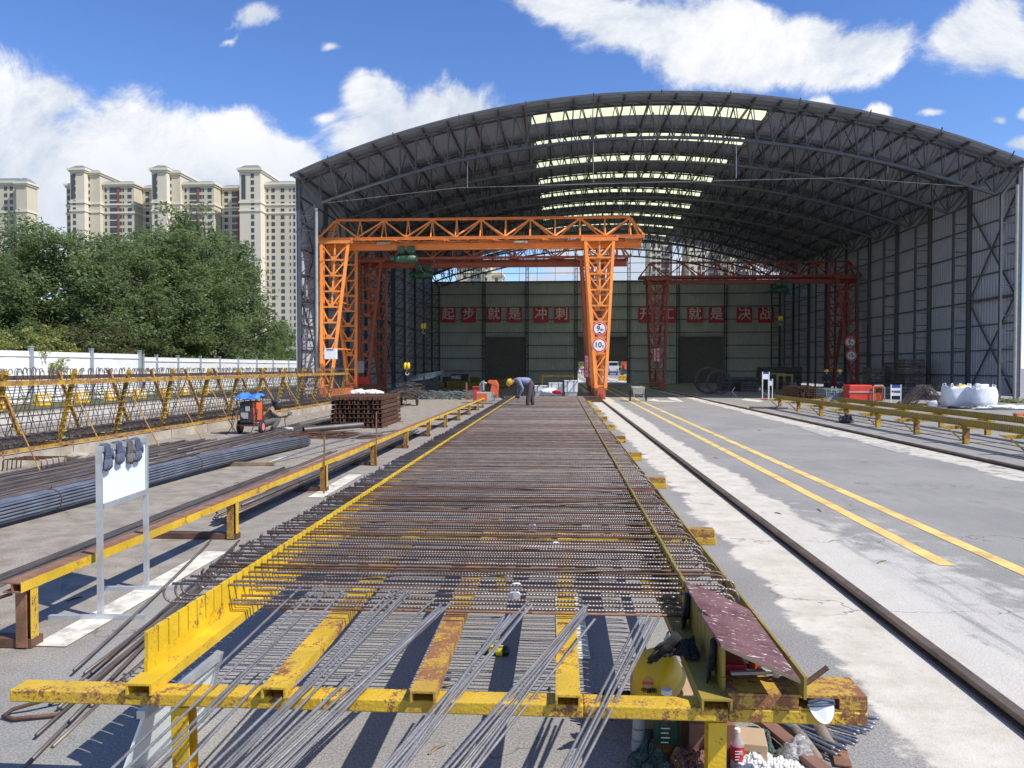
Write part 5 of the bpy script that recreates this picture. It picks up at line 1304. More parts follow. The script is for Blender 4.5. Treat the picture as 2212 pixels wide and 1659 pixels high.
for x in (-.31, .33):
    m = MB(); m.lathe([(.11, -.04), (.185, -.035), (.20, 0), (.185, .035), (.11, .04)], 20, (x, .02, .20), 'x'); wl = m.build('wheel', 'black_rubber', wm, smooth=True)
    m = MB(); m.lathe([(.03, -.045), (.108, -.042), (.108, .042), (.03, .045)], 14, (x, .02, .20), 'x'); m.build('rim', 'pink_rim', wl)
m = MB(); n = 8
g_ = [[(-.34 + .70 * i / n, -.34 + .70 * j / n, 1.14 + .05 * math.sin(i * 1.1) - .09 * (abs(i / n - .5) * 2) ** 3 - .10 * (abs(j / n - .5) * 2) ** 4 + .02 * math.sin(j * 2.1 + i)) for j in range(n + 1)] for i in range(n + 1)]
for i in range(n):
    for j in range(n): m.quad(g_[i][j], g_[i + 1][j], g_[i + 1][j + 1], g_[i][j + 1])
for i in range(n): m.quad(g_[i][0], g_[i + 1][0], (g_[i + 1][0][0], -.37, 1.02 - .02 * (i % 2)), (g_[i][0][0], -.37, 1.02 - .02 * ((i + 1) % 2)))
m.build('cover_sheet', 'blue_tarp', wm)
m = MB(); m.tube([(-.2, -.3, .8), (-.36, -.35, .6), (-.42, -.3, .2), (-.6, -.2, .01), (-1.2, .1, .01)], .014, 6); m.tube([(-.15, -.3, .5), (0, -.36, .40), (.16, -.32, .36)], .013, 6); m.tube([(.2, -.28, .8), (.34, -.34, .7), (.3, -.3, .4)], .013, 6); m.build('cable', 'black_rubber', wm)

# ------------------------------------------------------------------ stack of steel channels (left)
def chan_mesh(L, w=.125, h=.11, t=.02):
    m = MB(); m.box(-w / 2, w / 2, 0, L, 0, t)
    for s_ in (-1, 1):
        m.box(s_ * (w / 2 - t / 2) - t / 2, s_ * (w / 2 - t / 2) + t / 2, 0, L, t + .001, h)
        for k in range(int(L / .16)): m.box(s_ * (w / 2 + .006) - .006, s_ * (w / 2 + .006) + .006, .04 + k * .16, .10 + k * .16, .03, .085)
    return m
c0 = chan_mesh(3.3).build('steel_channel', 'rust_steel'); first = True; sp_ = G(765, 924)
for lv in range(7):
    for k in range(11):
        o = c0 if first else c0.copy()
        if not first: COL.objects.link(o)
        first = False
        o.location = (-7.08 + .149 * k + random.gauss(0, .008), 23.7 + random.gauss(0, .03), .03 + .140 * lv); o.rotation_euler = (0, 0, .03 + random.gauss(0, .003))
        tag(o, 'short rusty steel channel in the neat square stack beyond the tied bundle', 'channel', 'channels in the square stack')
for k, y in enumerate((24.0, 26.4)):
    m = MB(); m.bar((-7.2, y, .015), (-5.4, y, .015), .1, .03); tag(m.build('timber_bearer', 'timber', world=True), ('near' if k == 0 else 'far') + ' timber bearer under the square stack of channels', 'timber')
m = MB()
for lv in range(1, 7): m.bar((-7.12, 24.3, .03 + .140 * lv - .014), (-5.5, 24.35, .03 + .140 * lv - .014), .05, .02)
tag(m.build('spacer_flats', 'dark_rust', world=True), 'rusty flat bars laid between the layers of the square channel stack', 'spacer', kind='stuff')
# scrap heap and pipe in front of it
def heap(name, cen, rx, ry, h, n, L, r, mt, label, cat, seed, ang=(0, 3.14), n_seg=2, single=None):
    rnd = random.Random(seed); m = MB()
    for k in range(n):
        u = math.sqrt(rnd.random()); a = rnd.uniform(0, 6.283); x, y = cen[0] + rx * u * math.cos(a), cen[1] + ry * u * math.sin(a); z = r + h * (1 - u) * rnd.random()
        th = rnd.uniform(*ang); l = L * rnd.uniform(.5, 1.1) / 2; dx, dy_ = math.cos(th) * l, math.sin(th) * l; tz = rnd.gauss(0, .04)
        m.tube([(x - dx, y - dy_, max(r, z - tz)), (x + rnd.gauss(0, .03), y, max(r, z + .03)), (x + dx, y + dy_, max(r, z + tz))], r, 5)
    return tag(m.build(name, mt, world=True), label, cat, kind='stuff')
heap('scrap_rods', (-6.4, 20.8), 1.3, .9, .12, 90, 1.6, .009, 'rust_steel', 'tangle of thin rusty scrap rods in front of the square channel stack', 'scrap', 1, (-.35, .35))
m = MB(); m.tube([(-7.1, 21.0, .16), (-5.75, 22.2, .22)], .085, 14, cap=False); m.tube([(-5.75, 22.2, .22), (-7.1, 21.0, .16)], .078, 14, cap=False); tag(m.build('steel_pipe', 'rebar_long', world=True, smooth=True), 'thick dark pipe lying on the scrap rods', 'pipe')
m = MB(); m.tube([(-5.75, 14.5, .02), (-5.3, 16.5, .16), (-4.9, 18.8, .22), (-4.2, 21.0, .2)], .02, 7); tag(m.build('rebar', 'rebar_new', world=True, smooth=True), 'single bowed bar rising over the yellow stand', 'rebar')
m = MB(); m.lathe([(.03, 0), (.033, .02), (.033, .15), (.012, .19), (.012, .21)], 12, (0, 0, 0), 'y'); o = m.build('plastic_bottle', 'clear_plastic', smooth=True); o.location = G(765, 945, .10); tag(o, 'empty clear bottle with green label on the scrap rods', 'bottle')
m = MB(); m.lathe([(.034, .05), (.034, .11)], 12, (0, 0, 0), 'y'); MATS['label_green'] = mat('label_green', (.02, .4, .12)); lb = m.build('label', 'label_green', o)

# ------------------------------------------------------------------ hand cart loaded with rods
ct = thing('hand_cart', 'two-wheeled hand cart piled with dark tangled rods', 'cart', (-7.45, 37.9, 0))
for x in (-.42, .38):
    m = MB(); m.lathe([(.28, -.03), (.315, -.025), (.325, 0), (.315, .025), (.28, .03)], 24, (x, 0, .325), 'x'); wl = m.build('wheel', 'black_rubber', ct, smooth=True)
    m = MB()
    for k in range(5): a = k * 1.2566; m.bar((x, 0, .325), (x, math.cos(a) * .285, .325 + math.sin(a) * .285), .03, .02, (1, 0, 0))
    m.lathe([(.02, -.05), (.05, -.05), (.05, .05), (.02, .05)], 10, (x, 0, .325), 'x'); m.build('spokes', 'grey_machine', wl)
m = MB(); m.bar((-.42, 0, .325), (.38, 0, .325), .05, .05); m.box(-.34, .30, -.8, .8, .46, .50); m.tube([(-.3, .8, .48), (-.3, 1.5, .7)], .02, 6); m.tube([(.26, .8, .48), (.26, 1.5, .7)], .02, 6); m.tube([(-.02, -.7, .48), (-.02, -.75, .02)], .02, 6); m.build('bed', 'dark_rust', ct)
rnd = random.Random(4); m = MB()
for k in range(70):
    a = rnd.uniform(-.5, .5); x, y, z = -7.45 + rnd.gauss(0, .22), 37.9 + rnd.gauss(0, .3), .52 + abs(rnd.gauss(0, .22)); l = rnd.uniform(.3, .7)
    m.tube([(x - math.cos(a) * l, y - math.sin(a) * l, z), (x, y, z + .05), (x + math.cos(a) * l, y + math.sin(a) * l, max(.5, z + rnd.gauss(0, .1)))], .010, 5)
tag(m.build('scrap_rods', 'rebar_cage', world=True), 'tangled dark rods heaped on the hand cart', 'scrap', kind='stuff')
# galvanised pipes
g0 = None; rnd = random.Random(6)
for k in range(64):
    r_ = .03
    if g0 is None: mm = MB(); mm.tube([(0, -1.6, r_), (0, 1.6, r_)], r_, 8, cap=False); mm.tube([(0, 1.6, r_), (0, -1.6, r_)], r_ * .85, 8, cap=False); g0 = mm.build('steel_tube', 'galv_pipe', smooth=True); o = g0
    else: o = g0.copy(); COL.objects.link(o)
    lv = k // 16; o.location = (-9.2 + .26 * (k % 16) + rnd.gauss(0, .08) + lv * .15, 46.5 + rnd.gauss(0, .25), .001 + .115 * lv); o.rotation_euler = (rnd.gauss(.02, .02), 0, rnd.gauss(.35, .12))
    tag(o, 'pale galvanised tube in the loose pile beyond the hand cart', 'tube', 'galvanised tubes in the loose pile')
g1 = None
for k in range(8):
    if g1 is None: mm = MB(); mm.tube([(0, -1.0, 0), (0, 1.0, 0)], .06, 10); g1 = mm.build('steel_tube', 'galv_pipe', smooth=True); o = g1
    else: o = g1.copy(); COL.objects.link(o)
    o.location = (-10.0 + .2 * (k % 4), 55 + .1 * k, 1.0 + .16 * (k // 4) + .1 * (k % 4)); o.rotation_euler = (R(8), 0, R(-70)); tag(o, 'thick pale tube in the tilted pile behind the yellow crane hook', 'tube', 'thick tubes behind the crane hook')
m = MB(); m.box(-10.6, -8.8, 54.2, 56.2, 0, .90); tag(m.build('steel_bin', 'dark_machine', world=True, bevel=.03), 'dark steel bin under the tilted tubes in the shade', 'bin')
# sacks beyond the stack
for k, (x, y, s_) in enumerate(((-11.9, 45, .42), (-11.3, 45.2, .38), (-10.8, 44.9, .42))):
    o = lump('sack', (s_, s_ * .8, .30), 'bag_white', 20 + k, .35, 3); o.location = (x, y, .0); tag(o, ('left', 'middle', 'right')[k] + ' of the three white sacks between the cage rack and the hand cart', 'sack', 'white sacks by the cage rack')
m = MB(); m.hbeam((-8.6, 40.0, .55), (-9.0, 52.0, .60), .12, .12); 
t = thing('pipe_rest', 'low dark steel rail on posts behind the hand cart', 'rail stand', (-8.8, 46, 0)); m.build('top_rail', 'dark_rust', t, True)
for y in (40.2, 43, 46, 49, 51.8): m = MB(); m.bar((-8.6 - (y - 40) * .033, y, 0), (-8.6 - (y - 40) * .033, y, .48), .08, .08, (0, 1, 0)); m.build('post', 'dark_rust', t, True)

# ------------------------------------------------------------------ bending machine and neighbours at the jig's far end
bm_ = thing('bending_machine', 'orange bar bending machine with grey base by the jig end', 'machine', (-3.75, 40.0, 0))
m = MB(); m.box(-.55, .35, -.4, .4, .08, .62); m.build('base', 'grey_machine', bm_, bevel=.02)
m = MB(); m.box(-.50, .0, -.415, -.402, .16, .56); m.build('door', 'orange_machine', bm_)
m = MB(); m.prism([(.15, -.32, .62), (.52, -.32, .3), (.56, -.32, 1.0), (.44, -.32, 1.22), (.05, -.32, 1.22), (.0, -.32, 1.10), (.22, -.32, 1.02)], (0, .6, 0)); m.build('arm', 'orange_machine', bm_, bevel=.02)
m = MB(); m.tube([(-.35, -.1, .62), (-.38, -.1, 1.0), (-.28, -.1, 1.12), (-.05, -.1, 1.05)], .06, 8); m.bar((-.2, -.2, .7), (-.2, -.2, 1.2), .08, .08, (0, 1, 0)); m.build('cutter_head', 'grey_machine', bm_)
m = MB(); m.tube([(.1, -.35, 1.05), (.5, -.5, .9), (.62, -.5, .5), (.2, -.5, .35)], .015, 6); m.build('cable', 'black_rubber', bm_)
m = MB(); m.box(-4.62, -4.2, 40.8, 41.4, .05, .82); m.box(-4.66, -4.16, 40.75, 41.45, .821, .87); tag(m.build('machine_cabinet', 'red_paint', world=True, bevel=.02), 'dark red cabinet standing left of the bar bending machine', 'cabinet')
def coil(x, y, R_, w, mt, label, axis='y', turns=9, group=None, z=None):
    m = MB()
    rnd2 = random.Random(int(x * 100))
    for k in range(turns):
        rr = R_ * (1 - .045 * (k % 4)) ; off = w * (k / turns - .5); n = 26
        m.tube([(off + rnd2.gauss(0, .01), rr * math.cos(2 * math.pi * i / n), rr * math.sin(2 * math.pi * i / n)) for i in range(n + 1)] if axis == 'x' else [(rr * math.cos(2 * math.pi * i / n), off + rnd2.gauss(0, .01), rr * math.sin(2 * math.pi * i / n)) for i in range(n + 1)], .016, 5)
    o = m.build('wire_coil', mt); o.location = (x, y, R_ + .016 if z is None else z); return tag(o, label, 'coil', group)
coil(-2.9, 43.5, .62, .5, 'black_rubber', 'black upright coil of wire beside the bar bending machine')
for k, (px0, px1, y0, y1, d, lab) in enumerate(((1155, 1182, 833, 846, 47.6, 'lower white banded crate left of the taller white one'), (1185.5, 1215, 827, 847, 47, 'taller white crate with bottles on top'), (1219.5, 1248, 822, 847, 46.6, 'wide white crate nearest the crane leg'))):
    a, b = at(px0, y0, d), at(px1, y1, d)
    t = thing('crate', lab, 'crate', ((a.x + b.x) / 2, d, 0), group='white crates beyond the jig'); w = (b.x - a.x) / 2
    m = MB(); zz = b.z
    m.box(-w, w, 0, .9, zz, a.z - .05); m.box(-w - .02, w + .02, -.02, .92, a.z - .049, a.z); m.build('body', 'hoarding', t, bevel=.01)
    m = MB(); m.box(-w * .9, w * .9, .02, .88, 0, zz - .002); m.build('pallet', 'grey_machine', t)
    m = MB()
    for x in (-w * .55, w * .45): m.box(x - .015, x + .015, -.026, -.021, zz, a.z - .01)
    m.build('strap', 'black_rubber', t)
o = lump('plastic_sack', (.5, .3, .22), 'bag_white', 31, .4, 3); o.location = (-.55, 42.6, 0.3); tag(o, 'crumpled red and white plastic sack before the white crates', 'sack')
o = lump('plastic_sack', (.3, .2, .12), 'label_red', 32, .4, 3); o.location = (-.2, 42.4, .42); tag(o, 'small red plastic wrapper on the white sack', 'wrapper')
m = MB(); m.box(-3.0, 2.3, 42.0, 42.9, 0, .3); tag(m.build('low_platform', 'dark_rust', world=True), 'low rusty platform at the far end of the jig', 'platform')
for k, (px, w) in enumerate(((1140, .14), (1193, .2), (1245, .14), (1110, .12))):
    p = at(px, 853, 33.1); m = MB(); m.box(-w, w, -.06, .06, .47, .62); o = m.build('stop_block', 'yellow_clean', bevel=.01); o.location = (p.x, 33.1, 0); tag(o, 'small yellow stop block in the row closing the far jig end', 'block', 'stop blocks at the far jig end')
m = MB(); m.bar((-2.0, 33.12, .42), (1.0, 33.12, .42), .12, .10); m.bar((-1.8, 33.12, 0), (-1.8, 33.12, .37), .1, .1, (0, 1, 0)); m.bar((.8, 33.12, 0), (.8, 33.12, .37), .1, .1, (0, 1, 0)); tag(m.build('end_beam', 'yellow_worn', world=True), 'rusty cross beam carrying the yellow stop blocks at the far jig end', 'beam')
def portal(name_x0, x1, y, h, lab, dep=1.2, mt='yellow_clean'):
    t = thing('portal_frame', lab, 'frame', ((name_x0 + x1) / 2, y, 0))
    for x in (name_x0, x1):
        m = MB(); m.bar((x, y, 0), (x, y, h), .12, .12, (0, 1, 0)); m.build('upright', mt, t, True)
    m = MB(); m.bar((name_x0 - .06, y, h + .06), (x1 + .06, y, h + .06), .12, .12); m.build('top_bar', mt, t, True); return t
pa, pb = at(1172, 814, 60), at(1238, 814, 60); portal(pa.x, pb.x, 60, pa.z, 'yellow portal frame behind the white crates')
pa, pb = at(1646, 809, 56), at(1694, 809, 56); portal(pa.x, pb.x, 56, pa.z, 'yellow portal frame behind the blue and white post sign', mt='yellow_dull')
pa, pb = at(1679, 812, 54), at(1711, 812, 54); portal(pa.x, pb.x, 54, pa.z, 'smaller yellow frame right of the post sign', mt='yellow_dull')
# yellow slotted racks and boxes in the shade at the back left
for k, (px0, px1, ty, lab) in enumerate(((966, 1008, 823, 'long yellow steel box in the shade, left of the dark bundle'), (1012, 1042, 826, 'short yellow steel box in the shade behind the orange machine'), (1072, 1098, 824, 'yellow slatted box in the shade behind the bending worker'), (935, 962, 826, 'yellow steel box beside the left wall in the shade'))):
    a, b = at(px0, ty, 70), at(px1, ty, 70); m = MB(); m.box(a.x, b.x, 69.5, 71, .06, a.z)
    for i in range(6): xx = a.x + (b.x - a.x) * (i + .5) / 6; m.box(xx - .05, xx + .05, 69.44, 69.499, .06, a.z)
    tag(m.build('steel_box', 'yellow_dull', world=True), lab, 'box')
for k, (px0, px1, ty, lab) in enumerate(((1065, 1084, 815, 'upright yellow plates before the first roller door'), (1095, 1107, 814, 'narrow group of upright yellow plates before the roller door'), (1018, 1035, 814, 'upright yellow plates left of the roller door'))):
    a, b = at(px0, ty, 82), at(px1, ty, 82); n = 5
    t = thing('plate_rack', lab, 'rack', ((a.x + b.x) / 2, 82, 0))
    for i in range(n): xx = a.x + (b.x - a.x) * i / (n - 1); m = MB(); m.box(xx - .07, xx + .07, 81.6, 82.4, .1, a.z + random.uniform(-.1, .05)); m.build('plate', 'yellow_dull', t, True)
    m = MB(); m.box(a.x - .1, b.x + .1, 81.5, 82.5, 0, .099); m.build('base', 'dark_rust', t, True)
for k, (px0, px1, ty, d, lab) in enumerate(((972, 1008, 808, 74, 'dark wrapped bundle in the shade at the back left'), (955, 975, 814, 72, 'low dark bundle left of the wrapped one'), (1646, 1733, 793, 68, 'big dark rounded stack behind the yellow frames'), (1560, 1640, 815, 62, 'dark stack in front of the third roller door'))):
    a, b = at(px0, ty, d), at(px1, ty, d); m = MB()
    for i in range(4): z0 = a.z * i / 4; m.box(a.x + .06 * (i % 2), b.x - .06 * ((i + 1) % 2), d, d + 2, z0 + .01, z0 + a.z / 4)
    tag(m.build('wrapped_bundle', 'dark_machine', world=True, bevel=.05), lab, 'bundle')
sg = thing('area_sign', 'small dark sign on a post among the galvanised tubes', 'sign', (-8.0, 60, 0)); p = at(985, 815, 60); sg.location = (p.x, 60, 0); sg['_w'] = (p.x, 60, 0)
m = MB(); m.bar((-.3, 0, 0), (-.3, 0, 1.2), .05, .05, (0, 1, 0)); m.bar((.3, 0, 0), (.3, 0, 1.2), .05, .05, (0, 1, 0)); m.build('post', 'dark_machine', sg)
m = MB(); m.box(-.42, .42, -.02, .02, .85, 1.35); m.build('panel', 'glass_dark', sg); text_mesh('lettering', '半成品', .26, 'white_letter', sg, (0, -.025, 1.1), FACE)
m = MB(); p = G(1008, 864); m.bar((p.x, p.y, 0), (p.x, p.y, 1.0), .09, .09, (0, 1, 0)); tag(m.build('steel_post', 'rust_plate', world=True), 'rusty upright post in front of the galvanised tubes', 'post')
m = MB(); p = G(916, 856); m.bar((p.x, p.y, 0), (p.x, p.y, 1.35), .09, .09, (0, 1, 0)); tag(m.build('steel_post', 'dark_rust', world=True), 'dark rusty post left of the hand cart load', 'post')
# ================================================================== second jig on the right
j2 = thing('rebar_jig', 'empty yellow slotted jig on short posts at the right of the road', 'jig', (10.9, 25, 0))
PY = [36.0, 33.2, 30.4, 27.7, 25.05, 22.4, 19.75, 17.1, 14.5]
for y in PY:
    for x in (10.02, 11.95):
        m = MB(); m.bar((x, y, 0), (x, y, .385), .13, .11, (0, 1, 0)); m.build('post', 'yellow_worn', j2, True)
        m = MB(); m.bar((x - .06, y - .056, .07), (x + .06, y - .056, .07), .004, .12); m.build('painted_foot', 'yellow_rusty', j2, True)
    m = MB(); m.prism([(9.45, y + .12, .44), (9.95, y + .12, .44), (9.95, y + .12, .36), (9.62, y + .12, .36)], (0, .10, 0)); m.bar((9.96, y + .17, .40), (12.2, y + .17, .40), .10, .08); m.build('cross_beam', 'yellow_rusty', j2, True)
    m = MB(); m.bar((9.66, y + .1, .36), (9.98, y - .02, .03), .035, .035); m.build('brace', 'yellow_rusty', j2, True)
def comb2(x, y0, y1, z0, z1, pitch):
    y = y0
    while y < y1:
        yb = min(y + 5.6, y1); m = MB(); m.box(x - .008, x + .008, y, yb - .004, z0, z1 - .12); k = y
        while k < yb - .05: m.box(x - .009, x + .009, k + .008, k + pitch - .008, z1 - .1195, z1 + random.uniform(-.002, .002)); k += pitch
        m.build('slotted_plate', 'yellow_dull', j2, True); y = yb
comb2(9.95, 13.9, 36.6, .452, .62, .10); comb2(11.88, 13.9, 34.0, .452, .62, .10)
for x, w, mt in ((10.06, .16, 'yellow_dull'), (10.7, .12, 'rust_plate'), (11.3, .12, 'rust_plate'), (11.98, .16, 'yellow_dull')):
    for a, b in ((13.9, 20), (20, 26), (26, 31.5), (31.5, 36.5)): m = MB(); m.bar((x, a, .446), (x, b - .005, .446), w, .012); m.build('channel', mt, j2, True)
m = MB(); m.bar((9.3, 36.45, .40), (10.4, 36.5, .40), .07, .06); tag(m.build('angle_bar', 'red_paint', world=True), 'dark red angle bar across the far end of the right jig', 'bar')
o = lump('wire_ball', (.22, .18, .12), 'rebar_cage', 41, .7, 3); p = G(1806, 910); o.location = (9.75, 27.0, 0); tag(o, 'tangled ball of black wire beside a post of the right jig', 'wire')
m = MB(); m.tube([(8.7, 36.2, .05), (9.6, 35.8, .06), (10.3, 35.7, .05)], .05, 8); tag(m.build('timber_log', 'timber_log', world=True), 'short dark log under the far end of the right jig', 'timber')

# ------------------------------------------------------------------ right hand yard
rm = thing('generator', 'red generator box with grey rounded frame behind the right jig', 'generator', (at(1864, 850, 42.5).x, 42.5, 0))
m = MB(); m.box(-.85, .35, -.35, .6, .10, .95); m.build('body', 'red_paint', rm, bevel=.05)
m = MB(); m.box(.40, .92, -.40, .55, .10, .88); m.build('end_panel', 'orange_machine', rm, bevel=.05)
m = MB(); m.tube([(.36, -.44, .08), (.36, -.44, .78), (.42, -.44, .93), (.86, -.44, .93), (.95, -.44, .80), (.95, -.44, .08)], .028, 8); m.bar((-.86, -.37, .58), (.34, -.37, .58), .02, .07); m.build('frame', 'grey_machine', rm)
m = MB(); m.box(.5, .82, -.415, -.402, .55, .76); m.tube([(.55, -.43, .62), (.7, -.47, .80), (.74, -.46, .5), (.66, -.44, .3), (.75, -.43, .16)], .018, 6); m.build('socket', 'black_rubber', rm)
tx_ = at(1803, 850, 43.5).x
m = MB(); n = 12
P_ = lambda u, v: (tx_ - .75 + 1.3 * u, 43.2 + .9 * v, .03 + .62 * u * (1 - .25 * v) + .05 * math.sin(9 * v + 3 * u) * u + .03 * math.sin(17 * v))
for i in range(n):
    for j in range(n): m.quad(P_(i / n, j / n), P_((i + 1) / n, j / n), P_((i + 1) / n, (j + 1) / n), P_(i / n, (j + 1) / n))
for i in range(n): m.quad(P_(i / n, 0), P_((i + 1) / n, 0), (P_((i + 1) / n, 0)[0], 43.1, .01), (P_(i / n, 0)[0], 43.1, .01))
o = m.build('plastic_sheet', 'rebar_new', world=True, smooth=True); tag(o, 'grey-blue plastic sheet heaped against the left of the red generator', 'sheet')
def chan_stack(x, y, cols, rows, L, rz, mt, label, cat='channel', grp=None, pitch=.15):
    c_ = None
    for lv in range(rows):
        for k in range(cols):
            if c_ is None: c_ = chan_mesh(L).build('steel_channel', mt); o = c_
            else: o = c_.copy(); COL.objects.link(o)
            o.location = (x + pitch * k * math.cos(rz) + random.gauss(0, .012), y + pitch * k * math.sin(rz) + random.gauss(0, .04), .004 + .135 * lv); o.rotation_euler = (0, 0, rz + random.gauss(0, .01)); tag(o, label, cat, grp)
chan_stack(at(1728, 850, 44.5).x, 44.5, 7, 6, 2.4, .1, 'rust_steel', 'rusty channel in the stack left of the grey-blue sheet', grp='rusty channels in the right yard')
chan_stack(at(1788, 850, 45.8).x, 45.8, 7, 5, 2.0, .2, 'galv_pipe', 'pale galvanised channel in the stack behind the red generator', grp='galvanised channels in the right yard')
def sign_post(px, base_y, d, h, pw, ph, lab, txt, tilt=0.0):
    p = at(px, base_y, d); t = thing('area_sign', lab, 'sign', (p.x, d, 0), tilt)
    for x in (-pw / 2 - .02, pw / 2 + .02): m = MB(); m.bar((x, 0, 0), (x, 0, h), .045, .045, (0, 1, 0)); m.build('post', 'sign_white', t)
    m = MB(); m.box(-pw / 2, pw / 2, -.015, .015, h - ph - .02, h - .02); pn = m.build('panel', 'sign_white', t)
    m = MB(); m.box(-pw / 2, pw / 2, -.021, -.017, h - .02 - ph * .26, h - .02); m.build('header', 'sign_blue', pn)
    if txt: text_mesh('lettering', txt, pw * .26, 'sign_black', pn, (0, -.021, h - .02 - ph * .62), FACE, bold=.003)
sign_post(1654, 859, 47.0, 1.62, .34, .42, 'tall blue and white sign on two posts at the edge of the shade', '')
sign_post(1664, 859, 47.6, 1.2, .2, .4, 'smaller blue and white sign beside the tall one', '')
sign_post(1935, 872, 40.0, 1.02, .44, .54, 'white area sign with blue header between generator and rusty rod heap', '半成品区')
RHX = at(1990, 850, 39.8).x
heap('rod_heap', (RHX, 39.6), .85, .6, .06, 26, 1.9, .012, 'rust_steel', 'flat scatter of rods around the rusty rod heap', 'rods', 6)
rh = MB(); rnd = random.Random(12)
for k in range(120):
    a = rnd.uniform(-1, 1); x = RHX + rnd.gauss(0, .16); y = 39.8 + rnd.gauss(0, .3); s_ = rnd.choice((-1, -1, 1)); foot = (x + s_ * rnd.uniform(.55, 1.15) + .1, y + rnd.gauss(0, .3), .02)
    rh.tube([(x + .1, y, .85 + rnd.random() * .2), foot], .013, 5)
tag(rh.build('rod_heap', 'rebar_cage', world=True), 'leaning heap of thin rusty rods left of the white bags', 'rods', kind='stuff')
def ton_bag(x, y, s_, label, seed):
    t = thing('bulk_bag', label, 'bag', (x, y, 0), group='white bulk bags in the right yard')
    rnd = random.Random(seed); n = 28; prof = [(.52, 0), (.60, .10), (.64, .35), (.63, .65), (.60, .90), (.585, 1.02), (.50, 1.0), (.35, .94)]
    m = MB(); vs = []
    for r_, h in prof:
        for k in range(n):
            a = 2 * math.pi * k / n; q = (abs(math.cos(a)) ** 3 + abs(math.sin(a)) ** 3) ** (-1 / 3)
            r2 = r_ * q * (1 + .025 * math.sin(7 * a + h * 6 + seed) + .03 * math.sin(3 * a + 5 * h)); vs.append((r2 * math.cos(a) * s_, r2 * math.sin(a) * s_, h * s_ * (1 + .04 * math.sin(4 * a + seed))))
    m.add(vs, [(i * n + k, i * n + (k + 1) % n, (i + 1) * n + (k + 1) % n, (i + 1) * n + k) for i in range(len(prof) - 1) for k in range(n)] + [tuple((len(prof) - 1) * n + k for k in range(n))])
    m.build('sack', 'bag_white', t, smooth=True)
    m = MB()
    for a in (.8, 2.3, 3.9, 5.5): c_, s2 = math.cos(a) * .62 * s_, math.sin(a) * .62 * s_; m.tube([(c_, s2, .9 * s_), (c_ * 1.02, s2, 1.12 * s_), (c_ * .8, s2 * .8, 1.16 * s_), (c_ * .7, s2 * .9, 1.0 * s_)], .025, 5)
    m.build('strap', 'bag_white', t); return t
BX1, BX2 = at(2066, 850, 37.8).x, at(2119, 850, 37.0).x
ton_bag(BX1, 37.8, .98, 'left white bulk bag with rubbish on top', 1); ton_bag(BX2, 37.0, .95, 'right white bulk bag with crumpled open top', 2)
for k, (x, y, z, s_, mt, lab) in enumerate(((BX1 + .2, 37.7, .93, .2, 'yellow_clean', 'yellow scrap lying on top of the left bulk bag'), (BX1 - .3, 37.8, .93, .16, 'dark_machine', 'dark scrap on top of the left bulk bag'), (BX2 - .1, 36.9, .9, .3, 'plastic_white', 'crumpled plastic on top of the right bulk bag'))):
    o = lump('scrap_piece', (s_, s_ * .7, s_ * .4), mt, 60 + k, .5, 2); o.location = (x, y, z); tag(o, lab, 'scrap')
for k, (x, y, a, b, h, mt, lab) in enumerate(((BX2 + .1, 35.7, .9, .3, .10, 'plastic_white', 'spread white plastic sheet in front of the bulk bags'), (BX2 + 1.5, 36.2, .8, .3, .09, 'plastic_white', 'white plastic sheet right of the bulk bags'), (BX1 - .2, 36.6, .7, .3, .07, 'dark_machine', 'dark plastic sheet below the left bulk bag'))):
    o = lump('plastic_sheet', (a, b, h), mt, 70 + k, .6, 3); o.location = (x, y, 0); tag(o, lab, 'sheet')
m = MB(); m.lathe([(.13, -.16), (.17, .16), (.175, .17)], 16, (0, 0, .17), 'x'); p = G(2013, 880); o = m.build('bucket', 'plastic_white', smooth=True); o.location = (p.x, p.y, 0); tag(o, 'white bucket lying on its side near the rusty rod heap', 'bucket')
bq = None
for k in range(8):
    if bq is None: mm = MB(); mm.box(-.12, .12, -.06, .06, 0, .055); bq = mm.build('brick', 'brick_orange', bevel=.004); o = bq
    else: o = bq.copy(); COL.objects.link(o)
    o.location = (at(2196, 880, 30.4).x + .26 * (k % 2) + .1, 30.4 + .14 * ((k // 2) % 2), .03 + .062 * (k // 4)); tag(o, 'orange brick in the small pile at the right picture edge', 'brick', 'orange bricks at the right')
m = MB(); m.box(at(2188, 880, 30.4).x, at(2188, 880, 30.4).x + .9, 30.2, 30.8, .001, .028); tag(m.build('board', 'plastic_white', world=True), 'white board under the orange bricks', 'board')
# dark stacks inside the shed on the right
for k, (px0, px1, ty, d, rows, lab) in enumerate(((1883, 1924, 793, 55, 9, 'dark stack of banded bundles by the right wall, left one'), (1927, 1962, 782, 54, 11, 'tallest dark stack of banded bundles by the right wall'), (1955, 1999, 775, 52.5, 12, 'dark stack of banded bundles by the right wall, right one'), (1900, 1985, 835, 49, 4, 'low dark stack in front of the tall ones by the right wall'), (1600, 1640, 826, 60, 5, 'low dark stack behind the wire coils'), (1705, 1722, 826, 52, 6, 'dark stack of rusty grids right of the yellow frames'))):
    a, b = at(px0, ty, d), at(px1, ty, d); t = thing('bundle_stack', lab, 'stack', ((a.x + b.x) / 2, d, 0), group='dark stacks inside the shed'); w = b.x - a.x; h = a.z / rows
    for r_ in range(rows):
        m = MB(); nc = max(3, int(w / .3))
        for c_ in range(nc): j = random.uniform(-.03, .03); m.box(-w / 2 + w * c_ / nc + .012, -w / 2 + w * (c_ + 1) / nc - .012, j, 1.6 + j, r_ * h + .01, (r_ + 1) * h - .025)
        m.build('layer', 'rebar_long', t)
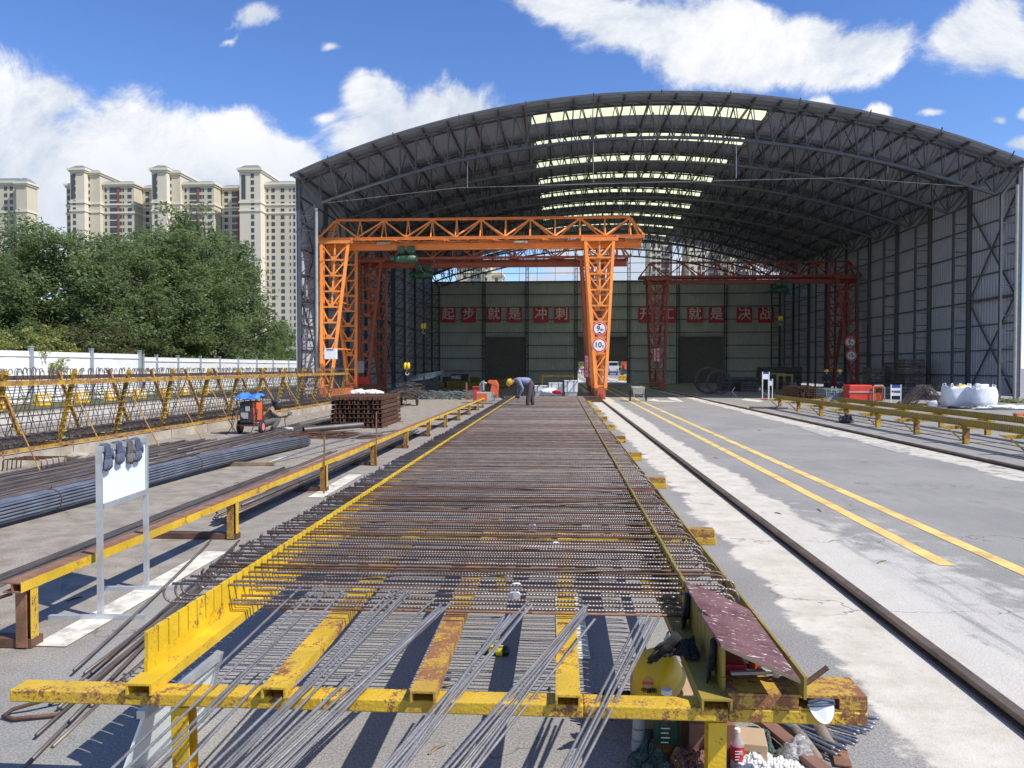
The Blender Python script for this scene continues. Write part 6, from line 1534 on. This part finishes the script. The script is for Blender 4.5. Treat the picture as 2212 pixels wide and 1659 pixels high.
coil(at(1530, 830, 55).x, 55, .95, .5, 'rebar_cage', 'large wire coil standing in the shade left of the third roller door', turns=11, group='wire coils in the shade'); coil(at(1553, 828, 54).x, 54, .85, .2, 'rebar_cage', 'thin wire coil leaning right of the large one in the shade', turns=5, group='wire coils in the shade')
for k, pts in enumerate(([(1588, 838, .6), (1585, 848, .9), (1592, 858, .02)], [(1640, 846, .3), (1644, 838, .9), (1650, 848, .5), (1664, 859, .02)], [(1716, 837, .8), (1716, 846, .6), (1736, 860, .02)])):
    q = [at(px, py, 49.5 if i < len(pts) - 1 else 48.8) for i, (px, py, z) in enumerate(pts)]; q[-1].z = .03
    m = MB(); sm_ = []
    for i in range(len(q) - 1):
        for f in (0, .33, .66): sm_.append(q[i].lerp(q[i + 1], f) + Vector((-.10 * math.sin(3.14 * (i + f) / (len(q) - 1)), 0, .05)))
    m.tube(sm_ + [q[-1]], .022, 6); tag(m.build('bent_tube', 'plastic_white', world=True, smooth=True), ('left', 'middle', 'right')[k] + ' of three pale bent tubes rising at the edge of the shade', 'tube')
# wheelbarrow on the road
wb = thing('wheelbarrow', 'two-wheeled cement-stained wheelbarrow standing on the yellow road lines', 'wheelbarrow', (4.33, 43.3, 0))
m = MB(); b_ = [(-.34, -.40, .78), (.34, -.40, .78), (.34, .55, .80), (-.34, .55, .80)]; c_ = [(-.22, -.22, .40), (.22, -.22, .40), (.22, .35, .40), (-.22, .35, .40)]
for s_ in (0, .015):
    bb = [(x * (1 - s_), y * (1 - s_), z - s_ * .1) for x, y, z in b_]; cc = [(x * (1 - s_ * 2), y * (1 - s_ * 2), z + s_) for x, y, z in c_]
    for i in range(4): m.quad(bb[i], bb[(i + 1) % 4], cc[(i + 1) % 4], cc[i])
    m.quad(*cc)
m.build('tray', 'galvanised', wb)
m = MB(); m.tube([(-.34, -.40, .78), (.34, -.40, .78), (.34, .55, .80), (-.34, .55, .80), (-.34, -.4, .78)], .02, 6)
for x in (-.30, .30): m.tube([(x, -.35, .76), (x * .8, -.38, .02)], .018, 6); m.tube([(x, .5, .79), (x, 1.1, .85)], .018, 6)
m.bar((-.44, .1, .32), (.44, .1, .32), .04, .04); m.build('frame', 'grey_machine', wb)
for x in (-.44, .44):
    m = MB(); m.lathe([(.26, -.025), (.31, -.025), (.325, 0), (.31, .025), (.26, .025)], 22, (x, .1, .325), 'x'); wl = m.build('wheel', 'black_rubber', wb, smooth=True)
    m = MB()
    for k in range(6): a = k * 1.0472; m.bar((x, .1, .325), (x, .1 + math.cos(a) * .265, .325 + math.sin(a) * .265), .02, .02, (1, 0, 0))
    m.build('spokes', 'grey_machine', wl)

# ------------------------------------------------------------------ road beyond the half-open door
bus = thing('bus', 'white coach seen from behind beyond the half-open roller door', 'bus', (at(1325, 800, 190).x, 190, 0))
m = MB(); m.box(-1.25, 1.25, 0, 11, .45, 3.3); m.build('body', 'bus_white', bus, bevel=.15)
m = MB(); m.box(-1.22, 1.22, -.03, -.005, .40, .95); m.build('bumper', 'bus_blue', bus)
m = MB(); m.box(-1.0, 1.0, -.03, -.005, 2.3, 3.05); m.build('window', 'glass_dark', bus)
m = MB(); m.box(-.3, .3, -.05, -.031, .62, .80); m.build('number_plate', 'helmet_bright', bus)
for x in (-.95, .95):
    m = MB(); m.lathe([(.3, -.15), (.45, -.14), (.45, .14), (.3, .15)], 14, (x, 1.8, .45), 'x'); m.build('wheel', 'black_rubber', bus)
    m = MB(); m.box(x - .12, x + .12, -.04, -.02, 1.1, 1.5); m.build('tail_light', 'sign_red', bus)
def car(px, d, mt, lab):
    t = thing('parked_car', lab, 'car', (at(px, 800, d).x, d, 0)); m = MB()
    m.prism([(-.85, 0, .3), (.85, 0, .3), (.88, 0, .85), (.66, 0, 1.0), (.58, 0, 1.45), (-.58, 0, 1.45), (-.66, 0, 1.0), (-.88, 0, .85)], (0, 4.2, 0)); m.build('body', mt, t, bevel=.08)
    m = MB(); m.box(-.52, .52, -.02, .03, 1.02, 1.38); m.build('window', 'glass_dark', t)
    for x in (-.75, .75):
        for y in (.7, 3.4): m = MB(); m.lathe([(.2, -.1), (.32, -.09), (.32, .09), (.2, .1)], 12, (x, y, .32), 'x'); m.build('wheel', 'black_rubber', t)
car(1262, 230, 'car_pink', 'pink car on the road beyond the half-open door'); car(1256, 250, 'bus_white', 'pale car behind the pink one beyond the half-open door')
trk = thing('crane_truck', 'red and dark truck parked beyond the right side of the half-open door', 'truck', (at(1353, 800, 165).x, 165, 0))
m = MB(); m.box(-1.0, 1.0, 0, 6, .5, 1.4); m.build('chassis', 'dark_machine', trk); m = MB(); m.box(-.9, .9, .3, 2.5, 1.41, 3.4); m.build('cab', 'red_paint', trk, bevel=.1); m = MB(); m.box(-.4, .4, -.1, .29, 1.41, 2.6); m.build('arm', 'brick_orange', trk)
for x in (-.85, .85): m = MB(); m.lathe([(.3, -.15), (.5, -.14), (.5, .14), (.3, .15)], 14, (x, .8, .5), 'x'); m.build('wheel', 'black_rubber', trk)
for k, px in enumerate((1340, 1347, 1354)):
    t = thing('striped_block', ('left', 'middle', 'right')[k] + ' of three yellow and black blocks beyond the half-open door', 'block', (at(px, 815, 108).x, 108, 0)); m = MB(); m.box(-.22, .22, 0, .5, 0, .75); m.build('body', 'yellow_clean', t, bevel=.03)
    m = MB()
    for q in range(2): z = .15 + .3 * q; m.prism([(-.2, -.012, z), (-.05, -.012, z), (.2, -.012, z + .2), (.05, -.012, z + .2)], (0, .008, 0))
    m.build('stripe', 'sign_black', t)
for k, (px, d, s_) in enumerate(((1345, 200, 1.0), (1362, 185, .9), (1250, 290, 1.0), (1240, 270, 1.1), (1275, 330, 1.0), (1295, 340, 1.1), (1318, 330, 1.0), (1335, 300, 1.0), (1370, 220, 1.0))):
    t = dup(TP[0]); t.scale = (1, 1, 1); t.location = (at(px, 800, d).x, d, 0); t.scale = (s_, s_, .8 * s_); t.rotation_euler = (0, 0, k); tag(t, 'street tree far down the road beyond the half-open door', 'tree', 'street trees beyond the door')

# ================================================================== small things at the right end of the front beam
m = MB(); A_, B_, C_, D_, E_, F_ = (G(1477.5, 1261, .722), G(1537.5, 1283, .715), G(1578.6, 1303.6, .69), G(1618, 1322.6, .660), G(1729, 1477, .655), G(1557.3, 1400, .722)); N1, N2, N3 = G(1514, 1333, .722), G(1536, 1341, .715), G(1508, 1318, .722)
m.prism([A_, B_, C_, D_, E_, F_, N1, N2, N3], (0, 0, .016)); o = m.build('plywood_board', ['plywood_face'], world=True); tag(o, 'worn dark red plywood board lying over the right slotted plate', 'board')
m = MB(); m.prism([F_ + Vector((.0, -.003, .001)), E_ + Vector((0, -.003, .001)), E_ + Vector((0, -.003, .015)), F_ + Vector((0, -.003, .015))], (0, .002, 0)); m.build('raw_edge', 'cardboard', o, True)
# yellow hard hat hooked by the right channel
hh = thing('hard_hat', 'dusty yellow hard hat under the right channel of the jig', 'helmet', (.47, 4.05, .12))
m = MB(); n = 28; prof = [(.138, .0), (.142, .010), (.128, .016), (.127, .05), (.115, .095), (.085, .130), (.045, .148), (.006, .154)]; vs = []
for r_, h in prof:
    for k in range(n):
        a = 2 * math.pi * k / n; br = (.05 * max(0, math.cos(a)) ** 2 if h < .012 else 0); rid = .008 if (abs(math.sin(a)) < .15 and h > .04) else 0
        vs.append(((r_ * 1.08 + br) * math.cos(a), r_ * .92 * math.sin(a), h + rid - br * .5))
m.add(vs, [(i * n + k, i * n + (k + 1) % n, (i + 1) * n + (k + 1) % n, (i + 1) * n + k) for i in range(len(prof) - 1) for k in range(n)] + [tuple((len(prof) - 1) * n + k for k in range(n))])
m.build('shell', 'helmet_yellow', hh, smooth=True)
m = MB(); m.lathe([(.024, -.001), (.024, .001)], 18, (0, 0, 0), 'x'); e = m.build('emblem_disc', 'cardboard', hh); e.location = (.1345, 0, .092); e.rotation_euler = (0, R(-28), 0)
m = MB(); m.box(.001, .003, -.026, .026, -.006, .006); e2 = m.build('emblem_band', 'sign_red', hh); e2.location = (.1350, 0, .092); e2.rotation_euler = (0, R(-28), 0)
tx = text_mesh('lettering', '中国铁', .026, 'sign_black', hh, (.1420, 0, .055), (R(80), 0, R(90)), bold=.0006, extrude=.001)
m = MB(); m.tube([(.12, -.09, .0), (.16, -.05, -.05), (.14, .02, -.08), (.10, .10, .0)], .004, 5); m.build('chin_strap', 'green_hoist', hh)
hh.scale = (1.08, 1.08, 1.08); hh.location = (.515, 4.02, .265); hh.rotation_euler = (R(8), R(16), R(-112)); hh['_w'] = tuple(hh.location)
m = MB(); m.box(.40, .78, 3.95, 4.4, 0, .235); tag(m.build('storage_box', 'cardboard', world=True, bevel=.01), 'low brown box on the ground under the right channel, carrying the hard hat', 'box')
m = MB(); m.box(.62, .84, 3.72, 4.0, .001, .19); tag(m.build('carton', 'brown_board', world=True, bevel=.004), 'small brown box behind the big green-labelled bottle', 'box')
glove(Vector((.36, 4.05, .18)), (R(80), 0, R(70)), 'glove_black', 'black glove lying left of the dusty hard hat', k=.5)
CLOTH_LATER = 1
glove(Vector((.560, 3.66, ZC + .11)), (R(35), R(30), R(60)), 'glove_black', 'black glove crumpled on the right channel', k=.5)
m = MB(); m.prism([(.50, 3.75, ZC + .055), (.525, 3.74, ZC + .09), (.535, 3.70, ZC + .062), (.515, 3.705, ZC + .035)], (.003, 0, .002)); tag(m.build('paper_label', 'vest_trim', world=True), 'small cream paper label in the black cloth on the channel', 'label')
glove(Vector((.672, 3.40, ZP - .005)), (R(6), 0, R(70)), 'glove_black', 'dark glove hanging at the near end of the right slotted plate', k=.4)
glove(Vector((.672, 4.08, ZP - .005)), (R(6), 0, R(70)), 'glove_black', 'dark glove hanging by the far corner of the plywood board', k=.4)
# things in the tray behind the open box end
m = MB(); m.box(.74, .93, 3.45, 3.85, .50, .515); tag(m.build('tray', 'black_rubber', world=True), 'dark tray under the plywood board', 'tray')
m = MB(); m.box(.74, .84, 3.5, 3.66, .516, .565); tag(m.build('red_pouch', 'label_red', world=True, bevel=.01), 'dark red pouch in the tray under the plywood board', 'pouch')
m = MB(); m.lathe([(.03, 0), (.03, .06)], 14, (.90, 3.60, .516)); tag(m.build('cap_jar', 'orange_machine', world=True), 'orange cap in the tray under the plywood board', 'cap')
m = MB(); m.bar((.735, 3.36, .58), (.955, 3.40, .575), .02, .012); m.lathe([(.014, 0), (.02, .02), (.012, .05)], 10, (.93, 3.36, .57)); tag(m.build('pliers', 'grey_machine', world=True), 'rusty hand tool lying by the open box end', 'tool')
# insoles in the slot of the box section
t = thing('insole', 'pale insole tongue hanging out of the slot in the rusty box end', 'insole', (1.07, 3.23, .5))
m = MB()
sh = [(.052 * math.cos(t_) * (1 if math.sin(t_) > 0 else 1 - .12 * abs(math.sin(t_))) + .012 * min(0, math.sin(t_)) * -1, .026 * math.sin(t_) if math.sin(t_) > 0 else .068 * math.sin(t_)) for t_ in [2 * math.pi * q / 28 for q in range(28)]]
m.prism([(x, -.004 - max(0, -z) * .25, z) for x, z in sh], (0, .004, 0)); m.build('sole', 'plastic_white', t)
m = MB(); m.tube([(-.05, .0, .012), (.0, -.01, .030), (.05, -.006, .022), (.055, .0, .010), (0, -.012, .006), (-.055, -.006, .0)], .007, 6); m.build('fold', 'glove_navy', t); t.location = (1.075, 3.232, .505)
# bottles, rolls, cartons and cloths on the ground under the beam
def bottle(x, y, r_, h, body, label_m, lab, z=0.0, txt=None):
    t = thing('bottle', lab, 'bottle', (x, y, z)); m = MB()
    m.lathe([(r_ * .85, 0), (r_, .012), (r_, h * .22), (r_ * .95, h * .25), (r_, h * .28), (r_, h * .66), (r_ * .8, h * .74), (r_ * .38, h * .86), (r_ * .34, h * .93)], 20); m.build('body', body, t, smooth=True)
    m = MB(); m.lathe([(r_ * .42, h * .931), (r_ * .42, h), (r_ * .3, h * 1.003)], 16); m.build('cap', 'plastic_white', t)
    m = MB(); m.lathe([(r_ * 1.012, h * .29), (r_ * 1.012, h * .62)], 24); lb = m.build('label', label_m, t)
    if txt: text_mesh('lettering', txt, r_ * .62, 'white_letter', lb, (r_ * .25, -r_ * .995, h * .5), FACE, bold=.0006, extrude=.001)
    m = MB()
    for q in range(4): m.box(-r_ * .55, r_ * (.02 + .1 * (q % 2)), -r_ * 1.04, -r_ * 1.015 + 0, h * (.33 + .065 * q), h * (.33 + .065 * q) + .004)
    m.build('print', 'white_letter', lb); return t
bottle(.515, 3.74, .062, .345, 'bottle_amber', 'bottle_green', 'large amber bottle with green label under the front beam'); bottle(.835, 3.66, .032, .20, 'clear_plastic', 'label_red', 'clear bottle with red label right of the front beam leg', txt='农')
for k, (px, py, z, lab) in enumerate(((1378, 1618, 0, 'lower grey plastic roll left of the big bottle'), (1378, 1589, .055, 'middle grey roll standing on the lower one'), (1372, 1566, .11, 'top grey roll of the little tower by the big bottle'), (1400, 1594, 0, 'flat grey ring roll between the roll tower and the big bottle'))):
    p = G(1378, 1619); m = MB(); r_ = .032; m.lathe([(.009, .001), (r_, 0), (r_, .05), (.009, .052), (.009, .001)], 18); o = m.build('tape_roll', 'glove_grey' if k == 3 else 'grey_machine', smooth=False); o.location = (p.x + (.075 if k == 3 else .003 * k), p.y + (.12 if k == 3 else .004 * k), z); tag(o, lab, 'roll')
def carton(x, y, w, d, h, rz, lab, z=.001):
    t = thing('carton', lab, 'box', (x, y, z), rz); m = MB(); m.box(-w / 2, w / 2, -d / 2, d / 2, 0, h); m.build('box', 'cardboard', t, bevel=.004)
    m = MB()
    for q in range(5): m.box(-w * .30, w * .28, -d / 2 - .002, -d / 2 - .0005, h * (.3 + .1 * q), h * (.3 + .1 * q) + .004)
    m.build('print', 'brown_board', t)
carton(.73, 3.86, .13, .30, .15, .3, 'brown carton with barcode behind the front beam leg'); carton(.92, 3.74, .13, .18, .13, -.15, 'tan carton behind the red-labelled bottle')
def cloth(poly, h, mt, lab, seed, trim=None, cat='cloth', name='vest', z0=0.0):
    """draped cloth: a wrinkled grid spanning four ground corners"""
    a, b, c_, d = [Vector((p[0], p[1], 0)) for p in poly]; n = 26; off = Vector((seed * 5.3, seed * 2.1, 0)); L_ = (b - a).length
    def P(u, v):
        q = a.lerp(b, u).lerp(d.lerp(c_, u), v); w = Vector((u * 2.1, v * 2.1, 0)) + off
        z = h * (.30 + .75 * mnoise.noise(w) + .75 * abs(mnoise.noise(w * 2.2)) + .30 * abs(mnoise.noise(w * 4.5)))
        e = min(u, 1 - u, v, 1 - v) * 5; k = .12 * L_; return (q.x + k * mnoise.noise(w * 1.3 + off), q.y + k * mnoise.noise(w * 1.3 - off), z0 + .006 + max(0, z) * min(1, e + .2))
    t = thing(name, lab, cat, (a.x, a.y, 0)); m = MB()
    for i in range(n):
        for j in range(n): m.quad(P(i / n, j / n), P((i + 1) / n, j / n), P((i + 1) / n, (j + 1) / n), P(i / n, (j + 1) / n))
    o = m.build('fabric', mt, t, True, smooth=True); so = o.modifiers.new('thick', 'SOLIDIFY'); so.thickness = .004
    if trim:
        for v in (0.02, .98): m = MB(); m.tube([Vector(P(i / n, v)) + Vector((0, 0, .004)) for i in range(n + 1)], .006, 5); m.build('piping', trim, t, True)
    return t
cloth([(.49, 3.64), (.65, 3.60), (.66, 3.82), (.50, 3.80)], .085, 'glove_black', 'crumpled black cloth on top of the right channel', 8, name='cloth_bundle', z0=ZC)
g_ = lambda *q: [G(a, b) for a, b in q]
cloth(g_((1600, 1648), (1682, 1642), (1664, 1585), (1610, 1590)), .07, 'vest_green', 'grey-green vest with cream piping right of the front beam leg', 1, 'vest_trim')
cloth(g_((1345, 1685), (1470, 1700), (1450, 1622), (1385, 1615)), .09, 'vest_green', 'grey-green vest with pale piping left of the front beam leg', 2, 'vest_trim')
cloth(g_((1445, 1690), (1545, 1690), (1540, 1640), (1440, 1632)), .10, 'brown_board', 'brown cloth sack under the front beam behind the leg', 3, name='sack')
cloth(g_((1570, 1690), (1750, 1700), (1740, 1640), (1600, 1650)), .09, 'plastic_white', 'crumpled white plastic bags at the bottom edge right of the leg', 4, name='plastic_bag')
o = lump('plastic_bag', (.075, .05, .06), 'clear_plastic', 91, .55, 3); o.location = G(1720, 1650); tag(o, 'small crumpled clear bag beside the plank', 'bag')
def stick(name, p, q, w, h, mt, lab, cat, r_=None):
    m = MB()
    if r_: m.tube([p, p.lerp(q, .5) + Vector((0, .005, .004)), q], [r_ * .9, r_, r_ * .85], 10)
    else: m.bar(p, q, w, h)
    tag(m.build(name, mt, world=True, smooth=bool(r_), bevel=0 if r_ else .004), lab, cat)
stick('plank', G(1640, 1550, .06), G(1810, 1690, .05), .075, .03, 'brown_board', 'reddish plank sloping out below the right end of the front beam', 'plank')
stick('timber_log', G(1700, 1560, .035), G(1765, 1640, .035), 0, 0, 'timber_log', 'short log right of the reddish plank', 'timber', .034); stick('timber_log', G(1745, 1545, .038), G(1790, 1610, .038), 0, 0, 'timber_log', 'thicker log end beside the pile of cut bars', 'timber', .04)
m = MB(); m.tube([G(1760, 1552, .05), G(1808, 1600, .03)], .012, 8); m.bar(G(1806, 1598, .02), G(1822, 1655, .012), .075, .008, (0, 0, 1)); tag(m.build('shovel', 'rust_plate', world=True), 'rusty scraper with square blade beside the pile of cut bars', 'tool')
rb1 = None
for k in range(26):
    ex, ey = 1795 + 4.2 * k + random.uniform(-6, 6), 1632 - 3.0 * k + random.uniform(-10, 10)
    e = G(ex, ey, (.008 + .016 * (k % 4))); a = R(118 + 1.6 * k + random.uniform(-4, 4)); b = Vector((math.cos(a), math.sin(a), 0))
    if rb1 is None: rb1 = rebar_rib_mesh(1.15, .0078, .016).build('rebar', 'rebar_new', smooth=True); o = rb1
    else: o = rb1.copy(); COL.objects.link(o)
    o.location = e; o.rotation_euler = (-b).to_track_quat('Z', 'Y').to_euler(); o.rotation_euler = (b * -1.0).to_track_quat('-Z', 'Y').to_euler(); o.rotation_euler = (-b).to_track_quat('Z', 'Y').to_euler()
    tag(o, 'cut dark bar in the fanned pile beyond the right end of the front beam', 'rebar', 'cut bars at the right end of the beam')
# spray can on the ground between the channels
sc_ = thing('spray_can', 'black and yellow spray can lying between the jig channels', 'can', tuple(G(1078, 1416))); sc_.rotation_euler = (0, 0, R(-12)); sc_['_w'] = tuple(sc_.location)
m = MB(); m.lathe([(.026, 0), (.033, .008), (.033, .17), (.02, .19), (.016, .19)], 18, (0, 0, .034), 'x'); m.v = [(a - .12, b, c) for a, b, c in m.v]; m.build('body', 'sign_black', sc_, smooth=True)
m = MB(); m.lathe([(.0338, .06), (.0338, .15)], 18, (-.12, 0, .034), 'x'); m.build('label', 'spray_yellow', sc_)
m = MB(); m.lathe([(.0345, .085), (.0345, .105), ], 18, (-.12, 0, .034), 'x'); m.build('stripe', 'sign_black', sc_)
# bent bar end under the left tip of the front beam
m = MB(); c_ = G(70, 1520, .05); m.tube([c_ + Vector((.45, .35, 0)), c_ + Vector((.15, .10, .02)), c_ + Vector((0, 0, 0)), c_ + Vector((-.09, -.03, -.02)), c_ + Vector((-.10, -.09, -.03)), c_ + Vector((-.02, -.12, -.03)), c_ + Vector((.2, -.05, -.03))], .011, 7); tag(m.build('bent_bar', 'dark_rust', world=True, smooth=True), 'rusty hooked bar end under the left tip of the front beam', 'rebar')
# litter on the road and yard
rnd = random.Random(21)
for k in range(46):
    if k < 6: p = [G(1680, 1110), G(1770, 1103), G(1545, 990), G(1640, 930), G(1905, 1215), G(940, 1622)][k]
    else: p = Vector((rnd.uniform(-5.5, -2.4), rnd.uniform(5, 14), 0)) if k < 30 else Vector((rnd.uniform(-1.5, .6), rnd.uniform(2.6, 4.6), 0))
    l = rnd.uniform(.02, .07) * (2 if k < 6 else 1); a = rnd.uniform(0, 3.14); m = MB(); m.tube([(-l * math.cos(a), -l * math.sin(a), .006), (0, .01, .012), (l * math.cos(a), l * math.sin(a), .006)], [.005, .008, .004], 5)
    o = m.build('wood_chip', 'timber' if k % 3 else 'dark_rust'); o.location = p; tag(o, 'small stick or wire scrap lying on the road' if k < 6 else 'tiny stick or wire offcut littering the asphalt', 'litter', 'scraps on the road' if k < 6 else 'offcuts on the asphalt')
for o in bpy.data.objects:
    if '_w' in o: del o['_w']
